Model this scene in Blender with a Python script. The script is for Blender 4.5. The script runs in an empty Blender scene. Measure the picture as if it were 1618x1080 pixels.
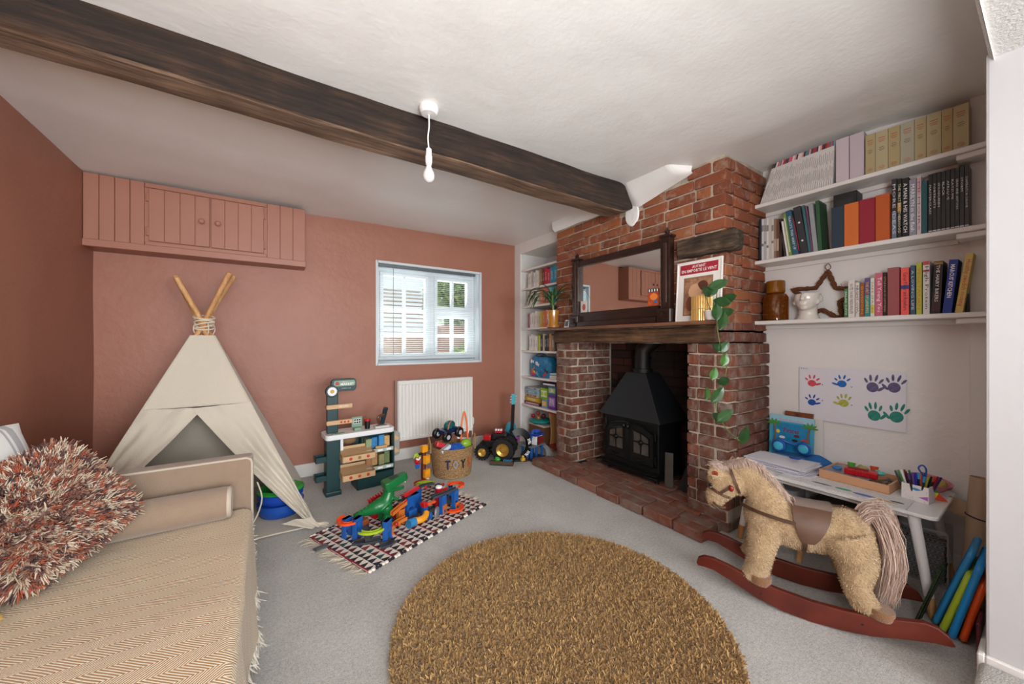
import bpy, bmesh, math, random
import numpy as np
from mathutils import Vector, Matrix, noise
random.seed(7)
PI = math.pi
S = bpy.context.scene
COL = S.collection
# ------------------------------------------------------------------ camera, world, lights, exposure
cam_d = bpy.data.cameras.new('camera'); cam = bpy.data.objects.new('camera', cam_d); COL.objects.link(cam)
cam.location = (0, 0, 1.2); cam.rotation_euler = (PI/2, 0, -math.radians(33.61))
cam_d.sensor_width = 36; cam_d.sensor_fit = 'HORIZONTAL'; cam_d.lens = 12.86; cam_d.clip_start = 0.02
S.camera = cam
W = bpy.data.worlds.new('world'); S.world = W; W.use_nodes = True
wn = W.node_tree.nodes; wn['Background'].inputs[0].default_value = (0.86, 0.93, 1.0, 1); wn['Background'].inputs[1].default_value = 1.1
S.view_settings.view_transform = 'Standard'; S.view_settings.look = 'None'
S.view_settings.exposure = 0.1; S.view_settings.gamma = 1.0; S.view_settings.use_curve_mapping = False

def area(name, loc, target, size, power, col=(1, 1, 1)):
    l = bpy.data.lights.new(name, 'AREA'); l.shape = 'RECTANGLE'; l.size, l.size_y = size; l.energy = power; l.color = col
    o = bpy.data.objects.new(name, l); COL.objects.link(o); o.location = loc
    o.rotation_euler = (Vector(target) - Vector(loc)).to_track_quat('-Z', 'Y').to_euler(); return o
area('window_light_behind', (-0.25, -3.9, 1.35), (0.7, 2.6, 1.15), (1.7, 1.5), 95, (0.95, 0.98, 1.0))
area('window_light_behind', (1.3, -3.9, 1.3), (1.0, 2.5, 1.1), (1.2, 1.4), 105, (0.95, 0.98, 1.0))
area('added_ceiling_fill', (0.1, -0.5, 1.35), (0.35, 1.6, 2.37), (0.9, 0.6), 46, (0.95, 0.98, 1.0))  # unseen fill lamp added behind the camera to brighten the ceiling
area('hidden_bounce_lamp', (1.5, 4.6, 0.25), (1.2, 2.6, 2.1), (2.2, 0.8), 230, (0.93, 0.97, 1.0))  # unseen lamp added outside below sill height, standing in for ground bounce
sl = bpy.data.lights.new('sun', 'SUN'); sl.energy = 4.5; sl.angle = 0.03; sl.color = (1, 0.96, 0.9)
so = bpy.data.objects.new('sun', sl); COL.objects.link(so)
so.rotation_euler = Vector((-0.35, -0.45, -1.05)).to_track_quat('-Z', 'Y').to_euler()

# ------------------------------------------------------------------ helpers
def lin(h):
    if not isinstance(h, str): return tuple(h)
    h = h.lstrip('#'); out = []
    for i in (0, 2, 4):
        c = int(h[i:i+2], 16)/255; out.append(c/12.92 if c <= 0.04045 else ((c+0.055)/1.055)**2.4)
    return tuple(out)
_mc = {}
def mat(col, rough=0.55, metal=0.0, var=0.0, vscale=8, bump=0.0, bscale=60, coat=0.0, trans=0.0, name=None, emit=0, stretch=None, sheen=0, col2=None):
    key = (col, rough, metal, var, vscale, bump, bscale, coat, trans, emit, stretch, sheen, col2)
    if key in _mc: return _mc[key]
    m = bpy.data.materials.new(name or ('paint_' + str(col).strip('#'))); m.use_nodes = True
    nt = m.node_tree; b = nt.nodes['Principled BSDF']; c = lin(col)
    b.inputs['Base Color'].default_value = (*c, 1); b.inputs['Roughness'].default_value = rough; b.inputs['Metallic'].default_value = metal
    if coat: b.inputs['Coat Weight'].default_value = coat; b.inputs['Coat Roughness'].default_value = 0.15
    if trans: b.inputs['Transmission Weight'].default_value = trans
    if sheen: b.inputs['Sheen Weight'].default_value = sheen
    if emit: b.inputs['Emission Color'].default_value = (*c, 1); b.inputs['Emission Strength'].default_value = emit
    if var or bump:
        tc = nt.nodes.new('ShaderNodeTexCoord'); src = tc.outputs['Object']
        if stretch:
            mp = nt.nodes.new('ShaderNodeMapping'); mp.inputs['Scale'].default_value = stretch; nt.links.new(src, mp.inputs[0]); src = mp.outputs[0]
    if var:
        n = nt.nodes.new('ShaderNodeTexNoise'); n.inputs['Scale'].default_value = vscale; n.inputs['Detail'].default_value = 6; n.inputs['Roughness'].default_value = 0.65
        nt.links.new(src, n.inputs['Vector'])
        r = nt.nodes.new('ShaderNodeValToRGB'); r.color_ramp.elements[0].position = 0.3; r.color_ramp.elements[1].position = 0.7
        d = lin(col2) if col2 else tuple(x*(1-var) for x in c)
        r.color_ramp.elements[0].color = (*d, 1); r.color_ramp.elements[1].color = (*tuple(min(1, x*(1+var*0.5)) for x in c), 1)
        nt.links.new(n.outputs['Fac'], r.inputs[0]); nt.links.new(r.outputs[0], b.inputs['Base Color'])
    if bump:
        n2 = nt.nodes.new('ShaderNodeTexNoise'); n2.inputs['Scale'].default_value = bscale; n2.inputs['Detail'].default_value = 5
        nt.links.new(src, n2.inputs['Vector']); bp = nt.nodes.new('ShaderNodeBump'); bp.inputs['Strength'].default_value = bump; bp.inputs['Distance'].default_value = 0.01
        nt.links.new(n2.outputs['Fac'], bp.inputs['Height']); nt.links.new(bp.outputs[0], b.inputs['Normal'])
    _mc[key] = m; return m
def N(nt, t, **kw):
    n = nt.nodes.new(t)
    for k, v in kw.items(): setattr(n, k, v)
    return n
def mathn(nt, op, a, b=None, c=None):
    n = nt.nodes.new('ShaderNodeMath'); n.operation = op
    for i, x in enumerate((a, b, c)):
        if x is None: continue
        if isinstance(x, (int, float)): n.inputs[i].default_value = x
        else: nt.links.new(x, n.inputs[i])
    return n.outputs[0]
def ramp(nt, fac, stops, interp='LINEAR'):
    r = nt.nodes.new('ShaderNodeValToRGB'); r.color_ramp.interpolation = interp; e = r.color_ramp.elements
    while len(e) < len(stops): e.new(0.5)
    for i, (p, c) in enumerate(stops): e[i].position = p; e[i].color = (*lin(c), 1)
    nt.links.new(fac, r.inputs[0]); return r.outputs[0]
def mixc(nt, fac, a, b):
    n = nt.nodes.new('ShaderNodeMix'); n.data_type = 'RGBA'
    if isinstance(fac, (int, float)): n.inputs[0].default_value = fac
    else: nt.links.new(fac, n.inputs[0])
    for i, x in ((6, a), (7, b)):
        if isinstance(x, (str, tuple)): n.inputs[i].default_value = (*lin(x), 1)
        else: nt.links.new(x, n.inputs[i])
    return n.outputs[2]
def newmat(name, rough=0.7):
    m = bpy.data.materials.new(name); m.use_nodes = True; nt = m.node_tree; b = nt.nodes['Principled BSDF']; b.inputs['Roughness'].default_value = rough
    tc = nt.nodes.new('ShaderNodeTexCoord'); return m, nt, b, tc
def noise_n(nt, vec, scale, detail=5, rough=0.6):
    n = nt.nodes.new('ShaderNodeTexNoise'); n.inputs['Scale'].default_value = scale; n.inputs['Detail'].default_value = detail; n.inputs['Roughness'].default_value = rough
    if vec is not None: nt.links.new(vec, n.inputs['Vector'])
    return n.outputs['Fac']
def bumpn(nt, b, h, strength, dist=0.01):
    bp = nt.nodes.new('ShaderNodeBump'); bp.inputs['Strength'].default_value = strength; bp.inputs['Distance'].default_value = dist
    nt.links.new(h, bp.inputs['Height']); nt.links.new(bp.outputs[0], b.inputs['Normal'])

def RX(a): return Matrix.Rotation(a, 4, 'X')
def RY(a): return Matrix.Rotation(a, 4, 'Y')
def RZ(a): return Matrix.Rotation(a, 4, 'Z')
def T(x, y, z): return Matrix.Translation((x, y, z))
class MB:
    def __init__(s): s.v = []; s.f = []; s.m = []
    def add(s, vs, fs, mi=0, M=None):
        o = len(s.v)
        for p in vs:
            p = Vector(p)
            if M is not None: p = M @ p
            s.v.append(p)
        for f in fs: s.f.append([i+o for i in f]); s.m.append(mi)
        return s
    def box(s, x0, x1, y0, y1, z0, z1, mi=0, M=None):
        vs = [(x, y, z) for z in (z0, z1) for y in (y0, y1) for x in (x0, x1)]
        return s.add(vs, [(0, 2, 3, 1), (4, 5, 7, 6), (0, 1, 5, 4), (1, 3, 7, 5), (3, 2, 6, 7), (2, 0, 4, 6)], mi, M)
    def cb(s, c, d, mi=0, M=None):
        return s.box(c[0]-d[0]/2, c[0]+d[0]/2, c[1]-d[1]/2, c[1]+d[1]/2, c[2]-d[2]/2, c[2]+d[2]/2, mi, M)
    def tube(s, pts, r, n=8, mi=0, M=None, closed=False, caps=True):
        pts = [Vector(p) for p in pts]; K = len(pts); rs = r if isinstance(r, (list, tuple)) else [r]*K
        vs = []; up = None
        for i, p in enumerate(pts):
            if closed: t = pts[(i+1) % K]-pts[i-1]
            else: t = pts[min(i+1, K-1)]-pts[max(i-1, 0)]
            t.normalize()
            if up is None: up = t.orthogonal().normalized()
            up = (up - t*up.dot(t))
            if up.length < 1e-6: up = t.orthogonal()
            up.normalize(); w = t.cross(up)
            for k in range(n):
                a = 2*PI*k/n; vs.append(p+(up*math.cos(a)+w*math.sin(a))*rs[i])
        fs = []
        for i in range(K if closed else K-1):
            j = (i+1) % K
            for k in range(n): fs.append((i*n+k, i*n+(k+1) % n, j*n+(k+1) % n, j*n+k))
        if caps and not closed: fs.append(tuple(range(n))[::-1]); fs.append(tuple((K-1)*n+k for k in range(n)))
        return s.add(vs, fs, mi, M)
    def cyl(s, p0, p1, r0, r1=None, n=16, mi=0, M=None): return s.tube([p0, p1], [r0, r0 if r1 is None else r1], n, mi, M)
    def lathe(s, prof, n=24, mi=0, M=None, caps=True):
        vs = [(r*math.cos(2*PI*k/n), r*math.sin(2*PI*k/n), z) for r, z in prof for k in range(n)]
        fs = [(i*n+k, i*n+(k+1) % n, (i+1)*n+(k+1) % n, (i+1)*n+k) for i in range(len(prof)-1) for k in range(n)]
        if caps: fs.append(tuple(range(n))[::-1]); fs.append(tuple((len(prof)-1)*n+k for k in range(n)))
        return s.add(vs, fs, mi, M)
    def prism(s, poly, z0, z1, mi=0, M=None):
        k = len(poly); vs = [(x, y, z0) for x, y in poly]+[(x, y, z1) for x, y in poly]
        fs = [tuple(range(k))[::-1], tuple(range(k, 2*k))]+[(i, (i+1) % k, k+(i+1) % k, k+i) for i in range(k)]
        return s.add(vs, fs, mi, M)
    def ball(s, c, r, nu=16, nv=10, mi=0, M=None):
        if isinstance(r, (int, float)): r = (r, r, r)
        vs = []; c = Vector(c)
        for j in range(1, nv):
            p = PI*j/nv
            for i in range(nu):
                a = 2*PI*i/nu; vs.append(c+Vector((r[0]*math.sin(p)*math.cos(a), r[1]*math.sin(p)*math.sin(a), r[2]*math.cos(p))))
        vs += [c+Vector((0, 0, r[2])), c-Vector((0, 0, r[2]))]; t = len(vs)-2; fs = []
        for j in range(nv-2):
            for i in range(nu): fs.append((j*nu+i, (j+1)*nu+i, (j+1)*nu+(i+1) % nu, j*nu+(i+1) % nu))
        for i in range(nu): fs.append((t, i, (i+1) % nu)); fs.append((t+1, (nv-2)*nu+(i+1) % nu, (nv-2)*nu+i))
        return s.add(vs, fs, mi, M)
    def grid(s, fn, nu, nv, mi=0, M=None):
        vs = [fn(i/nu, j/nv) for j in range(nv+1) for i in range(nu+1)]
        fs = [(j*(nu+1)+i, j*(nu+1)+i+1, (j+1)*(nu+1)+i+1, (j+1)*(nu+1)+i) for j in range(nv) for i in range(nu)]
        return s.add(vs, fs, mi, M)
    def cloth(s, fn, nu, nv, th, mi=0, M=None):
        n1 = (nu+1)*(nv+1); P = [[Vector(fn(i/nu, j/nv)) for i in range(nu+1)] for j in range(nv+1)]; a = []; b = []
        for j in range(nv+1):
            for i in range(nu+1):
                du = P[j][min(i+1, nu)]-P[j][max(i-1, 0)]; dv = P[min(j+1, nv)][i]-P[max(j-1, 0)][i]
                n = du.cross(dv); n = n.normalized() if n.length > 1e-9 else Vector((0, 0, 1))
                a.append(P[j][i]+n*th/2); b.append(P[j][i]-n*th/2)
        q = lambda i, j: j*(nu+1)+i; fs = []
        for j in range(nv):
            for i in range(nu):
                fs.append((q(i, j), q(i+1, j), q(i+1, j+1), q(i, j+1))); fs.append((n1+q(i, j), n1+q(i, j+1), n1+q(i+1, j+1), n1+q(i+1, j)))
        ed = [(q(i, 0), q(i+1, 0)) for i in range(nu)]+[(q(nu, j), q(nu, j+1)) for j in range(nv)]+[(q(i+1, nv), q(i, nv)) for i in range(nu)]+[(q(0, j+1), q(0, j)) for j in range(nv)]
        for x, y in ed: fs.append((x, n1+x, n1+y, y))
        return s.add(a+b, fs, mi, M)
    def mesh(s, name, mats, smooth=False, bevel=0, segs=1):
        me = bpy.data.meshes.new(name); me.from_pydata([tuple(p) for p in s.v], [], s.f)
        for m in (mats if isinstance(mats, (list, tuple)) else [mats]): me.materials.append(m)
        me.polygons.foreach_set('material_index', s.m)
        if bevel:
            bm = bmesh.new(); bm.from_mesh(me)
            es = [e for e in bm.edges if len(e.link_faces) == 2 and e.calc_face_angle(0) > 0.7]
            bmesh.ops.bevel(bm, geom=es, offset=bevel, segments=segs, affect='EDGES', profile=0.6, clamp_overlap=True)
            bm.to_mesh(me); bm.free()
        if smooth:
            me.polygons.foreach_set('use_smooth', [True]*len(me.polygons)); me.set_sharp_from_angle(angle=0.7)
        me.update(); return me
    def build(s, name, mats, parent=None, smooth=False, bevel=0, segs=1, label=None, M=None):
        o = bpy.data.objects.new(name, s.mesh(name, mats, smooth, bevel, segs)); COL.objects.link(o)
        if parent is not None: o.parent = parent
        if M is not None: o.matrix_local = M
        if label: o['label'] = label
        return o
def thing(name, label, cat, loc=(0, 0, 0), rz=0, group=None, rot=None):
    o = bpy.data.objects.new(name, None); COL.objects.link(o); o.location = loc; o.rotation_euler = rot or (0, 0, rz)
    o.empty_display_size = 0.05; o['label'] = label; o['category'] = cat
    if group: o['group'] = group
    return o
def tag(o, label, cat, group=None):
    o['label'] = label; o['category'] = cat
    if group: o['group'] = group
    return o
def struct(o): o['kind'] = 'structure'; return o
def inst(name, me, parent, M=None):
    o = bpy.data.objects.new(name, me); COL.objects.link(o)
    if parent is not None: o.parent = parent
    if M is not None: o.matrix_local = M
    return o
def text(s, m, parent, name, M, h=0.02, width=None, ext=0.0004, bold=0.0, align='CENTER'):
    cu = bpy.data.curves.new('t', 'FONT'); cu.body = s; cu.size = 1; cu.resolution_u = 1; cu.align_x = align; cu.align_y = 'CENTER'; cu.offset = bold
    ob = bpy.data.objects.new('t', cu); me = bpy.data.meshes.new_from_object(ob); bpy.data.objects.remove(ob); bpy.data.curves.remove(cu)
    if not len(me.vertices): return None
    xs = [v.co.x for v in me.vertices]; w = max(xs)-min(xs); k = h*1.38; sx = k
    if width: sx = width/max(w, 1e-4)
    cx = (max(xs)+min(xs))/2; zs = [v.co.y for v in me.vertices]; cy = (max(zs)+min(zs))/2
    for v in me.vertices: v.co = (((v.co.x-cx) if align == 'CENTER' else v.co.x)*sx, (v.co.y-cy)*k, ext)
    me.materials.append(m); me.name = name
    return inst(name, me, parent, M)
# text frames: facing -X (shelf wall), reading right (-Y) or top-to-bottom; facing -Y
def F_x(x, y, z): return Matrix(((0, 0, -1, x), (-1, 0, 0, y), (0, 1, 0, z), (0, 0, 0, 1)))
def F_xd(x, y, z): return Matrix(((0, 0, -1, x), (0, -1, 0, y), (-1, 0, 0, z), (0, 0, 0, 1)))
def F_xu(x, y, z): return Matrix(((0, 0, -1, x), (0, 1, 0, y), (1, 0, 0, z), (0, 0, 0, 1)))
def F_y(x, y, z): return Matrix(((1, 0, 0, x), (0, 0, -1, y), (0, 1, 0, z), (0, 0, 0, 1)))
def remesh(mb, voxel, smooth_it=6, factor=0.6):
    me = bpy.data.meshes.new('r'); me.from_pydata([tuple(p) for p in mb.v], [], mb.f); ob = bpy.data.objects.new('r', me); COL.objects.link(ob)
    r = ob.modifiers.new('r', 'REMESH'); r.mode = 'VOXEL'; r.voxel_size = voxel; r.use_smooth_shade = True
    sm = ob.modifiers.new('s', 'SMOOTH'); sm.iterations = smooth_it; sm.factor = factor
    dg = bpy.context.evaluated_depsgraph_get(); me2 = bpy.data.meshes.new_from_object(ob.evaluated_get(dg))
    bpy.data.objects.remove(ob); me2.polygons.foreach_set('use_smooth', [True]*len(me2.polygons)); return me2
def tufts(name, roots, mats, parent, length, width, droop=0.3, jit=0.3, segs=2, seed=1, wts=None, three=False, bundle=1):
    """roots: list of (point, direction). Builds tapering strands as one mesh of stuff."""
    rng = np.random.default_rng(seed)
    P = np.array([tuple(r[0]) for r in roots]); D = np.array([tuple(r[1]) for r in roots], dtype=float)
    if bundle > 1: D += rng.normal(0, jit, D.shape); P = np.repeat(P, bundle, 0); D = np.repeat(D, bundle, 0); P = P+rng.normal(0, 0.0028, P.shape); jit = 0.13
    n = len(P)
    D += rng.normal(0, jit, D.shape); D /= np.linalg.norm(D, axis=1)[:, None]
    L = length*rng.uniform(0.7, 1.2, n)[:, None]; A = np.cross(D, rng.normal(0, 1, D.shape)); A /= np.linalg.norm(A, axis=1)[:, None]+1e-9
    B = np.cross(D, A); bend = rng.normal(0, droop, D.shape)
    rows = []; sides = 3 if three else 2
    ws = [1.0, 1.0, 0.55] if segs == 2 else [0.8, 1.0, 0.9, 0.4]
    for k in range(segs+1):
        t = k/segs; c = P+D*L*t+bend*L*t*t*0.6
        for q in range(sides):
            if three: a = 2*PI*q/3; off = A*math.cos(a)+B*math.sin(a)
            else: off = A*(1 if q else -1)
            rows.append(c+off*width*0.5*ws[k])
    V = np.stack(rows, 1).reshape(-1, 3); per = sides*(segs+1); fs = []; loc = []
    for k in range(segs):
        for q in range(sides if three else 1):
            q2 = (q+1) % sides; loc.append((k*sides+q, k*sides+q2, (k+1)*sides+q2, (k+1)*sides+q))
    loc = np.array(loc); Fq = (loc[None]+(np.arange(n)*per)[:, None, None]).reshape(-1, 4)
    me = bpy.data.meshes.new(name); me.vertices.add(len(V)); me.vertices.foreach_set('co', V.ravel())
    me.loops.add(Fq.size); me.loops.foreach_set('vertex_index', Fq.ravel()); me.polygons.add(len(Fq)); me.polygons.foreach_set('loop_start', np.arange(0, Fq.size, 4))
    mi = np.repeat(rng.choice(len(mats), n//bundle, p=wts), bundle); me.polygons.foreach_set('material_index', np.repeat(mi, len(loc)).astype(np.int32))
    for m in mats: me.materials.append(m)
    me.polygons.foreach_set('use_smooth', [True]*len(Fq)); me.update(); me.validate()
    o = inst(name, me, parent); o['kind'] = 'stuff'; return o
def rrect(w, h, r, n=4):
    pts = []
    for cx, cy, a0 in ((w/2-r, h/2-r, 0), (-w/2+r, h/2-r, PI/2), (-w/2+r, -h/2+r, PI), (w/2-r, -h/2+r, 1.5*PI)):
        for k in range(n+1): a = a0+PI/2*k/n; pts.append((cx+r*math.cos(a), cy+r*math.sin(a)))
    return pts
def lerp(a, b, t): return a+(b-a)*t
def pl(pts, t):
    """smooth point on a polyline of vectors, t in 0..1"""
    pts = [Vector(p) for p in pts]; k = t*(len(pts)-1); i = min(int(k), len(pts)-2); f = k-i
    p0 = pts[max(i-1, 0)]; p1 = pts[i]; p2 = pts[i+1]; p3 = pts[min(i+2, len(pts)-1)]
    return 0.5*((2*p1)+(p2-p0)*f+(2*p0-5*p1+4*p2-p3)*f*f+(3*p1-p0-3*p2+p3)*f**3)
def curve(pts, n): return [pl(pts, i/n) for i in range(n+1)]

# ------------------------------------------------------------------ surface materials
def plaster(name, c1, c2, bs=5, bd=0.02, fine=0.25, rough=0.6):
    m, nt, b, tc = newmat(name, rough); v = tc.outputs['Object']
    nt.links.new(ramp(nt, noise_n(nt, v, 1.3, 4), [(0.3, c1), (0.7, c2)]), b.inputs['Base Color'])
    h = mathn(nt, 'ADD', mathn(nt, 'MULTIPLY', noise_n(nt, v, bs, 5), 1.0), mathn(nt, 'MULTIPLY', noise_n(nt, v, 70, 3), 0.06))
    bumpn(nt, b, h, fine, bd*2); return m
M_terra = plaster('terracotta_plaster', '#9a6450', '#a46e5a', 6, 0.012, 0.3, 0.5)
M_ceil = plaster('white_ceiling_plaster', '#eceae6', '#f3f2ee', 1.6, 0.03, 0.22, 0.38)
M_white = plaster('white_wall_plaster', '#e6e4e2', '#efedea', 7, 0.015, 0.3, 0.55)
M_wwood = mat('#e9e7e3', 0.42, var=0.04, vscale=5, bump=0.05, bscale=40)
M_tpaint = mat('#a16c59', 0.42, var=0.05, vscale=4, bump=0.08, bscale=30)
def carpet_mat():
    m, nt, b, tc = newmat('grey_carpet', 0.95); v = tc.outputs['Object']
    n1 = noise_n(nt, v, 260, 3, 0.8); n2 = noise_n(nt, v, 3.5, 4); n3 = noise_n(nt, v, 75, 4, 0.8)
    k = mathn(nt, 'ADD', mathn(nt, 'MULTIPLY', n1, 0.5), mathn(nt, 'ADD', mathn(nt, 'MULTIPLY', n3, 0.35), mathn(nt, 'MULTIPLY', n2, 0.15)))
    nt.links.new(ramp(nt, k, [(0.38, '#a39f99'), (0.5, '#dad7d1'), (0.62, '#f4f1eb')]), b.inputs['Base Color'])
    bumpn(nt, b, mathn(nt, 'ADD', n1, n3), 0.9, 0.012); b.inputs['Sheen Weight'].default_value = 0.2; return m
M_carpet = carpet_mat()
def wood_mat(name, c1, c2, c3, axis=(1, 14, 14), sc=3, bump=0.6, rough=0.7, bd=0.02):
    m, nt, b, tc = newmat(name, rough); mp = N(nt, 'ShaderNodeMapping'); mp.inputs['Scale'].default_value = axis; nt.links.new(tc.outputs['Object'], mp.inputs[0])
    n1 = noise_n(nt, mp.outputs[0], sc, 8, 0.7); n2 = noise_n(nt, tc.outputs['Object'], 5, 5)
    k = mathn(nt, 'ADD', mathn(nt, 'MULTIPLY', n1, 0.7), mathn(nt, 'MULTIPLY', n2, 0.3))
    nt.links.new(ramp(nt, k, [(0.35, c1), (0.5, c2), (0.66, c3)]), b.inputs['Base Color']); bumpn(nt, b, k, bump, bd); return m
M_beam = wood_mat('old_dark_oak', '#130d09', '#2a1c13', '#4a3424', (0.9, 16, 16), 3, 0.9, 0.85)
M_beam2 = wood_mat('worn_lit_oak_underside', '#33241a', '#6b5240', '#93765c', (0.9, 16, 16), 3, 0.9, 0.65)  # worn paler beam underside, with the light it catches put into the colour
M_lintel = wood_mat('charred_oak_lintel', '#2a1c12', '#5c422c', '#8a6a4a', (12, 1.0, 14), 3, 1.0, 0.75)
M_stub = wood_mat('weathered_grey_timber', '#1d150f', '#4a3a2c', '#78664f', (14, 0.9, 16), 3, 1.0, 0.8)
M_mantel = wood_mat('brown_mantel_wood', '#4e3122', '#6e4a35', '#8a6249', (12, 0.8, 10), 3, 0.2, 0.4)
M_mahog = wood_mat('dark_mahogany', '#190f0c', '#2c1a14', '#43291f', (10, 1, 10), 4, 0.15, 0.3)
M_pine = wood_mat('pale_pine', '#a8774b', '#c4925f', '#d6ab7b', (14, 14, 1), 3, 0.1, 0.5)
M_rocker = wood_mat('red_brown_rocker_paint', '#45190f', '#561f14', '#64281b', (2, 2, 2), 3, 0.05, 0.35)
def brick_mat(name, stops, dirt='#b4a493', damt=0.62):
    m, nt, b, tc = newmat(name, 0.9); oi = N(nt, 'ShaderNodeObjectInfo'); v = tc.outputs['Object']
    add = N(nt, 'ShaderNodeVectorMath'); add.operation = 'ADD'; nt.links.new(v, add.inputs[0])
    cv = N(nt, 'ShaderNodeCombineXYZ'); r50 = mathn(nt, 'MULTIPLY', oi.outputs['Random'], 50); [nt.links.new(r50, cv.inputs[i]) for i in range(3)]
    nt.links.new(cv.outputs[0], add.inputs[1]); w = add.outputs[0]
    base = ramp(nt, oi.outputs['Random'], stops)
    n1 = noise_n(nt, w, 22, 6, 0.7); n2 = noise_n(nt, w, 9, 5, 0.7); n3 = noise_n(nt, w, 120, 3)
    c = mixc(nt, mathn(nt, 'MULTIPLY', n3, 0.35), base, '#2b1510')
    f = ramp(nt, n2, [(damt-0.1, '#000000'), (damt+0.12, '#ffffff')]); c = mixc(nt, mathn(nt, 'MULTIPLY', f, 0.75), c, dirt)
    nt.links.new(c, b.inputs['Base Color']); bumpn(nt, b, mathn(nt, 'ADD', n1, mathn(nt, 'MULTIPLY', n3, 0.4)), 0.8, 0.012); return m
M_brick = brick_mat('old_red_brick', [(0, '#84482f'), (0.3, '#a55c3a'), (0.55, '#8f553d'), (0.8, '#b06a3f'), (1, '#7c4a37')])
M_brick2 = brick_mat('dusty_red_brick', [(0, '#653a2e'), (0.35, '#7d4937'), (0.6, '#6f4a3d'), (0.85, '#93543a'), (1, '#5c372c')], '#94887d', 0.56)
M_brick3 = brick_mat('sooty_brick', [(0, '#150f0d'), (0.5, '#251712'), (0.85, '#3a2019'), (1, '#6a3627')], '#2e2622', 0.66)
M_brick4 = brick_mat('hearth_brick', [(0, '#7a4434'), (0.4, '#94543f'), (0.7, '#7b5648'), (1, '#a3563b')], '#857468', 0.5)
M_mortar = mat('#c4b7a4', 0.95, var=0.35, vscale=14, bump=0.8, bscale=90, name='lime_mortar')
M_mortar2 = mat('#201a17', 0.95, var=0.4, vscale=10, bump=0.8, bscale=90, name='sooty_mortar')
BLK = mat('#101012', 0.45); WHT = mat('#f0f0f0', 0.45)

# ------------------------------------------------------------------ room shell
def zc(x, y):
    z = 2.325+0.0165*(x+1.02)
    if x > 2.3: z += 0.045*min(1, (x-2.3)/0.4)*min(1, max(0, (1.3-y)/0.4))*min(1, max(0, (y-0.1)/0.5))
    return z
def ceil_pt(u, v):
    x = lerp(-1.2, 3.3, u); y = lerp(0.13, 3.95, v)
    return Vector((x, y, zc(x, y)+0.007*noise.noise(Vector((x*1.2, y*2.1, 0.3)))+0.003*noise.noise(Vector((x*5, y*5, 1.3)))))
mb = MB(); mb.grid(ceil_pt, 90, 76); mb.box(-1.2, 3.3, 0.13, 3.95, 2.48, 2.6)
mb.grid(lambda u, v: Vector((lerp(-1.2, 3.3, u), 0.13, lerp(2.17, 2.6, v))), 2, 2)
struct(mb.build('ceiling', M_ceil, smooth=True))
struct(MB().box(-1.2, 3.3, -4.6, 0.14, 2.178, 2.62).build('ceiling_lowered', mat('#d9d6d2', 0.8, bump=0.5, bscale=120), bevel=0.006))
struct(MB().box(-1.3, 3.4, -4.6, 3.9, -0.08, 0).build('floor', M_carpet))
# left wall
def lwall(u, v):
    y = lerp(-4.6, 3.9, u); z = lerp(0, 2.45, v); return Vector((-1.02+0.006*noise.noise(Vector((y*1.5, z*1.5, 4))), y, z))
mb = MB(); mb.grid(lwall, 60, 30); mb.box(-1.2, -1.04, -4.6, 3.9, 0, 2.45); struct(mb.build('wall_left', M_terra, smooth=True))
# back wall with the window opening
wx0, wx1, wz0, wz1 = 0.885, 2.045, 0.978, 1.995
mb = MB()
for x0, x1, z0, z1 in ((-1.2, wx0, 0, 2.5), (wx1, 3.3, 0, 2.5), (wx0, wx1, 0, wz0), (wx0, wx1, wz1, 2.5)): mb.box(x0, x1, 3.74, 3.98, z0, z1)
struct(mb.build('wall_back', M_terra))
# right alcove wall, pier and the near white wall
def awall(u, v):
    y = lerp(1.35, 0.1, u); z = lerp(0, 2.47, v); k = max(0, 1-z/1.2)
    return Vector((2.93+0.004*noise.noise(Vector((y*3, z*4, 0)))-k*0.006*(noise.noise(Vector((y*9, z*14, 3)))), y, z))
mb = MB(); mb.grid(awall, 60, 90); mb.box(2.95, 3.1, 0.0, 1.35, 0, 2.5); struct(mb.build('wall_right', M_white, smooth=True))
struct(MB().box(2.885, 2.95, 0.14, 0.255, 0, 2.42).build('trim_pier', M_wwood, bevel=0.004))
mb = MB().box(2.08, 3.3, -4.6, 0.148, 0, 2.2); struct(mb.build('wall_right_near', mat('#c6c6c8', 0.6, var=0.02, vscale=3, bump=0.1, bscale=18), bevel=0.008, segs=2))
mb = MB().box(2.062, 2.08, -4.6, 0.148, 0, 0.115).box(2.062, 2.9, 0.148, 0.166, 0, 0.115); struct(mb.build('baseboard_near', M_wwood, bevel=0.004))
struct(MB().box(2.905, 2.925, 0.166, 1.16, 0, 0.12).build('baseboard_right', M_wwood, bevel=0.003))
struct(MB().box(-1.02, 2.5, 3.722, 3.74, 0, 0.115).build('baseboard_back', mat('#dcd8d2', 0.5), bevel=0.004))
struct(MB().box(-1.02, -1.004, 0.2, 3.72, 0, 0.115).build('baseboard_left', mat('#dcd8d2', 0.5), bevel=0.004))
struct(MB().box(2.94, 3.1, 2.6, 3.98, 0, 2.5).build('wall_alcove', M_white))

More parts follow.
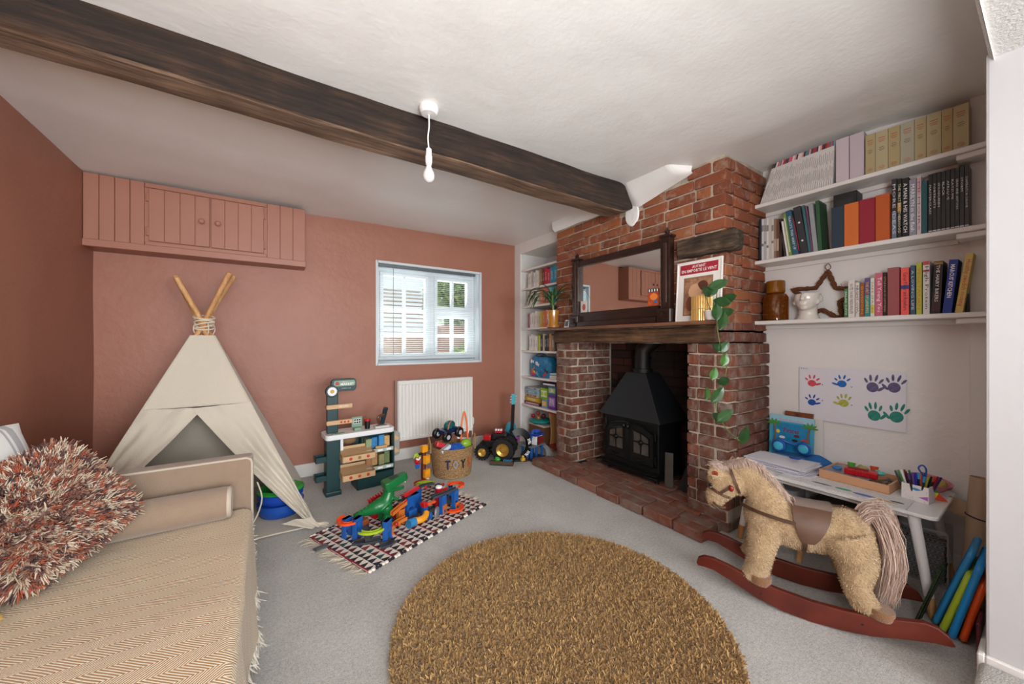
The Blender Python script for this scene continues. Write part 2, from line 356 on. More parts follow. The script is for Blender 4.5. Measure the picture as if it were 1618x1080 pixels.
# ------------------------------------------------------------------ ceiling beam
mb = MB()
def beam_fn(u, v):
    x = lerp(-1.02, 2.36, u); e = max(0, (u-0.93)/0.07); k = 1-0.55*e*e
    yc = 1.89+0.012*noise.noise(Vector((x*1.1, 0, 0))); hw = 0.083*k+0.006*noise.noise(Vector((x*3, 1, 0)))
    zt = zc(x, 1.89)+0.02-0.10*e*e; zb = 2.18+0.012*noise.noise(Vector((x*1.7, 2, 0)))-0.012*u + e*e*0.07
    a = 2*PI*v; sx = math.copysign(abs(math.cos(a))**0.22, math.cos(a)); sz = math.copysign(abs(math.sin(a))**0.22, math.sin(a))
    y = yc+sx*hw; z = (zt+zb)/2+sz*(zt-zb)/2
    d = 0.006*noise.noise(Vector((x*4, a*3, 5)))
    return Vector((x, y+d, z+d))
mb.grid(beam_fn, 110, 40)
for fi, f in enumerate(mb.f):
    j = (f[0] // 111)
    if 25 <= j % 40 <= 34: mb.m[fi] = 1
endc = [beam_fn(1, j/40) for j in range(40)]; mb.add(endc, [tuple(range(40))])
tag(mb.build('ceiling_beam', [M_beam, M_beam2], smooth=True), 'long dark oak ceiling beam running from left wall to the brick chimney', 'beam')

# ------------------------------------------------------------------ brickwork
random.seed(11)
def brick_meshes(mtl, n=6, L=0.215):
    out = []
    for i in range(n):
        b = MB().box(-L/2, L/2, -0.05, 0.05, -0.0325, 0.0325)
        b.v = [p+Vector((random.uniform(-1, 1)*0.004, random.uniform(-1, 1)*0.0015, random.uniform(-1, 1)*0.003)) for p in b.v]
        out.append(b.mesh('brick', mtl, smooth=True, bevel=0.006))
    return out
def run(parent, meshes, axis, a0, a1, plane, z, outward, h=0.065, gap=0.011, start_half=False):
    gap = 0.013
    """lay bricks along axis ('x' or 'y') from a0 to a1; faces lie at plane, bodies behind it away from outward (+1/-1)"""
    a = a0; first = True
    while a < a1-0.02:
        L = 0.105 if (first and start_half) else random.choice((0.215, 0.215, 0.205, 0.225, 0.105)); first = False
        if a1-(a+L) < 0.06: L = a1-a
        L = min(L, a1-a); c = a+L/2; pr = random.uniform(-0.005, 0.004); dz = random.uniform(-0.002, 0.002)
        sc = Matrix.Diagonal(((L-gap)/0.215, 0.9, h/0.065, 1)); rot = RY(random.uniform(-0.008, 0.008))@RZ(random.uniform(-.01, .01))
        if axis == 'y': M = T(plane-outward*(0.045-pr), c, z+dz)@RZ(PI/2)@rot@sc
        else: M = T(c, plane-outward*(0.045-pr), z+dz)@rot@sc
        inst('brick', random.choice(meshes), parent, M); a += L
CX = 2.38; YR = 1.158; YL = 2.79; OL = 2.57; OR = 1.425
mb = MB()
mb.box(CX+0.012, 2.94, YR+0.02, YL-0.01, 1.19, 2.5)
mb.box(CX+0.012, 2.94, OL+0.012, YL-0.01, 0.05, 1.30)
mb.box(CX+0.012, 2.94, 1.158, OR-0.012, 0.0, 1.19)
mb.box(CX+0.012, 2.94, YR+0.02, OR-0.012, 1.19, 1.30)
mb.box(2.93, 3.05, YR, YL, 1.3, 2.5)
chim = struct(mb.build('wall_chimney_breast', M_mortar))
BM1, BM2, BM3, BM4 = brick_meshes(M_brick), brick_meshes(M_brick2), brick_meshes(M_brick3), brick_meshes(M_brick4)
k = 0; z = 1.355
while z < 2.36:
    par = k % 2; top = 2.29 if True else 0
    yl = YL
    if z > 2.27: run(chim, BM1, 'y', YR if not par else YR+0.1, 1.42, CX, z, -1, start_half=par)
    elif z > 2.2: run(chim, BM1, 'y', YR if not par else YR+0.1, 1.78, CX, z, -1); run(chim, BM1, 'y', 2.0, YL, CX, z, -1)
    else: run(chim, BM1, 'y', YR if not par else YR+0.1, YL, CX, z, -1, start_half=par)
    run(chim, BM1, 'x', CX if par else CX+0.1, 2.93, YR, z, -1, start_half=par)
    z += 0.0748; k += 1
z = 0.1; k = 0; yr2 = 1.135
while z < 1.32:
    par = k % 2; t = min(1, max(0, (0.35-z)/0.3)); y_r = yr2+0.03*t
    if z < 1.18:
        run(chim, BM2, 'y', OL+(0.1 if par else 0), YL, CX, z, -1, start_half=par)
        run(chim, BM2, 'x', CX+(0 if par else 0.1), 2.92, OL, z, -1)
        run(chim, BM2, 'y', y_r+(0.1 if par else 0), OR, CX, z, -1, start_half=par)
    if z >= 1.18: run(chim, BM2, 'y', YR+(0.1 if par else 0), 1.30, CX, z, -1)
    run(chim, BM2, 'x', CX if par else CX+0.1, 2.93, y_r if z < 1.18 else YR, z, -1, start_half=par)
    z += 0.0755; k += 1
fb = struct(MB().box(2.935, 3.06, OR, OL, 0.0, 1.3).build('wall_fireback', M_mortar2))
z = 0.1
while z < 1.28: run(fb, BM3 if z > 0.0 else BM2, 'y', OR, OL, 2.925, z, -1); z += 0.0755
run(chim, BM2, 'x', CX, 2.93, 1.15, 0.033, -1)
# hearth slab with its bricks
hearth = struct(MB().box(2.16, 2.93, 1.20, 2.86, 0, 0.045).box(2.4, 2.93, OR, OL, 0, 0.055).build('floor_hearth', M_mortar2))
y = 1.18
while y < 2.85:
    w = random.choice((0.2, 0.225, 0.215)); w = min(w, 2.87-y)
    if 2.87-y-w < 0.07: w = 2.87-y
    b = random.choice(BM4); inst('brick', b, hearth, T(2.19+random.uniform(-.006, .004), y+w/2, 0.034+random.uniform(-.003, .003))@RZ(PI/2+random.uniform(-.02, .02))@Matrix.Diagonal(((w-0.012)/0.215, 1.04, 1.0, 1)))
    y += w
y = 1.18; row = 0
for x0 in (2.247, 2.352):
    y = 1.18-0.06*row
    y = 1.19
    first = True
    while y < 2.84:
        w = 0.13 if (first and row) else 0.215; first = False; w = min(w, 2.86-y)
        if w > 0.05: inst('brick', random.choice(BM4), hearth, T(x0+0.047, y+w/2, 0.034+random.uniform(-.004, .003))@RZ(PI/2+random.uniform(-.02, .02))@Matrix.Diagonal(((w-0.01)/0.215, 0.96, 1.0, 1)))
        y += w
    row = 1
for x0 in (2.455, 2.56, 2.665, 2.77, 2.87):
    y = OR+0.01+random.choice((0, -0.0)); first = True
    while y < OL-0.02:
        w = random.choice((0.215, 0.22)) if not first else random.choice((0.11, 0.215)); first = False; w = min(w, OL-y)
        if w > 0.05: inst('brick', random.choice(BM4), hearth, T(x0+0.05, y+w/2, 0.031+random.uniform(-.003, .002))@RZ(PI/2)@Matrix.Diagonal(((w-0.008)/0.215, 0.98, 1.0, 1)))
        y += w
# plaster coving over the brick top, haunch where the ceiling dips, patch under the beam end
def cove(u, v):
    y = lerp(1.38, 2.80, u); w = 0.03+0.015*noise.noise(Vector((y*6, 0, 0))); zl = 2.295+0.012*noise.noise(Vector((y*5, 3, 0)))
    if y < 1.80: w = 0.16*min(1, (y-1.38)/0.07)+0.01; zl = lerp(2.335, 2.245, min(1, (y-1.40)/0.4))
    elif y < 1.97: w = lerp(0.17, 0.03, (y-1.8)/0.17); zl = lerp(2.245, 2.29, (y-1.8)/0.17)
    a = Vector((CX-0.004, y, zl)); b = Vector((CX-w, y, zc(CX-w, y)+0.004)); m = (a+b)/2+Vector((-0.012, 0, -0.012))
    p = pl([a, m, b], v); return p+Vector((0, 0, 0.003*noise.noise(p*9)))
struct(MB().cloth(cove, 70, 8, 0.012).build('trim_plaster_cove', M_ceil, smooth=True))
pp = []
for i in range(18):
    a = 2*PI*i/18; r = 1+0.12*noise.noise(Vector((i*0.8, 0, 2))); pp.append((0.065*r*math.cos(a), 0.095*r*math.sin(a)))
struct(MB().prism(pp, 0, 0.018, M=T(CX-0.012, 1.87, 2.205)@RY(PI/2)@RZ(PI/2)).build('trim_plaster_patch', mat('#f2f1ee', 0.8, bump=0.6, bscale=30), smooth=True, bevel=0.006))

# lintel, mantel shelf, old timber stub
def rough_beam(x0, x1, y0, y1, z0, z1, seed, amp=0.006, n=60, cut=0):
    def fn(u, v):
        y = lerp(y0, y1, u); a = 2*PI*v; sx = math.copysign(abs(math.cos(a))**0.3, math.cos(a)); sz = math.copysign(abs(math.sin(a))**0.3, math.sin(a))
        k = 1.0-cut*max(0, 1-u*12)**2
        d = amp*noise.noise(Vector((y*6, a*2.2, seed)))+amp*0.5*noise.noise(Vector((y*22, a*4, seed)))
        return Vector(((x0+x1)/2+sx*((x1-x0)/2+d)*k, y, (z0+z1)/2+sz*((z1-z0)/2+d)*k))
    mb = MB(); mb.grid(fn, n, 36); mb.add([fn(0, j/36) for j in range(36)], [tuple(range(36))[::-1]]); mb.add([fn(1, j/36) for j in range(36)], [tuple(range(36))]); return mb
tag(rough_beam(2.355, 2.56, 1.225, 2.80, 1.192, 1.306, 3, 0.008).build('fireplace_lintel', M_lintel, smooth=True), 'rough charred oak lintel spanning the fireplace opening under the mantel shelf', 'lintel')
tag(MB().box(2.245, 2.40, 1.145, 2.89, 1.309, 1.334).build('mantel_shelf', M_mantel, bevel=0.005, segs=2), 'long brown wooden mantel shelf above the fireplace lintel', 'shelf')
tag(rough_beam(2.325, 2.43, 1.075, 1.455, 1.765, 1.89, 9, 0.012, 40, 0.35).build('timber_stub', M_stub, smooth=True), 'weathered old timber end embedded in the brick above the framed poster', 'timber')
# bookcase side panels and shelves belong to their things below
# ------------------------------------------------------------------ window_1 with casements, blind and the garden behind
M_upvc = mat('#d3dade', 0.3)
wf = MB()
for x0, x1, z0, z1 in ((wx0-0.012, wx0+0.012, wz0-0.012, wz1+0.012), (wx1-0.012, wx1+0.012, wz0-0.012, wz1+0.012), (wx0, wx1, wz1-0.012, wz1+0.012), (wx0, wx1, wz0-0.012, wz0+0.012)):
    wf.box(x0, x1, 3.728, 3.98, z0, z1)
win = struct(wf.build('window_1', M_upvc, bevel=0.003))
mb = MB(); fy0, fy1 = 3.88, 3.94
def bar(x0, x1, z0, z1, d=0): mb.box(x0, x1, fy0-d, fy1, z0, z1)
fx0, fx1, fz0, fz1 = wx0+0.012, wx1-0.012, wz0+0.012, wz1-0.012; mx = 1.50
bar(fx0, fx0+0.05, fz0, fz1); bar(fx1-0.06, fx1, fz0, fz1); bar(fx0+0.002, fx1-0.002, fz0, fz0+0.055, 0.003); bar(fx0+0.002, fx1-0.002, fz1-0.06, fz1, 0.003); bar(mx-0.035, mx+0.035, fz0+0.055, fz1-0.06, 0.001)
struct(mb.build('window_frame', M_upvc, win, bevel=0.004))
M_glass = bpy.data.materials.new('window_glass'); M_glass.use_nodes = True; g_ = M_glass.node_tree; g_.nodes.clear()
go = g_.nodes.new('ShaderNodeOutputMaterial'); gm = g_.nodes.new('ShaderNodeMixShader'); gt_ = g_.nodes.new('ShaderNodeBsdfTransparent'); gg = g_.nodes.new('ShaderNodeBsdfGlossy'); gg.inputs['Roughness'].default_value = 0.02; gm.inputs[0].default_value = 0.07
gt_.inputs[0].default_value = (0.96, 0.98, 0.97, 1); g_.links.new(gt_.outputs[0], gm.inputs[1]); g_.links.new(gg.outputs[0], gm.inputs[2]); g_.links.new(gm.outputs[0], go.inputs[0])
def casement(x0, x1, z0, z1, xs, zs, name):
    mb = MB(); t = 0.035
    for a in ((x0, x0+t, z0+t, z1-t), (x1-t, x1, z0+t, z1-t), (x0, x1, z0, z0+t), (x0, x1, z1-t, z1)): mb.box(a[0], a[1], fy0-0.015, fy1-0.01, a[2], a[3])
    for x in xs: mb.box(x-0.014, x+0.014, fy0-0.005, fy1-0.015, z0+t, z1-t)
    for z in zs: mb.box(x0+t, x1-t, fy0-0.004, fy1-0.016, z-0.014, z+0.014)
    c = struct(mb.build(name, M_upvc, win, bevel=0.003))
    struct(MB().box(x0+t, x1-t, fy0+0.02, fy0+0.024, z0+t, z1-t).build('pane', M_glass, c))
zm = 1.535
casement(fx0+0.05, mx-0.035, fz0+0.055, fz1-0.06, [(fx0+mx)/2+0.005], [1.27, zm], 'casement')
casement(mx+0.035, fx1-0.06, zm+0.03, fz1-0.06, [(mx+fx1)/2-0.01], [], 'casement')
casement(mx+0.035, fx1-0.06, fz0+0.055, zm-0.03, [(mx+fx1)/2-0.01], [1.27], 'casement')
struct(MB().box(mx+0.035, fx1-0.06, fy0-0.01, fy1, zm-0.03, zm+0.03).build('transom', M_upvc, win, bevel=0.003))
# venetian blind
bl = thing('venetian_blind', 'white venetian blind with thin open slats hanging inside the window', 'blind', (1.455, 3.79, 1.97))
M_slat = mat('#f4f6f6', 0.35)
MB().box(-0.545, 0.545, -0.014, 0.014, -0.012, 0.014).build('head_rail', mat('#6d7478', 0.4, metal=0.5), bl, bevel=0.003)
MB().box(-0.54, 0.54, -0.012, 0.012, -0.965, -0.95).build('bottom_rail', mat('#8f979b', 0.4), bl, bevel=0.003)
sm = MB().cloth(lambda u, v: Vector((lerp(-0.54, 0.54, u), lerp(-0.012, 0.012, v), 0.0018*math.sin(PI*v)-0.002*(v-0.5))), 1, 4, 0.0006).mesh('slat', M_slat)
for i in range(44): inst('slat', sm, bl, T(0, 0, -0.024-i*0.0212)@RX(math.radians(16)))
for x in (-0.4, 0.0, 0.4):
    MB().tube([(x, -0.013, 0), (x, -0.013, -0.955)], 0.0007, 4).build('ladder_cord', mat('#c9cdd0', 0.6), bl)
mb = MB().tube([(0.5, -0.02, 0), (0.503, -0.022, -0.5), (0.5, -0.03, -1.02)], 0.0012, 5).lathe([(0.002, 0), (0.007, -0.008), (0.008, -0.03), (0.003, -0.034)], 10, M=T(0.5, -0.03, -1.02)); mb.build('pull_cord', mat('#e7e4de', 0.5), bl)
MB().tube([(-0.4, -0.02, 0), (-0.4, -0.021, -0.9)], 0.0025, 6).build('tilt_wand', mat('#7c8588', 0.3), bl)
# garden beyond the window
struct(MB().box(-6, 12, 4.0, 14, -0.12, -0.02).build('ground_outside', mat('#b9b4aa', 0.9, var=0.3, vscale=2)))
gw = MB().box(2.75, 8, 6.6, 6.85, 0, 1.45).box(2.7, 8, 6.55, 6.9, 1.45, 1.52)
tag(gw.build('garden_wall', brick_mat('garden_brick', [(0, '#bd9a8c'), (1, '#cdb5a8')])), 'red brick garden wall seen through the right window panes', 'wall')
M_leafo = [mat('#7ba34f', 0.7), mat('#a4c069', 0.7), mat('#5f873f', 0.7)]
def bush(name, label, c, r, n, seed):
    t = thing(name, label, 'tree', (c[0], c[1], 0)); rr = random.Random(seed)
    MB().tube([(0, 0, 0), (0.03, 0, c[2]*0.5), (0, 0.05, c[2])], [0.09, 0.07, 0.03], 8).build('trunk', mat('#6a5947', 0.9), t)
    rt = []
    for _ in range(n):
        d = Vector((rr.gauss(0, 1), rr.gauss(0, 1), rr.gauss(0, 1))).normalized(); rt.append((Vector((0, 0, c[2]))+Vector((d.x*r[0], d.y*r[1], d.z*r[2]))*rr.random()**0.4, d))
    tufts('foliage', rt, M_leafo, t, 0.12, 0.09, 0.5, 0.9, seed=seed)
bush('tree', 'green leafy tree seen through the upper right window panes', (4.9, 9.0, 2.4), (1.6, 1.0, 1.1), 5000, 2)
bush('bush', 'low green bush against the garden wall outside the window', (3.2, 5.8, 0.75), (0.5, 0.3, 0.5), 1500, 3)
sh = thing('garden_outbuilding', 'pale outbuilding with a tiled roof seen through the left window panes', 'building', (1.4, 7.6, 0))
MB().box(-2.6, 1.6, 0, 2.0, 0, 1.33).build('wall', mat('#cfc8bd', 0.9, var=0.15), sh)
mb = MB()
for r in range(12):
    y = -0.2+r*0.14; z = 1.30+r*0.105
    for c in range(25): mb.box(-2.7+c*0.18, -2.7+c*0.18+0.172, y, y+0.19, z, z+0.02, M=None)
o = mb.build('roof_tile', mat('#c9c2ba', 0.8, var=0.3, vscale=6), sh); o['kind'] = 'stuff'

# ------------------------------------------------------------------ radiator
rad = thing('radiator', 'white panel radiator with vertical ribs on the terracotta wall below the window', 'radiator', (1.465, 3.66, 0.215))
M_rad = mat('#e3e0da', 0.35)
def radf(u, v):
    x = lerp(-0.405, 0.405, u); k = (x/0.0338) % 1; e = 0.008*max(0, min(1, 3*(abs(k-0.5)-0.18))) if 0.05 < v < 0.95 else 0.008
    return Vector((x, -0.052+(0.008-e if 0.05 < v < 0.95 else 0), lerp(0.01, 0.59, v)))
mb = MB()
mb.grid(lambda u, v: radf(u, [0, 0.045, 0.055, 0.5, 0.945, 0.955, 1][int(round(v*6))]), 240, 6); mb.box(-0.405, 0.405, -0.04, -0.0, 0.012, 0.588)
mb.build('front_panel', M_rad, rad, smooth=True)
MB().box(-0.412, 0.412, -0.054, 0.05, 0.588, 0.6).build('top_grille', M_rad, rad, bevel=0.004)
for s in (-1, 1): MB().box(min(s*0.405, s*0.413), max(s*0.405, s*0.413), -0.05, 0.05, 0.0, 0.6).build('side_panel', M_rad, rad, bevel=0.003)
[MB().box(x_, x_+0.04, 0.05, 0.078, 0.05, 0.5).build('bracket', M_rad, rad) for x_ in (-0.3, 0.26)]
v = MB().cyl((0.43, -0.005, 0.03), (0.43, -0.005, 0.07), 0.011).lathe([(0.019, 0), (0.022, 0.01), (0.022, 0.055), (0.017, 0.075)], 14, M=T(0.43, -0.005, 0.07)).cyl((0.40, -0.005, 0.045), (0.43, -0.005, 0.045), 0.008)
v.build('valve', mat('#e9e7e2', 0.3), rad, smooth=True)
MB().tube([(0.43, -0.005, 0.035), (0.43, -0.005, -0.2)], 0.007, 8).build('pipe', mat('#d9d5cc', 0.4), rad)

# ------------------------------------------------------------------ terracotta wall cupboard
cup = thing('wall_cupboard', 'long terracotta painted boarded cupboard high in the left corner with two small doors', 'cupboard', (-1.018, 3.55, 1.855))
CW = 1.275; CHt = 0.462
MB().box(0, CW, 0.012, 0.188, 0, CHt).build('body', M_tpaint, cup)
MB().box(-0.0, CW+0.004, -0.006, 0.188, -0.022, 0.026).build('bottom_rail', M_tpaint, cup, bevel=0.003)
def boards(x0, x1, z0, z1, n, y0, nm='board', par=cup, th=0.012):
    w = (x1-x0)/n
    for i in range(n): MB().box(x0+i*w+0.0015, x0+(i+1)*w-0.0015, y0, y0+th, z0, z1).build(nm, M_tpaint, par, bevel=0.002)
boards(0.002, 0.295, 0.026, CHt, 4, 0.0)
boards(1.005, CW, 0.026, CHt, 3, 0.0)
boards(0.295, 1.005, 0.43, CHt, 1, 0.0); boards(0.295, 1.005, 0.026, 0.05, 1, 0.0)
for x0, x1, kx in ((0.315, 0.648, 0.605), (0.655, 0.985, 0.70)):
    d = MB().box(x0, x1, 0.0, 0.008, 0.055, 0.425).build('door', M_tpaint, cup, bevel=0.002)
    n = 4; w = (x1-x0)/n
    for i in range(n): MB().box(x0+i*w+0.0015, x0+(i+1)*w-0.0015, -0.008, 0.0, 0.056, 0.424).build('board', M_tpaint, d, bevel=0.002)
    MB().lathe([(0.008, 0), (0.007, 0.012), (0.016, 0.02), (0.019, 0.03), (0.012, 0.038)], 16, M=T(kx, -0.008, 0.235)@RX(PI/2)).build('knob', M_tpaint, d, smooth=True)
    hx = x0-0.005 if x0 < 0.5 else x1+0.005
    for hz in (0.12, 0.36): MB().box(hx-0.008, hx+0.008, -0.012, 0, hz-0.03, hz+0.03).cyl((hx, -0.012, hz-0.03), (hx, -0.012, hz+0.03), 0.004, n=8).build('hinge', M_tpaint, d, bevel=0.001)

# ------------------------------------------------------------------ pendant lamp
pn = thing('pendant_lamp', 'white ceiling rose with bare bulb hanging beside the dark beam', 'lamp', (0.655, 1.725, zc(0.655, 1.725)+0.002))
MB().lathe([(0.046, 0), (0.047, -0.012), (0.044, -0.028), (0.036, -0.036), (0.006, -0.038)], 32).build('ceiling_rose', mat('#ece9e6', 0.35), pn, smooth=True)
MB().tube(curve([(0, 0, -0.036), (0.002, 0, -0.09), (-0.004, 0, -0.15), (0, 0, -0.205)], 14), 0.0035, 8).build('flex', mat('#ebe8e5', 0.5), pn, smooth=True)
MB().lathe([(0.006, -0.2), (0.013, -0.207), (0.015, -0.24), (0.017, -0.242), (0.017, -0.272), (0.015, -0.274), (0.015, -0.284)], 20).build('lamp_holder', mat('#ece9e6', 0.35), pn, smooth=True)
MB().lathe([(0.012, -0.28), (0.013, -0.295), (0.02, -0.31), (0.0275, -0.328), (0.0285, -0.342), (0.024, -0.358), (0.013, -0.368), (0.001, -0.371)], 24).build('bulb', mat('#dcdad6', 0.12, coat=0.5), pn, smooth=True)

# ------------------------------------------------------------------ teepee
tp = thing('teepee_tent', 'cream canvas play teepee on crossed wooden poles in the left corner', 'tent', (-0.36, 3.2, 0))
M_canvas = mat('#c9bfae', 0.9, bump=0.25, bscale=180, var=0.04, vscale=3, sheen=0.2)
AP = Vector((-0.005, 0.02, 1.345))
feet = {'fl': Vector((-0.575, -0.49, 0.0)), 'fr': Vector((0.585, -0.49, 0.0)), 'br': Vector((0.56, 0.42, 0.0)), 'bl': Vector((-0.575, 0.42, 0.0))}
off = {'fl': Vector((-0.012, -0.022, 0)), 'fr': Vector((0.02, -0.02, 0)), 'br': Vector((0.022, 0.018, 0)), 'bl': Vector((-0.01, 0.02, 0))}
ext = {'fl': 1.25, 'fr': 1.225, 'br': 1.2, 'bl': 1.24}
tops = {}
for k_ in feet:
    f = feet[k_]; a = AP+Vector((-off[k_].x*0.6, -off[k_].y*0.6, 0)); tip = f+(a-f)*ext[k_]
    if k_ == 'fr': tip.x -= 0.02
    MB().tube([f+Vector((0, 0, 0.003)), tip], 0.0155, 14).build('pole', M_pine, tp, smooth=True, bevel=0.003)
    tops[k_] = f+(a-f)*0.925+Vector((math.copysign(0.026, f.x), math.copysign(0.024, f.y), 0))
mb = MB(); rr = random.Random(4)
for j in range(7):
    r = 0.052+0.006*rr.random(); z0 = AP.z-0.05+j*0.012; c = AP
    mb.tube([(c.x+r*math.cos(a)*1.0, c.y+r*0.8*math.sin(a), z0+0.014*math.sin(a*1+j)) for a in [2*PI*i/20 for i in range(20)]], 0.0045, 6, closed=True)
for a in (0.4, 2.0, 3.6, 5.2): mb.tube(curve([(AP.x+0.05*math.cos(a), AP.y+0.04*math.sin(a), AP.z-0.02), (AP.x+0.06*math.cos(a), AP.y+0.05*math.sin(a), AP.z-0.06), (AP.x+0.045*math.cos(a), AP.y+0.04*math.sin(a), AP.z-0.10)], 5), 0.003, 5)
mb.build('rope', mat('#d8cbb4', 0.9), tp, smooth=True)
def fx(k_, t):  # point on canvas corner line, t 0 top .. 1 foot (outside the pole)
    f = feet[k_]; g = f+Vector((math.copysign(0.03, f.x), math.copysign(0.028, f.y), 0.012)); return tops[k_].lerp(g, t)
def panel(a, b, t0, t1, folds=0.006, seed=0):
    def fn(u, v):
        t = lerp(t0, t1, v); p = fx(a, t).lerp(fx(b, t), u)
        c = AP*0; n = Vector((p.x*0.8, p.y*0.8, 0)); n = n.normalized() if n.length > 0 else n
        s = math.sin(PI*u)*0.012*t
        return p - n*s + n*folds*noise.noise(Vector((p.x*5+seed, p.y*5, p.z*2.2)))*t
    return fn
for a, b in (('bl', 'fl'), ('fr', 'br'), ('br', 'bl')): MB().cloth(panel(a, b, 0, 1, 0.02, 2), 24, 36, 0.002).build('canvas_panel', M_canvas, tp, smooth=True)
SE = 0.36
MB().cloth(panel('fl', 'fr', 0, SE, 0.008, 5), 24, 16, 0.002).build('canvas_front', M_canvas, tp, smooth=True)
mb = MB()
L0, R0 = fx('fl', SE), fx('fr', SE)
mb.tube([L0+Vector((0, -0.004, 0)), (L0+R0)/2+Vector((0, -0.004, 0)), R0+Vector((0, -0.004, 0))], 0.0035, 6)
for k_ in ('fl', 'fr'): mb.tube([fx(k_, 0)*1+Vector((0, -0.004, 0)), fx(k_, 0.5)+Vector((0, -0.006, 0)), fx(k_, 1)+Vector((0, -0.004, 0))], 0.004, 6)
mb.build('seam', M_canvas, tp, smooth=True)
apx = (L0*0.50+R0*0.50)+Vector((-0.005, -0.01, -0.01))
def flap(side):
    k_ = 'fl' if side < 0 else 'fr'; tend = 0.80 if side < 0 else 0.955
    def fn(u, v):
        # u along pole (seam to tie), v from pole edge to free edge
        t = lerp(SE, tend, u); p = fx(k_, t)
        top = (apx+Vector((side*-0.03, 0, 0))); free = top.lerp(fx(k_, tend)+Vector((-side*0.05, -0.02, 0.02)), u**0.95)
        free += Vector((side*0.02, -0.012, -0.05))*math.sin(PI*u)*0.9
        q = p.lerp(free, v)
        fold = 0.019*math.sin(v*17+u*7)*u*(1-0.3*v)+0.012*noise.noise(Vector((u*5, v*5, side)))
        return q+Vector((0, -abs(0.01)-fold-0.02*v*u, fold*0.4))
    return fn
for s_ in (-1, 1): MB().cloth(flap(s_), 40, 26, 0.003).build('door_flap', M_canvas, tp, smooth=True)
def rflap(u, v):  # lower strip hanging round the right foot
    a = fx('fr', 0.955); p = a.lerp(fx('fr', 1.0)+Vector((0.02, -0.03, 0)), u); return p+Vector((-0.12*(1-u)*v-0.05*v, -0.012*math.sin(v*9), 0))
MB().cloth(rflap, 8, 10, 0.003).build('flap_hem', M_canvas, tp, smooth=True)
def matf(u, v):
    x = lerp(-0.57, 0.59, u); y = lerp(-0.51, 0.44, v); return Vector((x, y, 0.012+0.006*noise.noise(Vector((x*5, y*5, 0)))))
MB().cloth(matf, 24, 20, 0.008).build('ground_mat', M_canvas, tp, smooth=True)
mb = MB()
for pts in ([(0.30, -0.46, 0.34), (0.325, -0.47, 0.24), (0.30, -0.475, 0.14), (0.26, -0.47, 0.07), (0.23, -0.46, 0.03)], [(-0.33, -0.36, 0.45), (-0.325, -0.38, 0.36), (-0.33, -0.38, 0.30)], [(-0.31, -0.36, 0.45), (-0.30, -0.38, 0.38), (-0.305, -0.38, 0.33)]): mb.tube(curve(pts, 12), 0.004, 6)
for i in range(6): a = -0.9+i*0.35; mb.tube(curve([(0.61, -0.51, 0.03), (0.62+0.03*math.cos(a), -0.515+0.03*math.sin(a), 0.012), (0.62+0.07*math.cos(a), -0.52+0.06*math.sin(a), 0.006)], 5), 0.0025, 5)
mb.build('tie_cord', mat('#ddd2bd', 0.9), tp, smooth=True)
# tubs and dark cushion inside
for i, (nm, lb, c, z0, h, r) in enumerate((('play_tub', 'blue round ribbed plastic tub inside the teepee, lower one', '#1c4fa8', 0.022, 0.085, 0.135), ('play_tub', 'blue round plastic tub stacked on another tub inside the teepee', '#1b49b0', 0.109, 0.07, 0.135))):
    t = MB().lathe([(r*0.86, 0), (r*0.93, 0.01), (r*0.97, h*0.5), (r, h*0.52), (r*1.0, h*0.9), (r*1.04, h*0.92), (r*1.04, h)], 28, mi=0)
    tag(t.build(nm, mat(c, 0.3), None, smooth=True, M=T(0.07, 3.0, z0)), lb, 'tub')
tag(MB().lathe([(0.138, 0), (0.142, 0.01), (0.12, 0.022), (0.11, 0.014), (0.0, 0.014)], 28, caps=False).lathe([(0.138, 0), (0.0, 0.0)], 28, caps=False).build('play_dish', mat('#2f9e3c', 0.3), None, smooth=True, M=T(0.07, 3.0, 0.18)), 'green round dish on top of the blue tubs in the teepee', 'dish')
cd = MB().ball((0, 0, 0.13), (0.26, 0.2, 0.13), 20, 12)
tag(cd.build('floor_cushion', mat('#1d1f26', 0.9), None, smooth=True, M=T(-0.42, 3.05, 0.025)), 'dark navy floor cushion inside the teepee', 'cushion')

# ------------------------------------------------------------------ day bed
db = thing('day_bed', 'beige upholstered day bed with piped end panel along the left wall', 'day bed', (-0.54, 1.1, 0))
M_uph = mat('#8a7562', 0.9, bump=0.35, bscale=320, var=0.06, vscale=30, sheen=0.3); M_pipe = mat('#b3a797', 0.85)
MB().box(-0.45, 0.45, -1.0, 0.98, 0.09, 0.30).build('base', M_uph, db, bevel=0.02, segs=3)
MB().box(-0.455, 0.452, -0.98, 0.975, 0.31, 0.436).build('mattress', M_uph, db, bevel=0.035, segs=4)
MB().box(-0.46, 0.478, 0.985, 1.055, 0.05, 0.672).build('end_panel', M_uph, db, bevel=0.014, segs=3)
def rail_pts(y):
    return [(-0.46, y, 0.665), (0.455, y, 0.665), (0.47, y, 0.655), (0.474, y, 0.64), (0.474, y, 0.06)]
MB().tube(rail_pts(0.985), 0.005, 8).tube(rail_pts(1.055), 0.005, 8).build('piping', M_pipe, db, smooth=True)
for x in (-0.38, 0.38):
    for y in (-0.9, 0.9): MB().cyl((x, y, 0), (x, y, 0.095), 0.02, 0.028).build('leg', M_pine, db, smooth=True)
bo = thing('bolster_cushion', 'beige cylindrical bolster with pale piped end lying against the day bed end panel', 'cushion', (-0.50, 1.985, 0.448+0.066), rot=(0, PI/2, 0))
MB().lathe([(0.001, -0.12), (0.05, -0.12), (0.062, -0.115), (0.066, -0.10), (0.067, 0.0), (0.066, 0.345), (0.062, 0.356)], 32, M=None).build('cushion_body', M_uph, bo, smooth=True)
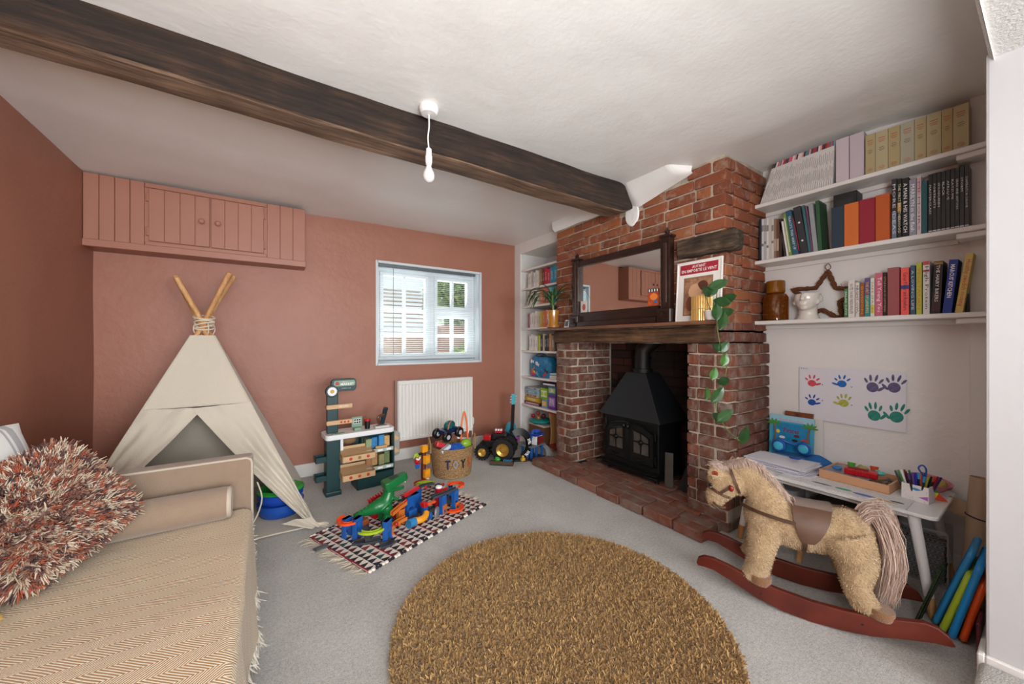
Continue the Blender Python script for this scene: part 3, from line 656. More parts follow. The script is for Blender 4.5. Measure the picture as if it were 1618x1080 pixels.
MB().lathe([(0.063, 0.352), (0.066, 0.362), (0.060, 0.368), (0.045, 0.362), (0.001, 0.364)], 32).build('end_cap', M_pipe, bo, smooth=True)
# herringbone throw
m, nt, b, tc = newmat('herringbone_throw', 0.9)
sp = N(nt, 'ShaderNodeSeparateXYZ'); wp = noise_n(nt, tc.outputs['Object'], 6, 2)
nt.links.new(tc.outputs['Object'], sp.inputs[0])
zig = mathn(nt, 'PINGPONG', mathn(nt, 'ADD', sp.outputs[1], mathn(nt, 'MULTIPLY', wp, 0.014)), 0.043)
ph = mathn(nt, 'ADD', mathn(nt, 'ADD', sp.outputs[0], mathn(nt, 'MULTIPLY', sp.outputs[2], 1.0)), mathn(nt, 'MULTIPLY', zig, 1.15))
st = mathn(nt, 'SINE', mathn(nt, 'MULTIPLY', ph, 2*PI/0.0092))
fac = mathn(nt, 'MULTIPLY', mathn(nt, 'ADD', st, 1.0), 0.5)
nt.links.new(ramp(nt, fac, [(0.40, '#9c6e34'), (0.58, '#d8ccb2')]), b.inputs['Base Color']); b.inputs['Sheen Weight'].default_value = 0.3
bumpn(nt, b, mathn(nt, 'ADD', fac, mathn(nt, 'MULTIPLY', noise_n(nt, tc.outputs['Object'], 500, 2), 0.5)), 0.5, 0.004); M_throw = m
def throw(u, v):
    y = lerp(-0.98, 0.945, v); s = u*1.28; n_ = 0.004*noise.noise(Vector((s*6, y*6, 1)))
    if s < 0.90: return Vector((-0.455+s, y, 0.443+n_+0.003*math.sin(y*9)))
    t = s-0.90; r = 0.03
    if t < r*PI/2: a = t/r; return Vector((0.445+r*math.sin(a), y, 0.413+r*math.cos(a)+n_))
    t -= r*PI/2; return Vector((0.475+0.012*t/0.33*(1+math.sin(y*14))+0.006*noise.noise(Vector((y*9, t*4, 7)))+0.006*math.sin(y*23)*t/0.33, y, 0.413-t))
ths = thing('sofa_throw', 'tan and cream herringbone woven throw spread over the day bed seat', 'throw', (-0.54, 1.1, 0))
MB().cloth(throw, 90, 60, 0.005).build('woven_cloth', M_throw, ths, smooth=True)
rt = []
for i in range(900):
    y = random.uniform(-0.98, 0.945); p = throw(1, (y+0.98)/1.925); rt.append((p, Vector((0.25, 0, -1))))
tufts('fringe', rt, [mat('#e3dacb', 0.9)], ths, 0.05, 0.003, 0.25, 0.25, segs=3, seed=5)
rt = [(throw(random.uniform(0.74, 1.0), 1.0), Vector((0.1, 0.9, -0.4))) for i in range(120)]
tufts('fringe', rt, [mat('#e3dacb', 0.9)], ths, 0.02, 0.003, 0.25, 0.3, segs=2, seed=6)

# ------------------------------------------------------------------ cushions on the day bed
def pillow(sx, sy, th, n=28):
    mb = MB()
    def f(sgn):
        def fn(u, v):
            a, c = 2*u-1, 2*v-1; e = max(0, (1-a*a))**0.42*max(0, (1-c*c))**0.42; pin = 1-0.06*(a*a*c*c)-0.07*(1-c*c)*abs(a)**3*0.3-0.0
            return Vector((a*sx/2*(1-0.07*(1-abs(a))*0-0.05*(c*c)*(1-a*a)), c*sy/2*(1-0.05*(a*a)*(1-c*c)), sgn*th/2*e))
        return fn
    mb.grid(f(1), n, n); g = MB(); g.grid(f(-1), n, n); mb.add(g.v, [tuple(reversed(q)) for q in g.f]); return mb
sc_ = thing('shaggy_cushion', 'square shaggy cushion of cream, rust and plum yarn tufts on the day bed', 'cushion', (-0.605, 1.80, 0.655), rot=(RZ(math.radians(38))@RX(math.radians(60))@RZ(math.radians(24))).to_euler())
sc_.scale = (0.9, 0.9, 0.9); pb = pillow(0.345, 0.345, 0.17); M_cr = mat('#c9b9a4', 0.9)
pb.build('cushion_body', mat('#8a6a5c', 0.9), sc_, smooth=True)
rt = []
for f_ in pb.f:
    a, b2, c, d = [pb.v[i] for i in f_]; n_ = (c-a).cross(d-b2)
    if n_.length < 1e-9: continue
    ar = n_.length/2; n_.normalize()
    for _ in range(max(1, int(ar*9000+random.random()))):
        u, v = random.random(), random.random(); p = a.lerp(b2, u).lerp(d.lerp(c, u), v); dr = n_+Vector((p.x, p.y, 0))*1.6; rt.append((p, dr.normalized()))
tufts('yarn_tuft', rt, [mat('#cdbba6', 0.9), mat('#b8a18b', 0.9), mat('#a4553b', 0.9), mat('#7d5348', 0.9), mat('#58403f', 0.9), mat('#ac7c66', 0.9)], sc_, 0.042, 0.0068, 0.22, 0.36, segs=3, seed=8, bundle=7, wts=[.24, .16, .16, .16, .15, .13], three=True)
m, nt, b, tc = newmat('striped_cotton', 0.9); sp = N(nt, 'ShaderNodeSeparateXYZ'); nt.links.new(tc.outputs['Object'], sp.inputs[0])
w_ = mathn(nt, 'FRACT', mathn(nt, 'MULTIPLY', sp.outputs[0], 9.0)); nt.links.new(ramp(nt, w_, [(0.0, '#d3d1ce'), (0.55, '#a3a2a3'), (0.62, '#d3d1ce'), (0.70, '#a3a2a3'), (0.9, '#d3d1ce')], 'CONSTANT'), b.inputs['Base Color']); bumpn(nt, b, noise_n(nt, tc.outputs['Object'], 300), 0.3, 0.003); M_strip = m
tag(pillow(0.50, 0.50, 0.17).build('striped_cushion', M_strip, None, smooth=True, M=T(-0.805, 1.80, 0.672)@RZ(math.radians(60))@RX(math.radians(74))), 'grey and white striped cushion leaning on the wall behind the shaggy cushion', 'cushion')
tag(pillow(0.45, 0.42, 0.15).build('striped_cushion', M_strip, None, smooth=True, M=T(-0.80, 1.45, 0.62)@RZ(math.radians(70))@RX(math.radians(62))), 'grey striped cushion at the left edge below the shaggy cushion', 'cushion')
tag(pillow(0.26, 0.2, 0.05, 14).build('mustard_cushion', mat('#c2a04f', 0.8), None, smooth=True, M=T(-0.74, 1.56, 0.475)@RZ(0.5)), 'small mustard yellow fabric piece at the left edge of the day bed', 'cushion')

# ------------------------------------------------------------------ round shag rug
rg = thing('round_rug', 'large round golden brown shag pile rug in the middle of the carpet', 'rug', (1.04, 1.2, 0.001))
MB().lathe([(0.685, 0), (0.69, 0.006), (0.68, 0.014), (0.001, 0.014)], 72).build('rug_backing', mat('#8a6c42', 0.95), rg)
rt = []
for i in range(90000):
    a = random.uniform(0, 2*PI); r = 0.69*math.sqrt(random.random()); x_, y_ = r*math.cos(a), r*math.sin(a); h_ = noise.noise(Vector((x_*55, y_*55, 0))); rt.append((Vector((x_, y_, 0.015+0.009*h_)), Vector((math.cos(a)*0.6*(r/0.69)**8+0.8*noise.noise(Vector((x_*40, y_*40, 5))), math.sin(a)*0.6*(r/0.69)**8+0.8*noise.noise(Vector((x_*40, y_*40, 9))), 1))))
tufts('pile', rt, [mat('#a37f4d', 0.9, sheen=0.3), mat('#b8945f', 0.9, sheen=0.3), mat('#8f6c3d', 0.9, sheen=0.3)], rg, 0.0115, 0.0052, 0.6, 0.55, segs=2, seed=9)

# ------------------------------------------------------------------ triangle patterned small rug
kr = thing('patterned_rug', 'small rectangular cream rug with rows of dark triangles under the toy track', 'rug', (0.428, 1.985, 0.001), math.atan2(0.371, 0.928))
m, nt, b, tc = newmat('triangle_weave', 0.95); sp = N(nt, 'ShaderNodeSeparateXYZ'); nt.links.new(tc.outputs['Object'], sp.inputs[0])
cu_ = mathn(nt, 'MULTIPLY', sp.outputs[0], 1/0.052); cv_ = mathn(nt, 'MULTIPLY', sp.outputs[1], 1/0.046)
fu = mathn(nt, 'FRACT', cu_); fv = mathn(nt, 'FRACT', cv_)
tri = mathn(nt, 'LESS_THAN', mathn(nt, 'ADD', mathn(nt, 'MULTIPLY', mathn(nt, 'ABSOLUTE', mathn(nt, 'SUBTRACT', fv, 0.5)), 2.0), fu), 0.98)
cx_ = N(nt, 'ShaderNodeCombineXYZ'); nt.links.new(mathn(nt, 'FLOOR', cu_), cx_.inputs[0]); nt.links.new(mathn(nt, 'FLOOR', cv_), cx_.inputs[1])
wn_ = N(nt, 'ShaderNodeTexWhiteNoise'); nt.links.new(cx_.outputs[0], wn_.inputs[0])
colr = ramp(nt, wn_.outputs['Value'], [(0, '#221d22'), (0.4, '#5a1c24'), (0.58, '#26243e'), (0.72, '#7c2f33'), (0.84, '#5b3a55'), (0.93, '#1f4a46')], 'CONSTANT')
c0 = mixc(nt, tri, '#dfd6cb', colr)
ln = mathn(nt, 'LESS_THAN', mathn(nt, 'FRACT', mathn(nt, 'MULTIPLY', sp.outputs[0], 1/0.156)), 0.06); c0 = mixc(nt, ln, c0, '#8b1f2c')
nt.links.new(c0, b.inputs['Base Color']); bumpn(nt, b, noise_n(nt, tc.outputs['Object'], 160, 3), 0.8, 0.006); M_kil = m
MB().cloth(lambda u, v: Vector((lerp(0, 0.97, u), lerp(0, 0.60, v), 0.008+0.0025*noise.noise(Vector((u*9, v*6, 0))))), 40, 26, 0.009).build('woven_field', M_kil, kr, smooth=True)
for y0 in (0.0, 0.60):
    mb = MB()
    for i in range(48): mb.ball((0.01+i*0.0202, y0, 0.009), (0.011, 0.012, 0.008), 8, 5, mi=(i // 2) % 2)
    mb.build('edge_binding', [mat('#e3dbd0', 0.95), mat('#28222a', 0.95)], kr, smooth=True)
rt = [(Vector((0, random.uniform(0, 0.6), 0.008)), Vector((-1, 0, 0))) for _ in range(46)]+[(Vector((0.97, random.uniform(0, 0.6), 0.008)), Vector((1, 0, 0))) for _ in range(46)]
o = tufts('fringe', rt, [mat('#e0d5c2', 0.95)], kr, 0.06, 0.0045, 0.3, 0.22, segs=3, seed=12, bundle=5)
for v_ in o.data.vertices: v_.co.z = 0.003+abs(v_.co.z-0.008)*0.5
# ------------------------------------------------------------------ books
M_page = mat('#d9d2c2', 0.9, var=0.12, vscale=200, stretch=(1, 30, 1))
_page = {}
def book(label, x, y, z, t, h, d, col, lean=0, title=None, tcol='#f0f0f0', th=0.5, tl=0.7, group=None, rough=0.5, name='book', toff=0.0, bands=(), up=False, font_bold=0.0):
    """spine faces -X at x; y is the centre; thickness t along Y; d depth into +X; lean>0 tips the top to -Y"""
    s = math.sin(abs(lean)); o = thing(name, label, 'book', (x, y, z+t/2*s+0.0005), group=group, rot=(lean, 0, 0))
    c = 0.0018
    mb = MB().box(0, c, -t/2, t/2, 0, h).box(c, d, -t/2, -t/2+c, 0, h).box(c, d, t/2-c, t/2, 0, h)
    mb.build('cover', mat(col, rough), o, bevel=0.0006)
    MB().box(c, d-0.004, -t/2+c, t/2-c, 0.003, h-0.003).build('pages', M_page, o)
    for (z0, z1, bc) in bands: MB().box(-0.0006, 0.0005, -t/2+0.0008, t/2-0.0008, z0*h, z1*h).build('spine_band', mat(bc, rough), o)
    if title: text(title, mat(tcol, 0.5), o, 'spine_title', (F_xu if up else F_xd)(-0.0008, 0, h*0.5+toff*h), t*th, h*tl, bold=font_bold)
    return o
def shelf_board(o, y0, y1, x0, x1, z, th=0.02):
    pass
# right alcove shelves: each plank is its own thing with bearers
ZS = (2.128, 1.748, 1.341)
for z, nm in zip(ZS, ('top', 'middle', 'lowest')):
    sh = thing('wall_shelf', 'white painted wooden wall shelf in the right alcove, %s of three' % nm, 'shelf', (2.84, 0.7, z), group=None)
    MB().box(-0.088, 0.085, -0.548, 0.478, -0.024, 0).build('board', M_wwood, sh, bevel=0.003)
    MB().box(-0.07, 0.04, -0.545, -0.415, -0.052, -0.025).build('bearer', M_wwood, sh, bevel=0.003)
    MB().box(0.07, 0.084, -0.41, 0.475, -0.052, -0.025).build('bearer', M_wwood, sh, bevel=0.003)
XB = 2.79
z1 = ZS[0]
# top shelf: magazines
rr = random.Random(21); M_mag = mat('#dcd9d6', 0.35)
tops_c = ['#a33a40', '#d8607a', '#3d3f52', '#1e1e22', '#c94f3a', '#e3a0a4', '#5a7f92', '#7d2b3a', '#e6d9cf', '#33506b']
names = ['red', 'pink', 'slate', 'black', 'orange', 'pale pink', 'blue', 'maroon', 'cream', 'navy']
y = 1.140; nmag = 34
for i in range(nmag):
    t = 0.0110; h = 0.265; lean = 0.30*(1-i/nmag)**0.8+0.02
    o = thing('magazine', 'thin white-spined magazine with coloured heading leaning on the top shelf', 'magazine', (XB, y, z1+0.0025), group='row of magazines leaning on the top shelf', rot=(lean, 0, 0))
    z_h = min(h, (zc(XB, y)-0.02-z1)/math.cos(lean))
    MB().box(0, 0.2, -0.0046, 0.0046, 0, z_h).build('pages', M_mag, o, bevel=0.0006)
    MB().box(-0.0006, 0.0, -0.0044, 0.0044, z_h*0.88, z_h*0.995).build('heading', mat(rr.choice(tops_c), 0.4), o)
    for k_ in range(2): a = 0.15+0.35*k_+rr.random()*0.1; MB().box(-0.0005, 0.0, -0.0014, 0.0014, z_h*a, z_h*(a+0.22)).build('spine_print', mat(rr.choice(['#9a9794', '#a8a5a2', '#b89a94', '#8d8e92']), 0.5), o)
    y -= t*(0.98+0.12*(1-i/nmag))
y0m = 0.742
def boxfile(label, ya, yb, z, h, col, d=0.13, x=XB):
    o = thing('box_file', label, 'box file', (x, (ya+yb)/2, z+0.0005)); t = abs(ya-yb)-0.002
    MB().box(0, 0.003, -t/2, t/2, 0, h).box(0.003, d, -t/2, -t/2+0.003, 0, h).box(0.003, d, t/2-0.003, t/2, 0, h).build('case', mat(col, 0.6, bump=0.1, bscale=200), o, bevel=0.001)
    MB().box(0.004, d-0.002, -t/2+0.003, t/2-0.003, 0.002, h-0.004).build('lining', mat('#d8d3ca', 0.8), o); return o
boxfile('plain pale lilac box file beside the magazines on the top shelf', 0.742, 0.682, z1, 0.262, '#d3c5cd')
boxfile('plain pale lilac box file next to the cream volumes on the top shelf', 0.680, 0.618, z1, 0.26, '#cdbfc9')
ys = [0.613, 0.572, 0.522, 0.477, 0.425, 0.384, 0.333, 0.297, 0.247]
cols = ['#b9a97f', '#bdb08c', '#b5a478', '#b3ae97', '#b9ab84', '#bcb08c', '#b8a678', '#c0b48e']
desc = ['thin tan', 'wide cream', 'tan', 'greenish grey', 'narrow cream', 'wide pale', 'thin darker tan', 'widest cream']
posn = ['first from the lilac boxes', 'second from the lilac boxes', 'third from the lilac boxes', 'fourth from the lilac boxes', 'fifth from the lilac boxes', 'third from the right end', 'second from the right end', 'at the right end']
for i in range(8):
    ya, yb = ys[i], ys[i+1]; t = ya-yb-0.0015; yc = (ya+yb)/2; h = min(0.228-0.001*i, zc(XB, yc)-0.015-z1)
    o = book('%s old hardback volume on the top shelf, %s' % (desc[i], posn[i]), XB, yc, z1, t, h, 0.13, cols[i], group='old cream hardback set', rough=0.8)
    for (zz_, w, hh, c_, s_) in ((0.83, 0.55, 0.009, '#b5674e', 'THE WORKS'), (0.78, 0.6, 0.007, '#b5674e', 'OF THE'), (0.74, 0.45, 0.007, '#b5674e', 'COLLECTED'), (0.60, 0.4, 0.006, '#6d675a', 'VOLUME'), (0.56, 0.5, 0.005, '#6d675a', 'EDITED BY'), (0.53, 0.35, 0.005, '#6d675a', 'NOTES')):
        MB().box(-0.0005, 0, -t*w/2, t*w/2, h*zz_, h*zz_+hh*0.45).build('print_line', mat(c_, 0.7), o)
    r_ = t*0.2; mb = MB()
    for q in range(3): mb.tube([(-0.0005, (r_*(1-q*0.3))*math.cos(a)*1.2, h*0.13+(r_*(1-q*0.3))*math.sin(a)) for a in [2*PI*k/14 for k in range(14)]], 0.0006, 3, closed=True)
    e_ = mb.build('crest', mat('#c4735a', 0.7), o); e_['kind'] = 'stuff'
# middle shelf
z2 = ZS[1]
thin = [('#26303c', 'dark blue'), ('#d7d6d2', 'white'), ('#b9bcc0', 'pale grey'), ('#e4e2de', 'bright white'), ('#c9c5bd', 'stone grey'), ('#d7d0c4', 'ivory'), ('#8d7460', 'brown and white'), ('#6a4b3b', 'brown patterned'), ('#43342c', 'dark brown')]
y = 1.140
for i, (c_, n_) in enumerate(thin):
    t = 0.0135; book('thin %s booklet by the brick chimney on the middle shelf' % n_, XB, y, z2, t, 0.29-0.004*i, 0.13, c_, -0.0, group='thin booklets beside the chimney', title=None, bands=[(0.3+0.05*(i % 3), 0.36+0.05*(i % 3), '#7d7a76'), (0.7, 0.85, '#8c8884')] if i in (1, 2, 3, 5) else [(0.2, 0.5, '#b9a58f')] if i in (6, 7) else ())
    y -= t+0.0012
y -= 0.008
for (lb, t, h, c_, ln, ti, tc_, gap) in (
    ('leaning charcoal thin book after the booklets on the middle shelf', 0.011, 0.24, '#3c3634', -0.13, None, '', 0.003),
    ('leaning white thin book on the middle shelf', 0.012, 0.24, '#e6e3de', -0.13, None, '', 0.002),
    ('leaning lime green book on the middle shelf', 0.018, 0.285, '#7a9a45', -0.13, None, '', 0.004),
    ('leaning teal hardback with white spine title on the middle shelf', 0.032, 0.30, '#2a5f74', -0.14, "TRACY'S THIS WAY UP", '#e8eef0', 0.003),
    ('leaning thin black and red book on the middle shelf', 0.009, 0.27, '#2a1c20', -0.15, None, '', 0.001),
    ('leaning charcoal ring binder with two white finger holes', 0.04, 0.31, '#33353a', -0.14, None, '', 0.002),
    ('leaning thin teal folder on the middle shelf', 0.014, 0.31, '#3f6c74', -0.12, None, '', 0.001),
    ('leaning thin mauve folder on the middle shelf', 0.010, 0.30, '#6b4a66', -0.11, None, '', 0.001),
    ('leaning light grey folder on the middle shelf', 0.024, 0.31, '#9aa0a4', -0.09, None, '', 0.001),
    ('dark green lever folder on the middle shelf', 0.02, 0.315, '#2f5a3c', -0.05, None, '', 0.002)):
    t *= 0.93
    o = book(lb, XB, y-t/2, z2, t, h, 0.13, c_, ln, ti, tc_ or '#ffffff', 0.45, 0.75)
    if 'binder' in lb:
        for zz_ in (0.28, 0.66): MB().cyl((-0.001, 0, h*zz_), (0.001, 0, h*zz_), 0.006, n=14).build('finger_hole', WHT, o)
    if 'lime' in lb or 'black and red' in lb: MB().box(-0.0008, 0, -t*0.1, t*0.3, h*0.1, h*0.9).build('spine_stripe', mat('#d9dccb' if 'lime' in lb else '#c2274a', 0.5), o)
    y -= t+gap
bb = thing('black_box_file', 'large black box file standing behind the coloured boxes on the middle shelf', 'box file', (2.86, 0.758, z2+0.0005))
MB().box(-0.05, 0.06, -0.105, 0.0, 0, 0.325).build('case', mat('#17191c', 0.5), bb, bevel=0.002)
MB().box(-0.051, -0.05, -0.09, -0.015, 0.2, 0.29).build('label_panel', mat('#1f2226', 0.3), bb)
for lb, ya, yb, c_, h in (('plain navy blue box on the middle shelf beside the orange one', 0.757, 0.700, '#2b3a4a', 0.243), ('bright orange box between the navy and crimson ones', 0.699, 0.636, '#d8702f', 0.245), ('crimson red box between two orange ones', 0.635, 0.569, '#9a1f36', 0.248), ('burnt orange box on the middle shelf right of the crimson one', 0.568, 0.512, '#c25a20', 0.252)):
    o = thing('storage_box', lb, 'box', (XB-0.02, (ya+yb)/2, z2+0.0005)); t = ya-yb-0.001
    MB().box(0, 0.078, -t/2, t/2, 0, h).build('case', mat(c_, 0.65, bump=0.1, bscale=250), o, bevel=0.0015)
    MB().box(0.0785, 0.08, -t/2+0.004, t/2-0.004, 0.004, h-0.004).build('back_panel', mat('#d3cdc2', 0.8), o)
B2 = [('slim black and slate hardback right of the burnt orange box', 0.509, 0.489, '#2c2d33', 0.325, 'MORE IDEAS', '#d8d8d8', [(0.02, 0.45, '#6c7a92')]),
 ('black paperback with bold yellow and white title on the middle shelf', 0.488, 0.471, '#1b1a1a', 0.32, 'THE FIRST BROTHERHOOD', '#e9dfc0', [(0.45, 0.6, '#b98a3c')]),
 ('wide black book with white serif title about a wristwatch', 0.470, 0.445, '#121212', 0.315, 'A MAN & HIS WATCH', '#f2f2f2', []),
 ('light grey paperback with white title on the middle shelf', 0.444, 0.418, '#9295a0', 0.298, 'MARILYN in the flash', '#f6f6f8', []),
 ('white and pink mottled book on the middle shelf', 0.417, 0.401, '#d8ced0', 0.305, 'MEMOIRS', '#a85a6a', [(0.75, 0.98, '#c9a6ac')]),
 ('plain dark teal hardback beside the black series', 0.400, 0.380, '#235a60', 0.275, None, '', [])]
for lb, ya, yb, c_, h, ti, tc_, bd in B2: book(lb, XB, (ya+yb)/2, z2, ya-yb-0.001, h, 0.125, c_, 0, ti, tc_ or '#fff'*2, 0.6, 0.82, bands=bd)
ts = ['MASTERCLASS', 'PORTRAITS', 'WOODLANDS', 'BLACK', 'AFRIQUE', 'KATSUMI', 'GRASS AND ANTONIA', 'STORM', 'CONTRASTS IN COLOUR']
yy = 0.378; st_ = (0.378-0.247)/9
order = ['first', 'second', 'third', 'fourth', 'fifth', 'sixth', 'seventh', 'eighth', 'ninth']
for i in range(9):
    t = st_-0.001
    o = book('slim black volume with white capital title, %s from the teal hardback' % order[i], XB, yy-st_*(i+0.5), z2, t, 0.30+0.001*(i % 3), 0.125, '#141416', 0, ts[i], '#f0f0f0', 0.5, min(0.5, 0.045*len(ts[i])), toff=0.30-0.5*min(0.5, 0.045*len(ts[i]))+0.02, bands=[(0.03, 0.05, '#d9dde0')], group='black slim volumes on the middle shelf', rough=0.35)
# lowest shelf books
z3 = ZS[2]
B3 = [('thin green paperback at the left end of the lowest shelf row', 0.704, 0.687, '#3f7a4b', 0.168, 'SALAD DAYS', '#e8efe2', 0),
 ('white paperback with small dark lettering on the lowest shelf', 0.686, 0.657, '#e2ded8', 0.213, 'NOTES ON AN UNKNOWN LIFE', '#333333', 0),
 ('thin white and black paperback on the lowest shelf', 0.655, 0.637, '#d7d2cc', 0.198, 'NIGHT OWL', '#222222', 0),
 ('rust brown paperback on the lowest shelf', 0.635, 0.617, '#9a5836', 0.19, 'DIVISION', '#d9a43a', 0),
 ('purple over teal paperback with yellow lettering', 0.616, 0.593, '#2a8d92', 0.217, 'THE ART OF LANDING', '#e6c65a', 0),
 ('white and yellow paperback beside the pink one', 0.592, 0.575, '#e5e1d4', 0.213, 'SAFE SPACES', '#8a8f5a', 0),
 ('pink paperback with white script title', 0.573, 0.543, '#c9657c', 0.238, 'Tell Young You', '#f7e9ee', 0),
 ('thin black paperback with tan lettering', 0.542, 0.527, '#211c1c', 0.236, 'LITTLE BOOK OF CAPTURING', '#c79d5e', 0),
 ('thick dusty red cloth book without title', 0.525, 0.479, '#9b4f50', 0.258, None, '', 0),
 ('coral book with dark blue name band', 0.475, 0.444, '#ee5a52', 0.25, 'Career Power and Anywhere', '#2b2030', 0),
 ('slate blue book next to the coral one', 0.440, 0.422, '#31546b', 0.257, 'A LOVING LIFE', '#c9d6df', 0),
 ('yellow green spotted book on the lowest shelf', 0.419, 0.399, '#b7bf3c', 0.268, 'VEGETARIAN', '#d86a3a', 0),
 ('white tall cookbook with dark title', 0.396, 0.372, '#dedbd8', 0.27, 'High Protein', '#2d2d30', 0)]
for lb, ya, yb, c_, h, ti, tc_, ln in B3:
    bd = [(0.55, 1.0, '#6b4b86')] if 'purple' in lb else [(0.55, 0.63, '#2e3f8a')] if 'coral' in lb else [(0.93, 1, '#c94b50'), (0.80, 0.84, '#c94b50')] if 'tall cookbook' in lb else [(0.08, 0.3, '#e0cf53')] if 'white and yellow' in lb else ()
    book(lb, XB, (ya+yb)/2, z3, ya-yb-0.001, h, 0.125, c_, ln, ti, tc_ or '#ffffff', 0.55, 0.8, bands=bd)
book('black cookbook with white and red spine print leaning slightly', XB, 0.353, z3, 0.031, 0.262, 0.125, '#19171a', 0.04, 'THE HAIRY BIKERS', '#e8e4dc', 0.4, 0.7, toff=0.08, bands=[(0.05, 0.4, '#3a2022'), (0.94, 0.985, '#a97c33')])
book('royal blue cookbook with white capital title leaning right', XB, 0.316, z3, 0.029, 0.262, 0.125, '#22409a', 0.085, "MARCUS' KITCHEN", '#f2f4fa', 0.5, 0.62, toff=0.1, font_bold=0.02)
book('yellow cookbook with pink script title leaning at the right end', XB, 0.279, z3, 0.024, 0.285, 0.125, '#dcc06a', 0.12, 'Healthy swedish cooking', '#c33f58', 0.7, 0.78)
book('dark brown book standing behind the yellow cookbook at the pier', 2.83, 0.2595, z3, 0.008, 0.27, 0.09, '#2a211f', 0)
# amber jar, face planter, star
j = thing('amber_jar', 'amber glass storage jar with lid holding brown nuts on the lowest shelf', 'jar', (2.85, 1.072, z3+0.0005))
M_amb = mat('#c8791e', 0.04, trans=0.85)
MB().lathe([(0.001, 0.0), (0.066, 0.0), (0.072, 0.006), (0.072, 0.155), (0.06, 0.178), (0.048, 0.184), (0.045, 0.184), (0.056, 0.174), (0.068, 0.152), (0.068, 0.01), (0.001, 0.008)], 32, caps=False).build('glass_body', M_amb, j, smooth=True)
MB().lathe([(0.001, 0.186), (0.049, 0.186), (0.054, 0.19), (0.054, 0.262), (0.05, 0.268), (0.001, 0.268)], 28).build('lid', mat('#9a6216', 0.12, trans=0.35), j, smooth=True)
rr = random.Random(3); mb = MB()
for k_ in range(5):
    for i in range(11):
        a = i*2*PI/8+k_; r = 0.048 if i < 8 else 0.018; mb.ball((r*math.cos(a), r*math.sin(a), 0.026+k_*0.024+rr.random()*0.006), (0.015, 0.013, 0.012), 8, 6)
o = mb.build('nuts', mat('#6b3e20', 0.6, var=0.3), j, smooth=True); o['kind'] = 'stuff'
# face planter: remeshed head, open at the brow
mb = MB()
mb.ball((0, 0, 0.115), (0.058, 0.05, 0.062), 24, 18).ball((-0.012, 0, 0.088), (0.05, 0.038, 0.045), 20, 14).ball((-0.04, 0, 0.062), (0.018, 0.018, 0.014), 14, 10)
mb.tube([(0.012, 0, -0.01), (0.010, 0, 0.03), (0.004, 0, 0.09)], [0.05, 0.034, 0.036], 20)
mb.tube([(-0.054, 0, 0.128), (-0.066, 0, 0.104), (-0.069, 0, 0.097)], [0.007, 0.0095, 0.008], 10).ball((-0.06, 0.007, 0.097), 0.0055).ball((-0.06, -0.007, 0.097), 0.0055)
mb.ball((-0.056, 0, 0.082), (0.009, 0.017, 0.0045)).ball((-0.055, 0, 0.0735), (0.009, 0.014, 0.0055))
for s_ in (-1, 1): mb.ball((0.004, s_*0.05, 0.105), (0.012, 0.006, 0.018)).tube([(-0.02, s_*0.036, 0.088), (0.015, s_*0.046, 0.10)], [0.014, 0.012], 10)
me = remesh(mb, 0.0035, 3, 0.5); bm = bmesh.new(); bm.from_mesh(me)
bmesh.ops.bisect_plane(bm, geom=bm.verts[:]+bm.edges[:]+bm.faces[:], plane_co=(0, 0, 0.132), plane_no=(0, 0, 1), clear_outer=True)
bmesh.ops.bisect_plane(bm, geom=bm.verts[:]+bm.edges[:]+bm.faces[:], plane_co=(0, 0, 0.001), plane_no=(0, 0, -1), clear_outer=True)
bm.to_mesh(me); bm.free(); me.materials.clear(); me.materials.append(mat('#e9e4dc', 0.2, coat=0.5))
fp = thing('face_planter', 'glossy white ceramic planter shaped like the lower half of a face', 'planter', (2.845, 0.895, z3+0.0005)); fp.scale = (1.25, 1.38, 1.22)
inst('head', me, fp)
mb = MB().lathe([(0.001, 0.118), (0.046, 0.118), (0.05, 0.124)], 24, caps=False); mb.build('inner_bowl', mat('#d5cfc5', 0.5), fp, smooth=True)
stt = thing('woven_star', 'brown raffia wrapped star decoration standing behind the face planter', 'decoration', (2.905, 0.845, z3+0.003), rot=(0.12, 0, 0))
P5 = []
for i in range(10):
    a = PI/2+i*PI/5; r = 0.165 if i % 2 == 0 else 0.075; P5.append(Vector((0, r*math.cos(a)*1.1, 0.135+r*math.sin(a))))
P5 = [p for p in P5]; mb = MB(); pts = []
for i in range(10):
    for q in range(8): pts.append(P5[i].lerp(P5[(i+1) % 10], q/8))
mb.tube(pts, [0.013+0.002*math.sin(i*2.3) for i in range(len(pts))], 8, closed=True)
mb.build('star_frame', mat('#6e4226', 0.95, bump=0.9, bscale=150), stt, smooth=True)
rt = [(pts[i % 80]+Vector((0, random.uniform(-.008, .008), random.uniform(-.008, .008))), Vector((random.gauss(0, 1), random.gauss(0, 1), random.gauss(0, 1))).normalized()) for i in range(1600)]
rt = [r for r in rt if r[0].z > -0.0]
tufts('raffia_fluff', rt, [mat('#6e4226', 0.9), mat('#8a5836', 0.9)], stt, 0.014, 0.0018, 0.4, 0.3, seed=2)
MB().tube(curve([(-0.01, 0, 0.30), (-0.012, 0.014, 0.325), (-0.012, 0, 0.345), (-0.012, -0.014, 0.32), (-0.01, 0, 0.30)], 12), 0.0022, 6).build('hanging_loop', mat('#6e4226', 0.9), stt, smooth=True)

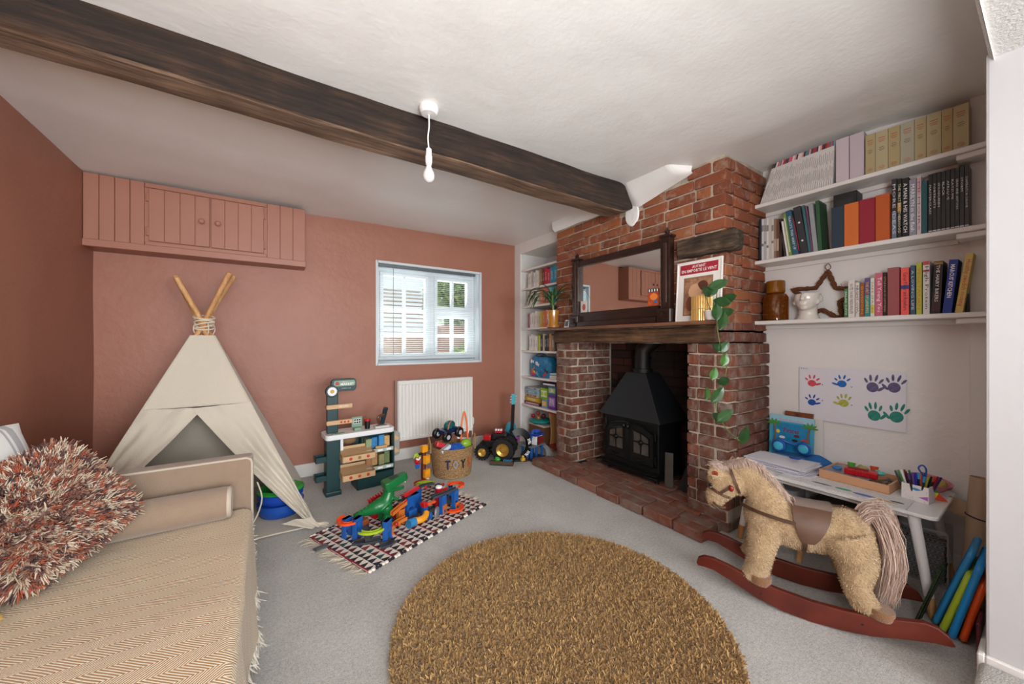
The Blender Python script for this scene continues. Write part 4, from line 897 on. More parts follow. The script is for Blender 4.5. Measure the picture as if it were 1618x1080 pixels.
# ------------------------------------------------------------------ left bookcase
bc = thing('bookcase', 'white built-in bookcase in the alcove left of the brick chimney', 'bookcase', (2.52, 3.2, 0))
MB().box(0, 0.03, 0.41, 0.538, 0, 2.385).build('front_stile', M_wwood, bc, bevel=0.003)
MB().box(0.03, 0.42, 0.40, 0.425, 0, 2.3).build('side_panel', M_wwood, bc)
MB().box(0.03, 0.42, -0.405, -0.39, 0, 2.3).build('side_panel', M_wwood, bc)
MB().box(-0.0, 0.03, -0.4, 0.41, 2.255, 2.385).build('frieze', M_wwood, bc, bevel=0.003)
MB().box(0.405, 0.419, -0.39, 0.40, 0, 2.3).build('back_panel', mat('#dddad6', 0.6), bc)
MB().box(0.03, 0.40, -0.39, 0.40, 2.255, 2.27).build('top_panel', M_wwood, bc)
BS = [2.06, 1.835, 1.625, 1.365, 1.10, 0.795, 0.465]
for z in BS: MB().box(0.01, 0.404, -0.388, 0.40, z-0.022, z).build('shelf', M_wwood, bc, bevel=0.002)
XL = 2.56
def row(si, z, items, y=3.50, dh=0.0):
    for (c_, w, h, n_, ti, tc_) in items:
        book(n_, XL, y-w/2, z, w-0.0015, h, 0.16, c_, 0, ti, tc_ or '#333333', 0.5, 0.7); y -= w
sh_n = ['top', 'second', 'third', 'fourth', 'fifth']
ordn = ['first', 'second', 'third', 'fourth', 'fifth', 'sixth', 'seventh', 'eighth', 'ninth', 'tenth', 'eleventh', 'twelfth', 'thirteenth', 'fourteenth', 'fifteenth', 'sixteenth', 'seventeenth', 'eighteenth']
def rows(z, z_next, cols, sname, y0=3.50, seed=0):
    rr = random.Random(seed); y = y0; i = 0
    for c_, cn, w in cols:
        h = min(z_next-z-0.035, 0.165+rr.random()*0.03)
        tc_ = '#3a3a3a' if sum(lin(c_)) > 1.2 else '#e6e0d2'
        book('%s book, %s from left on %s row of the left bookcase' % (cn, ordn[i], sname), XL, y-w/2, z, w-0.0015, h, 0.16, c_, 0, rr.choice(['NOTES', 'STORIES', 'GARDEN', 'SEASONS', 'COOKING', 'HISTORY']), tc_, 0.45, 0.5, group='books on the left bookcase'); y -= w; i += 1
cr, wh, gy = ('#d9d3c6', 'cream', 0.03), ('#e6e4e0', 'white', 0.034), ('#b9b5ae', 'grey', 0.026)
rows(BS[1], BS[0], [cr, wh, cr, gy, wh, cr, wh, ('#a8926a', 'tan', 0.03), ('#8a6f42', 'brown', 0.035), ('#7d2430', 'maroon', 0.04), ('#b8273c', 'crimson', 0.05), ('#c93048', 'bright red', 0.05), ('#2a93b8', 'blue', 0.06), ('#3aa6c6', 'sky blue', 0.06), ('#2b7fa0', 'deep blue', 0.04)], 'uppermost', 3.52, 1)
rows(BS[2], BS[1], [cr, cr, wh, cr, gy, wh, cr, ('#d6b7a4', 'beige', 0.03), ('#d98d6a', 'salmon', 0.05), ('#d2684a', 'orange red', 0.05), ('#d45c64', 'coral', 0.045), ('#6fae9c', 'green', 0.06), ('#2f8fb0', 'teal blue', 0.06), ('#4573a8', 'blue', 0.04)], 'second', 3.52, 2)
rows(BS[3], BS[2], [('#b06a80', 'plum and white', 0.03), wh, wh, cr, wh, cr, ('#c9bf9a', 'sand', 0.035), ('#c7a528', 'mustard', 0.04), ('#db7a2c', 'orange', 0.05), ('#e06a4a', 'bright coral', 0.045), ('#d9586a', 'pink', 0.05), ('#c9ccc8', 'pale grey', 0.05), ('#6fa8a0', 'sea green', 0.05)], 'third', 3.50, 3)
rows(BS[4], BS[3], [wh, ('#e4e2df', 'white with black lettering', 0.045), ('#dedbd6', 'off white', 0.045), ('#ecebe8', 'bright white', 0.04), ('#8f9a3a', 'olive', 0.02), ('#bcc43c', 'lime', 0.034), ('#2b2340', 'indigo', 0.045), ('#c9c2a4', 'yellowed', 0.03), ('#1e1e24', 'black', 0.045), ('#23232c', 'dark grey', 0.035), ('#c7843a', 'ochre', 0.04), ('#8d7a6c', 'taupe', 0.05)], 'lowest', 3.49, 4)
# glass dish on the empty top shelf
MB_ = MB().lathe([(0.02, 0), (0.07, 0.03), (0.09, 0.07), (0.086, 0.07), (0.066, 0.033), (0.018, 0.006)], 24, caps=False)
tag(MB_.build('glass_bowl', mat('#eef3f4', 0.05, trans=0.9), None, smooth=True, M=T(2.66, 2.98, 2.0605)), 'clear glass bowl on the otherwise empty top shelf of the left bookcase', 'bowl')
# fish bag
z = BS[5]
bg = thing('toy_bag', 'blue zipped toy bag with fish and colourful blobs on the left bookcase', 'bag', (2.60, 3.33, z+0.001))
mb = MB()
def bagf(u, v):
    a = 2*PI*u; ca, sa = math.cos(a), math.sin(a); q = lambda c: math.copysign(abs(c)**0.45, c); zz_ = v*0.235
    k_ = 1+0.08*math.sin(PI*v)-0.18*v**5
    return Vector((0.06+0.075*q(ca)*k_, 0.185*q(sa)*k_, zz_+0.02*noise.noise(Vector((a, v, 0)))*v))
mb.grid(bagf, 40, 12); top = [bagf(i/40, 1) for i in range(40)]; mb.add(top, [tuple(range(40))]); mb.build('bag_body', mat('#1d87ad', 0.45, var=0.5, vscale=22, col2='#0f4f86'), bg, smooth=True)
rr = random.Random(5)
for i, c_ in enumerate(['#e8e4e6', '#d2408f', '#e07b2a', '#3fb9b0', '#e8d23a', '#d63f3a', '#f0f0f0', '#3d56b8', '#e07b2a', '#2a2a3a']):
    y_, z_ = rr.uniform(-0.14, 0.14), rr.uniform(0.03, 0.2)
    MB().ball((0, 0, 0), (0.004, rr.uniform(0.018, 0.034), rr.uniform(0.012, 0.024)), 12, 8).add([(-0.003, -0.02, 0), (-0.003, -0.045, 0.02), (-0.003, -0.045, -0.02), (0.001, -0.02, 0), (0.001, -0.045, 0.02), (0.001, -0.045, -0.02)], [(0, 1, 2), (5, 4, 3), (0, 3, 4, 1), (1, 4, 5, 2), (2, 5, 3, 0)]).build('fish_patch', mat(c_, 0.5), bg, smooth=True, M=T(-0.02, y_, z_)@RX(rr.uniform(-1, 1)))
MB().tube(curve([(0.02, -0.12, 0.22), (0.02, -0.06, 0.26), (0.02, 0.06, 0.262), (0.02, 0.12, 0.225)], 12), 0.006, 8).build('handle', mat('#17506e', 0.6), bg, smooth=True)
for i in range(5): tag(MB().box(-0.1, 0.1, -0.06, 0.06, 0, 0.012).build('booklet', mat(['#e8e6e2', '#d5dde0', '#efece6', '#5fa9c2', '#e2dcd2'][i], 0.6), None, bevel=0.001, M=T(2.67, 3.06, z+0.0005+i*0.0125)@RZ(0.06*i-0.1)), '%s thin booklet, %s from bottom of the pile beside the blue toy bag' % (['white', 'pale grey', 'ivory', 'blue', 'cream'][i], ordn[i]), 'booklet', 'booklets beside the blue toy bag')
# board games
z = BS[6]; y0_ = 3.4
def game(lb, y, zz_, w, h, c_, c2, ti=None, d=0.22, x=XL, rz=0, tcol='#ffffff'):
    o = thing('board_game_box', lb, 'game box', (x, y, zz_), rz)
    MB().box(0, d, -w/2, w/2, 0, h).build('box', mat(c_, 0.4), o, bevel=0.0015)
    MB().box(-0.0012, 0, -w*0.42, w*0.42, h*0.2, h*0.8).build('side_print', mat(c2, 0.4), o)
    if ti: text(ti, mat(tcol, 0.4), o, 'lettering', F_x(-0.0018, 0, h/2), h*0.45, w*0.5)
    return o
game('black board game box with pink lettering at the bottom of the games', 3.43, z+0.0005, 0.30, 0.036, '#1d1b20', '#c98aa6', 'MAKE MUSIC', tcol='#f2e8ee')
game('mustard yellow game box on top of the black one', 3.43, z+0.0372, 0.26, 0.055, '#b59423', '#d8bd3f', 'PUZZLE')
game('flat brown and white game box above the yellow one', 3.44, z+0.093, 0.22, 0.03, '#c9b8a6', '#8a5a3c', 'WORDS')
game('pale blue game box with green shapes stacked above', 3.44, z+0.1242, 0.25, 0.05, '#9fc4cf', '#6aa0b5', 'MEMORY')
game('light grey jigsaw box at the top of the stack', 3.45, z+0.175, 0.24, 0.03, '#b8b9ba', '#5d86a3', 'JIGSAW')
game('small yellow and blue box beside the game stack', 3.20, z+0.0005, 0.10, 0.095, '#6f9cba', '#d9b23c', 'ZOO')
o = game('purple game box standing at the right of the games', 3.07, z+0.0005, 0.125, 0.16, '#6a3c98', '#a98cc9', 'FUN')
game('blue car game box on top of the purple one', 3.07, z+0.161, 0.13, 0.09, '#3c6f98', '#a9c46f', 'CAR')
o = game('lime green circle patterned box leaning above the blue box', 3.21, z+0.0968, 0.12, 0.12, '#7fb53a', '#d9e6c0')
for q in (-0.03, 0.03): MB().cyl((-0.003, q, 0.06), (0.001, q, 0.06), 0.022, n=18).build('printed_circle', mat('#b7d23a', 0.4), o)
game('navy and white flat box over the lime box', 3.12, z+0.252, 0.24, 0.03, '#1e2a55', '#e6e6ea', 'DRIVE')

# ------------------------------------------------------------------ wood burning stove
sv = thing('wood_burning_stove', 'black cast iron wood burning stove with two arched glass doors in the fireplace', 'stove', (2.57, 2.04, 0.066))
M_iron = mat('#131415', 0.5, metal=0.3, bump=0.12, bscale=120); M_hood = mat('#22262a', 0.45, metal=0.4, var=0.12, vscale=4); M_iron2 = mat('#0c0c0d', 0.35, metal=0.4)
D_ = 0.30
MB().box(0.0, D_, -0.275, 0.275, 0.055, 0.50).build('firebox', M_iron, sv, bevel=0.006, segs=2)
MB().box(-0.045, D_, -0.29, 0.29, 0.035, 0.058).build('plinth', M_iron, sv, bevel=0.006, segs=2)
mb = MB(); 
def bow(u, v, r0=0.0): y = lerp(-0.265, 0.265, u); return Vector((-0.045-0.035*(1-(y/0.265)**2), y, lerp(0.06, 0.078, v)))
mb.cloth(lambda u, v: (lambda y: Vector((lerp(0.0, -0.05-0.035*(1-(y/0.28)**2), v), y, 0.085-0.006*v)))(lerp(-0.28, 0.28, u)), 24, 4, 0.014).build('ash_ledge', M_iron, sv, smooth=True)
for sx in (0.02, 0.27):
    for sy in (-0.24, 0.24): MB().lathe([(0.022, 0), (0.016, 0.012), (0.024, 0.036)], 12, M=T(sx, sy, 0)).build('leg', M_iron, sv, smooth=True)
MB().box(-0.012, 0.0, -0.278, 0.278, 0.085, 0.13).box(-0.012, 0.0, -0.278, 0.278, 0.455, 0.50).box(-0.012, 0, -0.278, -0.258, 0.13, 0.455).box(-0.012, 0, 0.258, 0.278, 0.13, 0.455).build('front_frame', M_iron, sv, bevel=0.003)
def arch_door(side):
    def zt(y): return 0.30+0.155*math.sqrt(max(0, 1-(y/0.275)**2))*1.0
    d = thing_part = None
    ya, yb = (0.006, 0.245) if side > 0 else (-0.245, -0.006)
    n = 14; out = [(ya, 0.135)]+[(yb, 0.135)]+[(lerp(yb, ya, i/n), min(0.455, zt(lerp(yb, ya, i/n)*0.98)) ) for i in range(n+1)]
    M_ = Matrix(((0, 0, 1, 0), (1, 0, 0, 0), (0, 1, 0, 0), (0, 0, 0, 1)))
    dd = MB().prism(out, -0.03, -0.012, M=M_).build('door', M_iron, sv, bevel=0.004, segs=2)
    # window recess glass, mullions and rosette
    wa, wb = (ya+0.045, yb-0.04) if side > 0 else (ya+0.04, yb-0.045)
    cy = (wa+wb)/2
    gl = [(wa, 0.21)]+[(wb, 0.21)]+[(lerp(wb, wa, i/8), zt(lerp(wb, wa, i/8))-0.05) for i in range(9)]
    MB().prism(gl, -0.0325, -0.030, M=M_).build('glass', mat('#4a443e', 0.12, var=0.5, vscale=9, coat=0.5), dd)
    rim = [(-0.034, p[0], p[1]) for p in gl]; MB().tube(rim, 0.006, 6, closed=True).build('window_rim', M_iron2, dd, smooth=True)
    mb = MB().box(-0.04, -0.032, cy-0.005, cy+0.005, 0.21, zt(cy)-0.052).box(-0.04, -0.032, wa, wb, 0.305, 0.315)
    mb.build('mullion', M_iron2, dd, bevel=0.002)
    MB().lathe([(0.001, 0.012), (0.01, 0.011), (0.016, 0.004), (0.021, 0.006), (0.023, 0)], 18, M=T(-0.038, cy, 0.31)@RY(-PI/2)).build('rosette', M_iron2, dd, smooth=True)
    MB().tube([(-0.034, p[0]*1.0, p[1]) for p in out], 0.0045, 6, closed=True).build('door_bead', M_iron2, dd, smooth=True)
    for z_ in (0.19, 0.38):
        MB().cyl((-0.03, side*0.262, z_-0.022), (-0.03, side*0.262, z_+0.022), 0.009, n=10).tube([(-0.032, side*0.262, z_), (-0.036, side*0.225, z_)], 0.006, 8).ball((-0.03, side*0.262, z_+0.028), 0.009, 8, 6).ball((-0.03, side*0.262, z_-0.028), 0.009, 8, 6).build('hinge', M_iron2, dd, smooth=True)
    mb = MB().cyl((-0.03, side*0.022, 0.42), (-0.055, side*0.022, 0.42), 0.006, n=8).ball((-0.062, side*0.022, 0.425), (0.014, 0.014, 0.02), 10, 8).build('handle', mat('#2a2b2d', 0.25, metal=0.7), dd, smooth=True)
    MB().tube(curve([(-0.034, cy-0.03, 0.17), (-0.05, cy-0.015, 0.165), (-0.05, cy+0.015, 0.165), (-0.034, cy+0.03, 0.17)], 8), 0.005, 6).build('air_slider', M_iron2, dd, smooth=True)
for s_ in (-1, 1): arch_door(s_)
hb, ht = 0.49, 0.87
vs = [(-0.05, -0.315, hb), (0.345, -0.315, hb), (0.345, 0.315, hb), (-0.05, 0.315, hb), (0.07, -0.10, ht), (0.26, -0.10, ht), (0.26, 0.10, ht), (0.07, 0.10, ht)]
MB().add(vs, [(0, 3, 2, 1), (4, 5, 6, 7), (0, 1, 5, 4), (1, 2, 6, 5), (2, 3, 7, 6), (3, 0, 4, 7)]).build('hood', M_hood, sv, bevel=0.003)
MB().lathe([(0.084, ht-0.01), (0.084, ht+0.03), (0.068, ht+0.032), (0.068, ht+0.12), (0.074, ht+0.12), (0.074, ht+0.132), (0.068, ht+0.132), (0.068, ht+0.15)], 28, M=T(0.165, 0, 0)).build('flue_collar', M_iron, sv, smooth=True)
MB().tube([(0.165, 0, ht+0.14), (0.165, 0, ht+0.19), (0.19, -0.05, ht+0.25), (0.235, -0.17, ht+0.36)], 0.068, 24).build('flue_pipe', mat('#26231f', 0.5, metal=0.5, var=0.3), sv, smooth=True)
for (y_, lb, c_, x_) in ((1.70, 'pale grey slate offcut leaning beside the stove', '#5d5a52', 2.60), (1.60, 'black iron fire tool plate leaning beside the stove', '#1c1c1e', 2.62)):
    tag(MB().box(-0.006, 0.006, -0.035, 0.035, 0, 0.26).build('leaning_slab', mat(c_, 0.7, var=0.2), None, bevel=0.003, M=T(x_, y_, 0.067)@RX(-0.12 if c_[1] == '5' else 0.25)@RY(0.2)), lb, 'slab')
# ------------------------------------------------------------------ mantel: mirror, poster, plants
MZ = 1.3345
mr = thing('overmantel_mirror', 'dark mahogany overmantel mirror with two finialled posts standing on the mantel shelf', 'mirror', (2.345, 2.0, MZ))
MB().box(0.0, 0.012, -0.40, 0.42, 0.122, 0.545).build('mirror_glass', mat('#dfe3e2', 0.015, metal=1.0), mr)
for nm, a in (('bottom_rail', (-0.022, 0.02, -0.40, 0.42, 0.045, 0.128)), ('top_rail', (-0.022, 0.02, -0.42, 0.44, 0.540, 0.592)), ('base_board', (-0.06, 0.02, -0.40, 0.42, 0.0, 0.045))):
    MB().box(*a).build(nm, M_mahog, mr, bevel=0.006, segs=2)
for y_ in (-0.46, 0.445):
    p = MB().box(-0.035, 0.022, y_-0.035, y_+0.035, 0.10, 0.60).build('post', M_mahog, mr, bevel=0.006, segs=2)
    MB().box(-0.039, -0.035, y_-0.012, y_+0.012, 0.14, 0.56).build('post_moulding', mat('#3d251c', 0.35), p, bevel=0.002)
    MB().box(-0.06, 0.022, y_-0.055, y_+0.055, 0.0, 0.10).build('plinth_block', M_mahog, p, bevel=0.006)
    MB().lathe([(0.03, 0), (0.03, 0.006), (0.02, 0.004), (0.018, 0.012), (0.008, 0.014), (0.001, 0.012)], 20, M=T(-0.06, y_, 0.055)@RY(-PI/2)).build('rosette', M_mahog, p, smooth=True)
    MB().box(-0.045, 0.03, y_-0.045, y_+0.045, 0.60, 0.618).build('cap', M_mahog, p, bevel=0.004)
    MB().lathe([(0.02, 0), (0.012, 0.01), (0.018, 0.022), (0.014, 0.034), (0.005, 0.044), (0.007, 0.05), (0.001, 0.056)], 14, M=T(-0.008, y_, 0.618)).build('finial', M_mahog, p, smooth=True)
cd1 = thing('picture_card', 'small orange and blue photo card tucked in the lower right of the mirror frame', 'card', (2.340, 1.655, MZ+0.130))
MB().box(-0.0015, 0, -0.045, 0.045, 0, 0.125).build('card', mat('#d2622a', 0.5, var=0.25, vscale=30, col2='#8e2f16'), cd1)
MB().box(-0.002, -0.0015, -0.045, 0.045, 0.10, 0.125).build('upper_strip', mat('#1c1c22', 0.5), cd1)
for i in range(4): MB().box(-0.0024, -0.002, -0.04+i*0.022, -0.03+i*0.022, 0.103, 0.122).build('white_mark', WHT, cd1)
MB().ball((-0.0022, -0.02, 0.03), (0.0008, 0.012, 0.014), 12, 8).build('blue_patch', mat('#2b74c9', 0.5), cd1, smooth=True)
MB().ball((-0.0022, -0.005, 0.066), (0.0008, 0.032, 0.026), 14, 8).build('orange_patch', mat('#f0893c', 0.5), cd1, smooth=True)
cd2 = thing('picture_card', 'small pale photo card tucked in the lower left of the mirror frame', 'card', (2.340, 2.36, MZ+0.130))
MB().box(-0.0015, 0, -0.04, 0.04, 0, 0.10).build('card', mat('#d9d4cd', 0.5), cd2); MB().ball((-0.0015, 0, 0.045), (0.0008, 0.02, 0.03), 12, 8).build('pink_patch', mat('#b8635a', 0.5, var=0.4, vscale=60), cd2, smooth=True)
po = thing('framed_poster', 'white framed poster with red heading leaning on the brick at the right of the mantel', 'picture', (2.325, 1.322, MZ+0.0005), rot=(0, math.radians(4), 0))
PW, PH = 0.305, 0.405
MB().box(0, 0.012, -PW/2, PW/2, 0, 0.010).box(0, 0.012, -PW/2, PW/2, PH-0.010, PH).box(0, 0.012, -PW/2, -PW/2+0.010, 0.01, PH-0.01).box(0, 0.012, PW/2-0.010, PW/2, 0.01, PH-0.01).build('frame', mat('#eceae6', 0.35), po, bevel=0.002)
MB().box(0.004, 0.010, -PW/2+0.008, PW/2-0.008, 0.008, PH-0.008).build('sheet', mat('#e9e5de', 0.6), po)
MB().box(0.0032, 0.004, -0.125, 0.13, 0.318, 0.385).build('heading_panel', mat('#a5283a', 0.5), po)
text('AUTANT', mat('#f1ece6', 0.5), po, 'lettering', F_x(0.003, 0.0, 0.367), 0.018, 0.09, bold=0.015)
text('EN EMPORTE LE VENT', mat('#f1ece6', 0.5), po, 'lettering', F_x(0.003, 0.0, 0.341), 0.02, 0.235, bold=0.015)
MB().box(0.0034, 0.004, -0.095, 0.10, 0.04, 0.296).build('print_border', mat('#8d6a52', 0.6), po)
MB().box(0.0028, 0.0034, -0.086, 0.091, 0.05, 0.286).build('print', mat('#b98a68', 0.6, var=0.45, vscale=14, col2='#4a2a20'), po)
for (y_, z_, a_, b_, c_) in ((0.02, 0.20, 0.045, 0.05, '#cfa37c'), (-0.03, 0.235, 0.035, 0.032, '#5b3222'), (-0.02, 0.13, 0.05, 0.05, '#d9b795'), (0.05, 0.12, 0.03, 0.05, '#7a4431')): MB().ball((0.0026, y_, z_), (0.0008, a_, b_), 16, 8).build('soft_patch', mat(c_, 0.6), po, smooth=True)
# ribbed amber glass
gl = thing('ribbed_glass', 'ribbed gold glass tumbler on the right of the mantel shelf', 'vase', (2.285, 1.265, MZ+0.0005))
def rib(u, v): a = 2*PI*u; r = 0.062+0.005*abs(math.cos(a*13)); return Vector((r*0.62*math.cos(a), r*math.sin(a), lerp(0, 0.155, v)))
mb = MB(); mb.grid(rib, 156, 8); mb.add([rib(i/156, 0) for i in range(156)], [tuple(range(156))[::-1]]); mb.build('ribbed_wall', mat('#d9ae62', 0.12, metal=0.35, coat=0.4), gl, smooth=True)
MB().tube([(0.0395*math.cos(a), 0.0635*math.sin(a), 0.075) for a in [2*PI*i/40 for i in range(40)]], 0.0038, 6, closed=True).build('band', mat('#e8c88a', 0.2, metal=0.4), gl, smooth=True)
# pothos
M_leaf = mat('#2d5a2c', 0.35, var=0.35, vscale=25, coat=0.2, col2='#1d4020'); M_leaf2 = mat('#4b7f3a', 0.35, var=0.3, vscale=25, coat=0.2); M_vine = mat('#5c6f37', 0.6)
pt = thing('pothos_plant', 'trailing green heart-leaved plant hanging off the right end of the mantel shelf', 'plant', (2.255, 1.19, MZ+0.0005))
MB().lathe([(0.001, 0.0), (0.026, 0), (0.034, 0.012), (0.037, 0.05), (0.039, 0.052), (0.039, 0.058), (0.033, 0.058), (0.031, 0.045), (0.001, 0.043)], 22, caps=False).build('pot', mat('#d9d5cf', 0.4), pt, smooth=True)
O_ = Vector((2.255, 1.19, MZ))
vn = [(2.25, 1.18, 1.39), (2.235, 1.165, 1.43), (2.22, 1.15, 1.44), (2.215, 1.13, 1.37), (2.21, 1.132, 1.30), (2.215, 1.12, 1.20), (2.22, 1.10, 1.12), (2.225, 1.085, 1.05), (2.22, 1.10, 0.97), (2.215, 1.135, 0.90), (2.215, 1.142, 0.82), (2.22, 1.125, 0.76), (2.215, 1.076, 0.69), (2.2, 1.0, 0.645)]
MB().tube([p-O_ for p in curve(vn, 60)], 0.0028, 6).tube([p-O_ for p in curve([(2.25, 1.18, 1.39), (2.24, 1.15, 1.46), (2.22, 1.14, 1.52)], 8)], 0.0025, 6).tube([p-O_ for p in curve([(2.25, 1.19, 1.39), (2.23, 1.2, 1.45), (2.22, 1.21, 1.49)], 8)], 0.0025, 6).build('vine', M_vine, pt, smooth=True)
def leaf_mesh(n_, L=0.075, Wd=0.052, mtl=None):
    def fn(u, v):
        t = v; w = Wd*0.5*(math.sin(PI*min(1, t*1.02))**0.62)*(1-0.35*t)*1.25; x = (u-0.5)*2*w
        back = -0.12*L*abs(2*u-1)*(1-t)**4*3
        return Vector((x, 0.006*abs(2*u-1)**1.3+(-0.012*t*t), -(t*L+back)))
    return MB().cloth(fn, 8, 10, 0.0008).mesh('leaf', mtl or M_leaf, smooth=True)
LM = [leaf_mesh(0), leaf_mesh(0, 0.062, 0.05), leaf_mesh(0, 0.085, 0.055), leaf_mesh(0, 0.06, 0.045, M_leaf2)]
lv = [(1.054, 1.535, 75, 2), (1.136, 1.497, 15, 1), (1.005, 1.449, 80, 2), (1.221, 1.495, -40, 1), (1.17, 1.431, -75, 2), (1.021, 1.367, 80, 2), (1.136, 1.365, -5, 2), (1.084, 1.311, 10, 2), (1.173, 1.162, -65, 1), (1.058, 1.161, 40, 1), (1.078, 1.084, 10, 3), (1.138, 1.0, 10, 3), (1.049, 0.968, 70, 1), (1.09, 0.872, 30, 2), (1.203, 0.88, -20, 3), (1.169, 0.748, -60, 1), (1.034, 0.762, 45, 2), (0.96, 0.665, 20, 2)]
rr = random.Random(6)
for y_, z_, ang, k_ in lv:
    a = math.radians(ang); L = (0.075, 0.062, 0.085, 0.06)[k_]
    M_ = RZ(-PI/2+rr.uniform(-.35, .35))@RY(a)@RX(rr.uniform(-.3, .15)); M_ = T(2.205-O_.x, y_-O_.y+math.sin(a)*L/2, z_-O_.z+math.cos(a)*L/2)@M_
    inst('leaf', LM[k_], pt, M_)
# palm in glazed pot
pp_ = thing('potted_palm', 'spiky leaved green plant in a mustard glazed pot at the left end of the mantel', 'plant', (2.30, 2.74, MZ+0.0005))
M_pot = mat('#a8702a', 0.15, var=0.15, vscale=12, coat=0.6)
MB().lathe([(0.001, 0), (0.05, 0), (0.062, 0.006), (0.064, 0.026), (0.058, 0.026), (0.055, 0.01), (0.001, 0.008)], 28, caps=False).build('saucer', M_pot, pp_, smooth=True)
MB().lathe([(0.001, 0.011), (0.045, 0.011), (0.052, 0.03), (0.058, 0.155), (0.062, 0.157), (0.063, 0.168), (0.056, 0.168), (0.052, 0.15), (0.001, 0.148)], 28, caps=False).build('pot', M_pot, pp_, smooth=True)
MB().lathe([(0.001, 0.15), (0.054, 0.15)], 20, caps=False).build('soil', mat('#2e2219', 0.95), pp_)
MB().tube([(0, 0, 0.15), (0.004, 0.006, 0.24), (0, 0, 0.30)], [0.011, 0.009, 0.007], 8).build('stem', mat('#6f7d4a', 0.6), pp_, smooth=True)
rr = random.Random(14)
for i in range(34):
    a = rr.uniform(0, 2*PI); L = rr.uniform(0.26, 0.42)*(0.6 if math.cos(a) > 0.2 else 1); up_ = rr.uniform(0.25, 1.0); b_ = Vector((0, 0, 0.22+0.08*rr.random()))
    dx, dy = math.cos(a)*0.55, math.sin(a)
    pts = curve([b_, b_+Vector((dx*L*0.4, dy*L*0.4, L*0.38*up_)), b_+Vector((dx*L*0.8, dy*L*0.8, L*0.42*up_)), b_+Vector((dx*L, dy*L, L*(0.42*up_-0.25)))], 12)
    def fn(u, v, pts=pts, a=a):
        p = pl(pts, v); w = 0.0105*(math.sin(PI*(0.08+0.92*v))**0.7); s_ = Vector((-math.sin(a), math.cos(a), 0)); return p+s_*(2*u-1)*w+Vector((0, 0, 0.003*abs(2*u-1)))
    MB().cloth(fn, 2, 14, 0.0007).build('leaf', M_leaf if i % 3 else M_leaf2, pp_, smooth=True)
fr = thing('small_photo_frame', 'tiny silver photo frame between the potted palm and the mirror', 'frame', (2.315, 2.57, MZ+0.0005), rot=(0, 0.2, 0))
MB().box(0, 0.01, -0.03, 0.03, 0, 0.075).build('frame', mat('#b9b9bb', 0.25, metal=0.6), fr, bevel=0.002)
MB().box(-0.001, 0, -0.021, 0.021, 0.011, 0.064).build('photo', mat('#6f6a64', 0.5, var=0.4, vscale=50), fr)

# ------------------------------------------------------------------ handprint sheet on the alcove wall
hp = thing('handprint_sheet', 'white paper sheet with eight painted handprints pinned on the white wall', 'drawing', (2.917, 0.72, 0.87), rot=(0, 0, 0))
def shf(u, v): y = lerp(0.24, -0.245, u); z = lerp(-0.165, 0.166, v)-0.004*u; return Vector((-0.002+0.0015*math.sin(u*5)*math.sin(v*4), y, z))
MB().cloth(shf, 16, 12, 0.0006).build('paper', mat('#e3e2ea', 0.7), hp, smooth=True)
def handprint(y, z, c, s=1.0, ang=0, flip=1, spread=1.0, adult=False):
    m_ = mat(c, 0.7, var=0.35, vscale=60, col2=None); mb = MB(); X_ = 0.0
    mb.ball((0, 0, 0), (0.0012, 0.024, 0.022 if not adult else 0.026), 14, 8)
    base = [(-0.019, 0.016, 30, 0.030), (-0.007, 0.023, 10, 0.036), (0.007, 0.023, -8, 0.034), (0.018, 0.015, -28, 0.027)]
    for (fy, fz, an, L) in base:
        a = math.radians(an*spread); L *= (1.25 if adult else 1)
        mb.ball((0, fy-math.sin(a)*L*0.55*1.0, fz+math.cos(a)*L*0.6), (0.001, 0.0052, L*0.30), 8, 6, M=None) if abs(an) < 5 else mb.ball((0, 0, 0), (0.001, 0.0052, L*0.42), 8, 6, M=T(0, fy-math.sin(a)*L*0.6, fz+math.cos(a)*L*0.6)@RX(a))
    mb.ball((0, 0, 0), (0.001, 0.0065, 0.019), 8, 6, M=T(0, flip*0.033, 0.0-0.004)@RX(math.radians(-flip*70 if not adult else -flip*45)))
    mb.build('handprint', m_, hp, smooth=True, M=T(-0.0045, y, z)@RX(math.radians(ang))@Matrix.Scale(s, 4))
for (y, z, c, s_, an, fl, sp_, ad) in [(0.893, 0.935, '#e0525e', .95, 0, -1, 1.6, 0), (0.745, 0.945, '#2372c4', .95, 0, 1, 1.6, 0), (0.893, 0.812, '#2057b4', .9, 0, -1, 1.8, 0), (0.737, 0.828, '#b9bf4d', 1.0, 0, 1, 1.0, 0), (0.609, 0.938, '#675f86', 1.1, 4, -1, 1.0, 1), (0.521, 0.945, '#675f86', 1.1, 8, 1, 1.0, 1), (0.602, 0.775, '#2f8f80', 1.15, -6, -1, 0.7, 1), (0.512, 0.782, '#2f8f80', 1.2, 12, 1, 0.7, 1)]:
    handprint(y-0.72, z-0.87, c, s_, an, fl, sp_, bool(ad))
text('Ada Jo', mat('#222226', 0.6), hp, 'lettering', F_x(-0.003, 0.214, 0.157), 0.008, 0.04)
for y_, z_ in ((0.12, 0.06), (-0.02, 0.06), (0.12, -0.04), (-0.02, -0.05)): MB().ball((-0.003, y_, z_), (0.001, 0.003, 0.003), 8, 6).build('paint_dot', mat('#55555c', 0.6), hp)

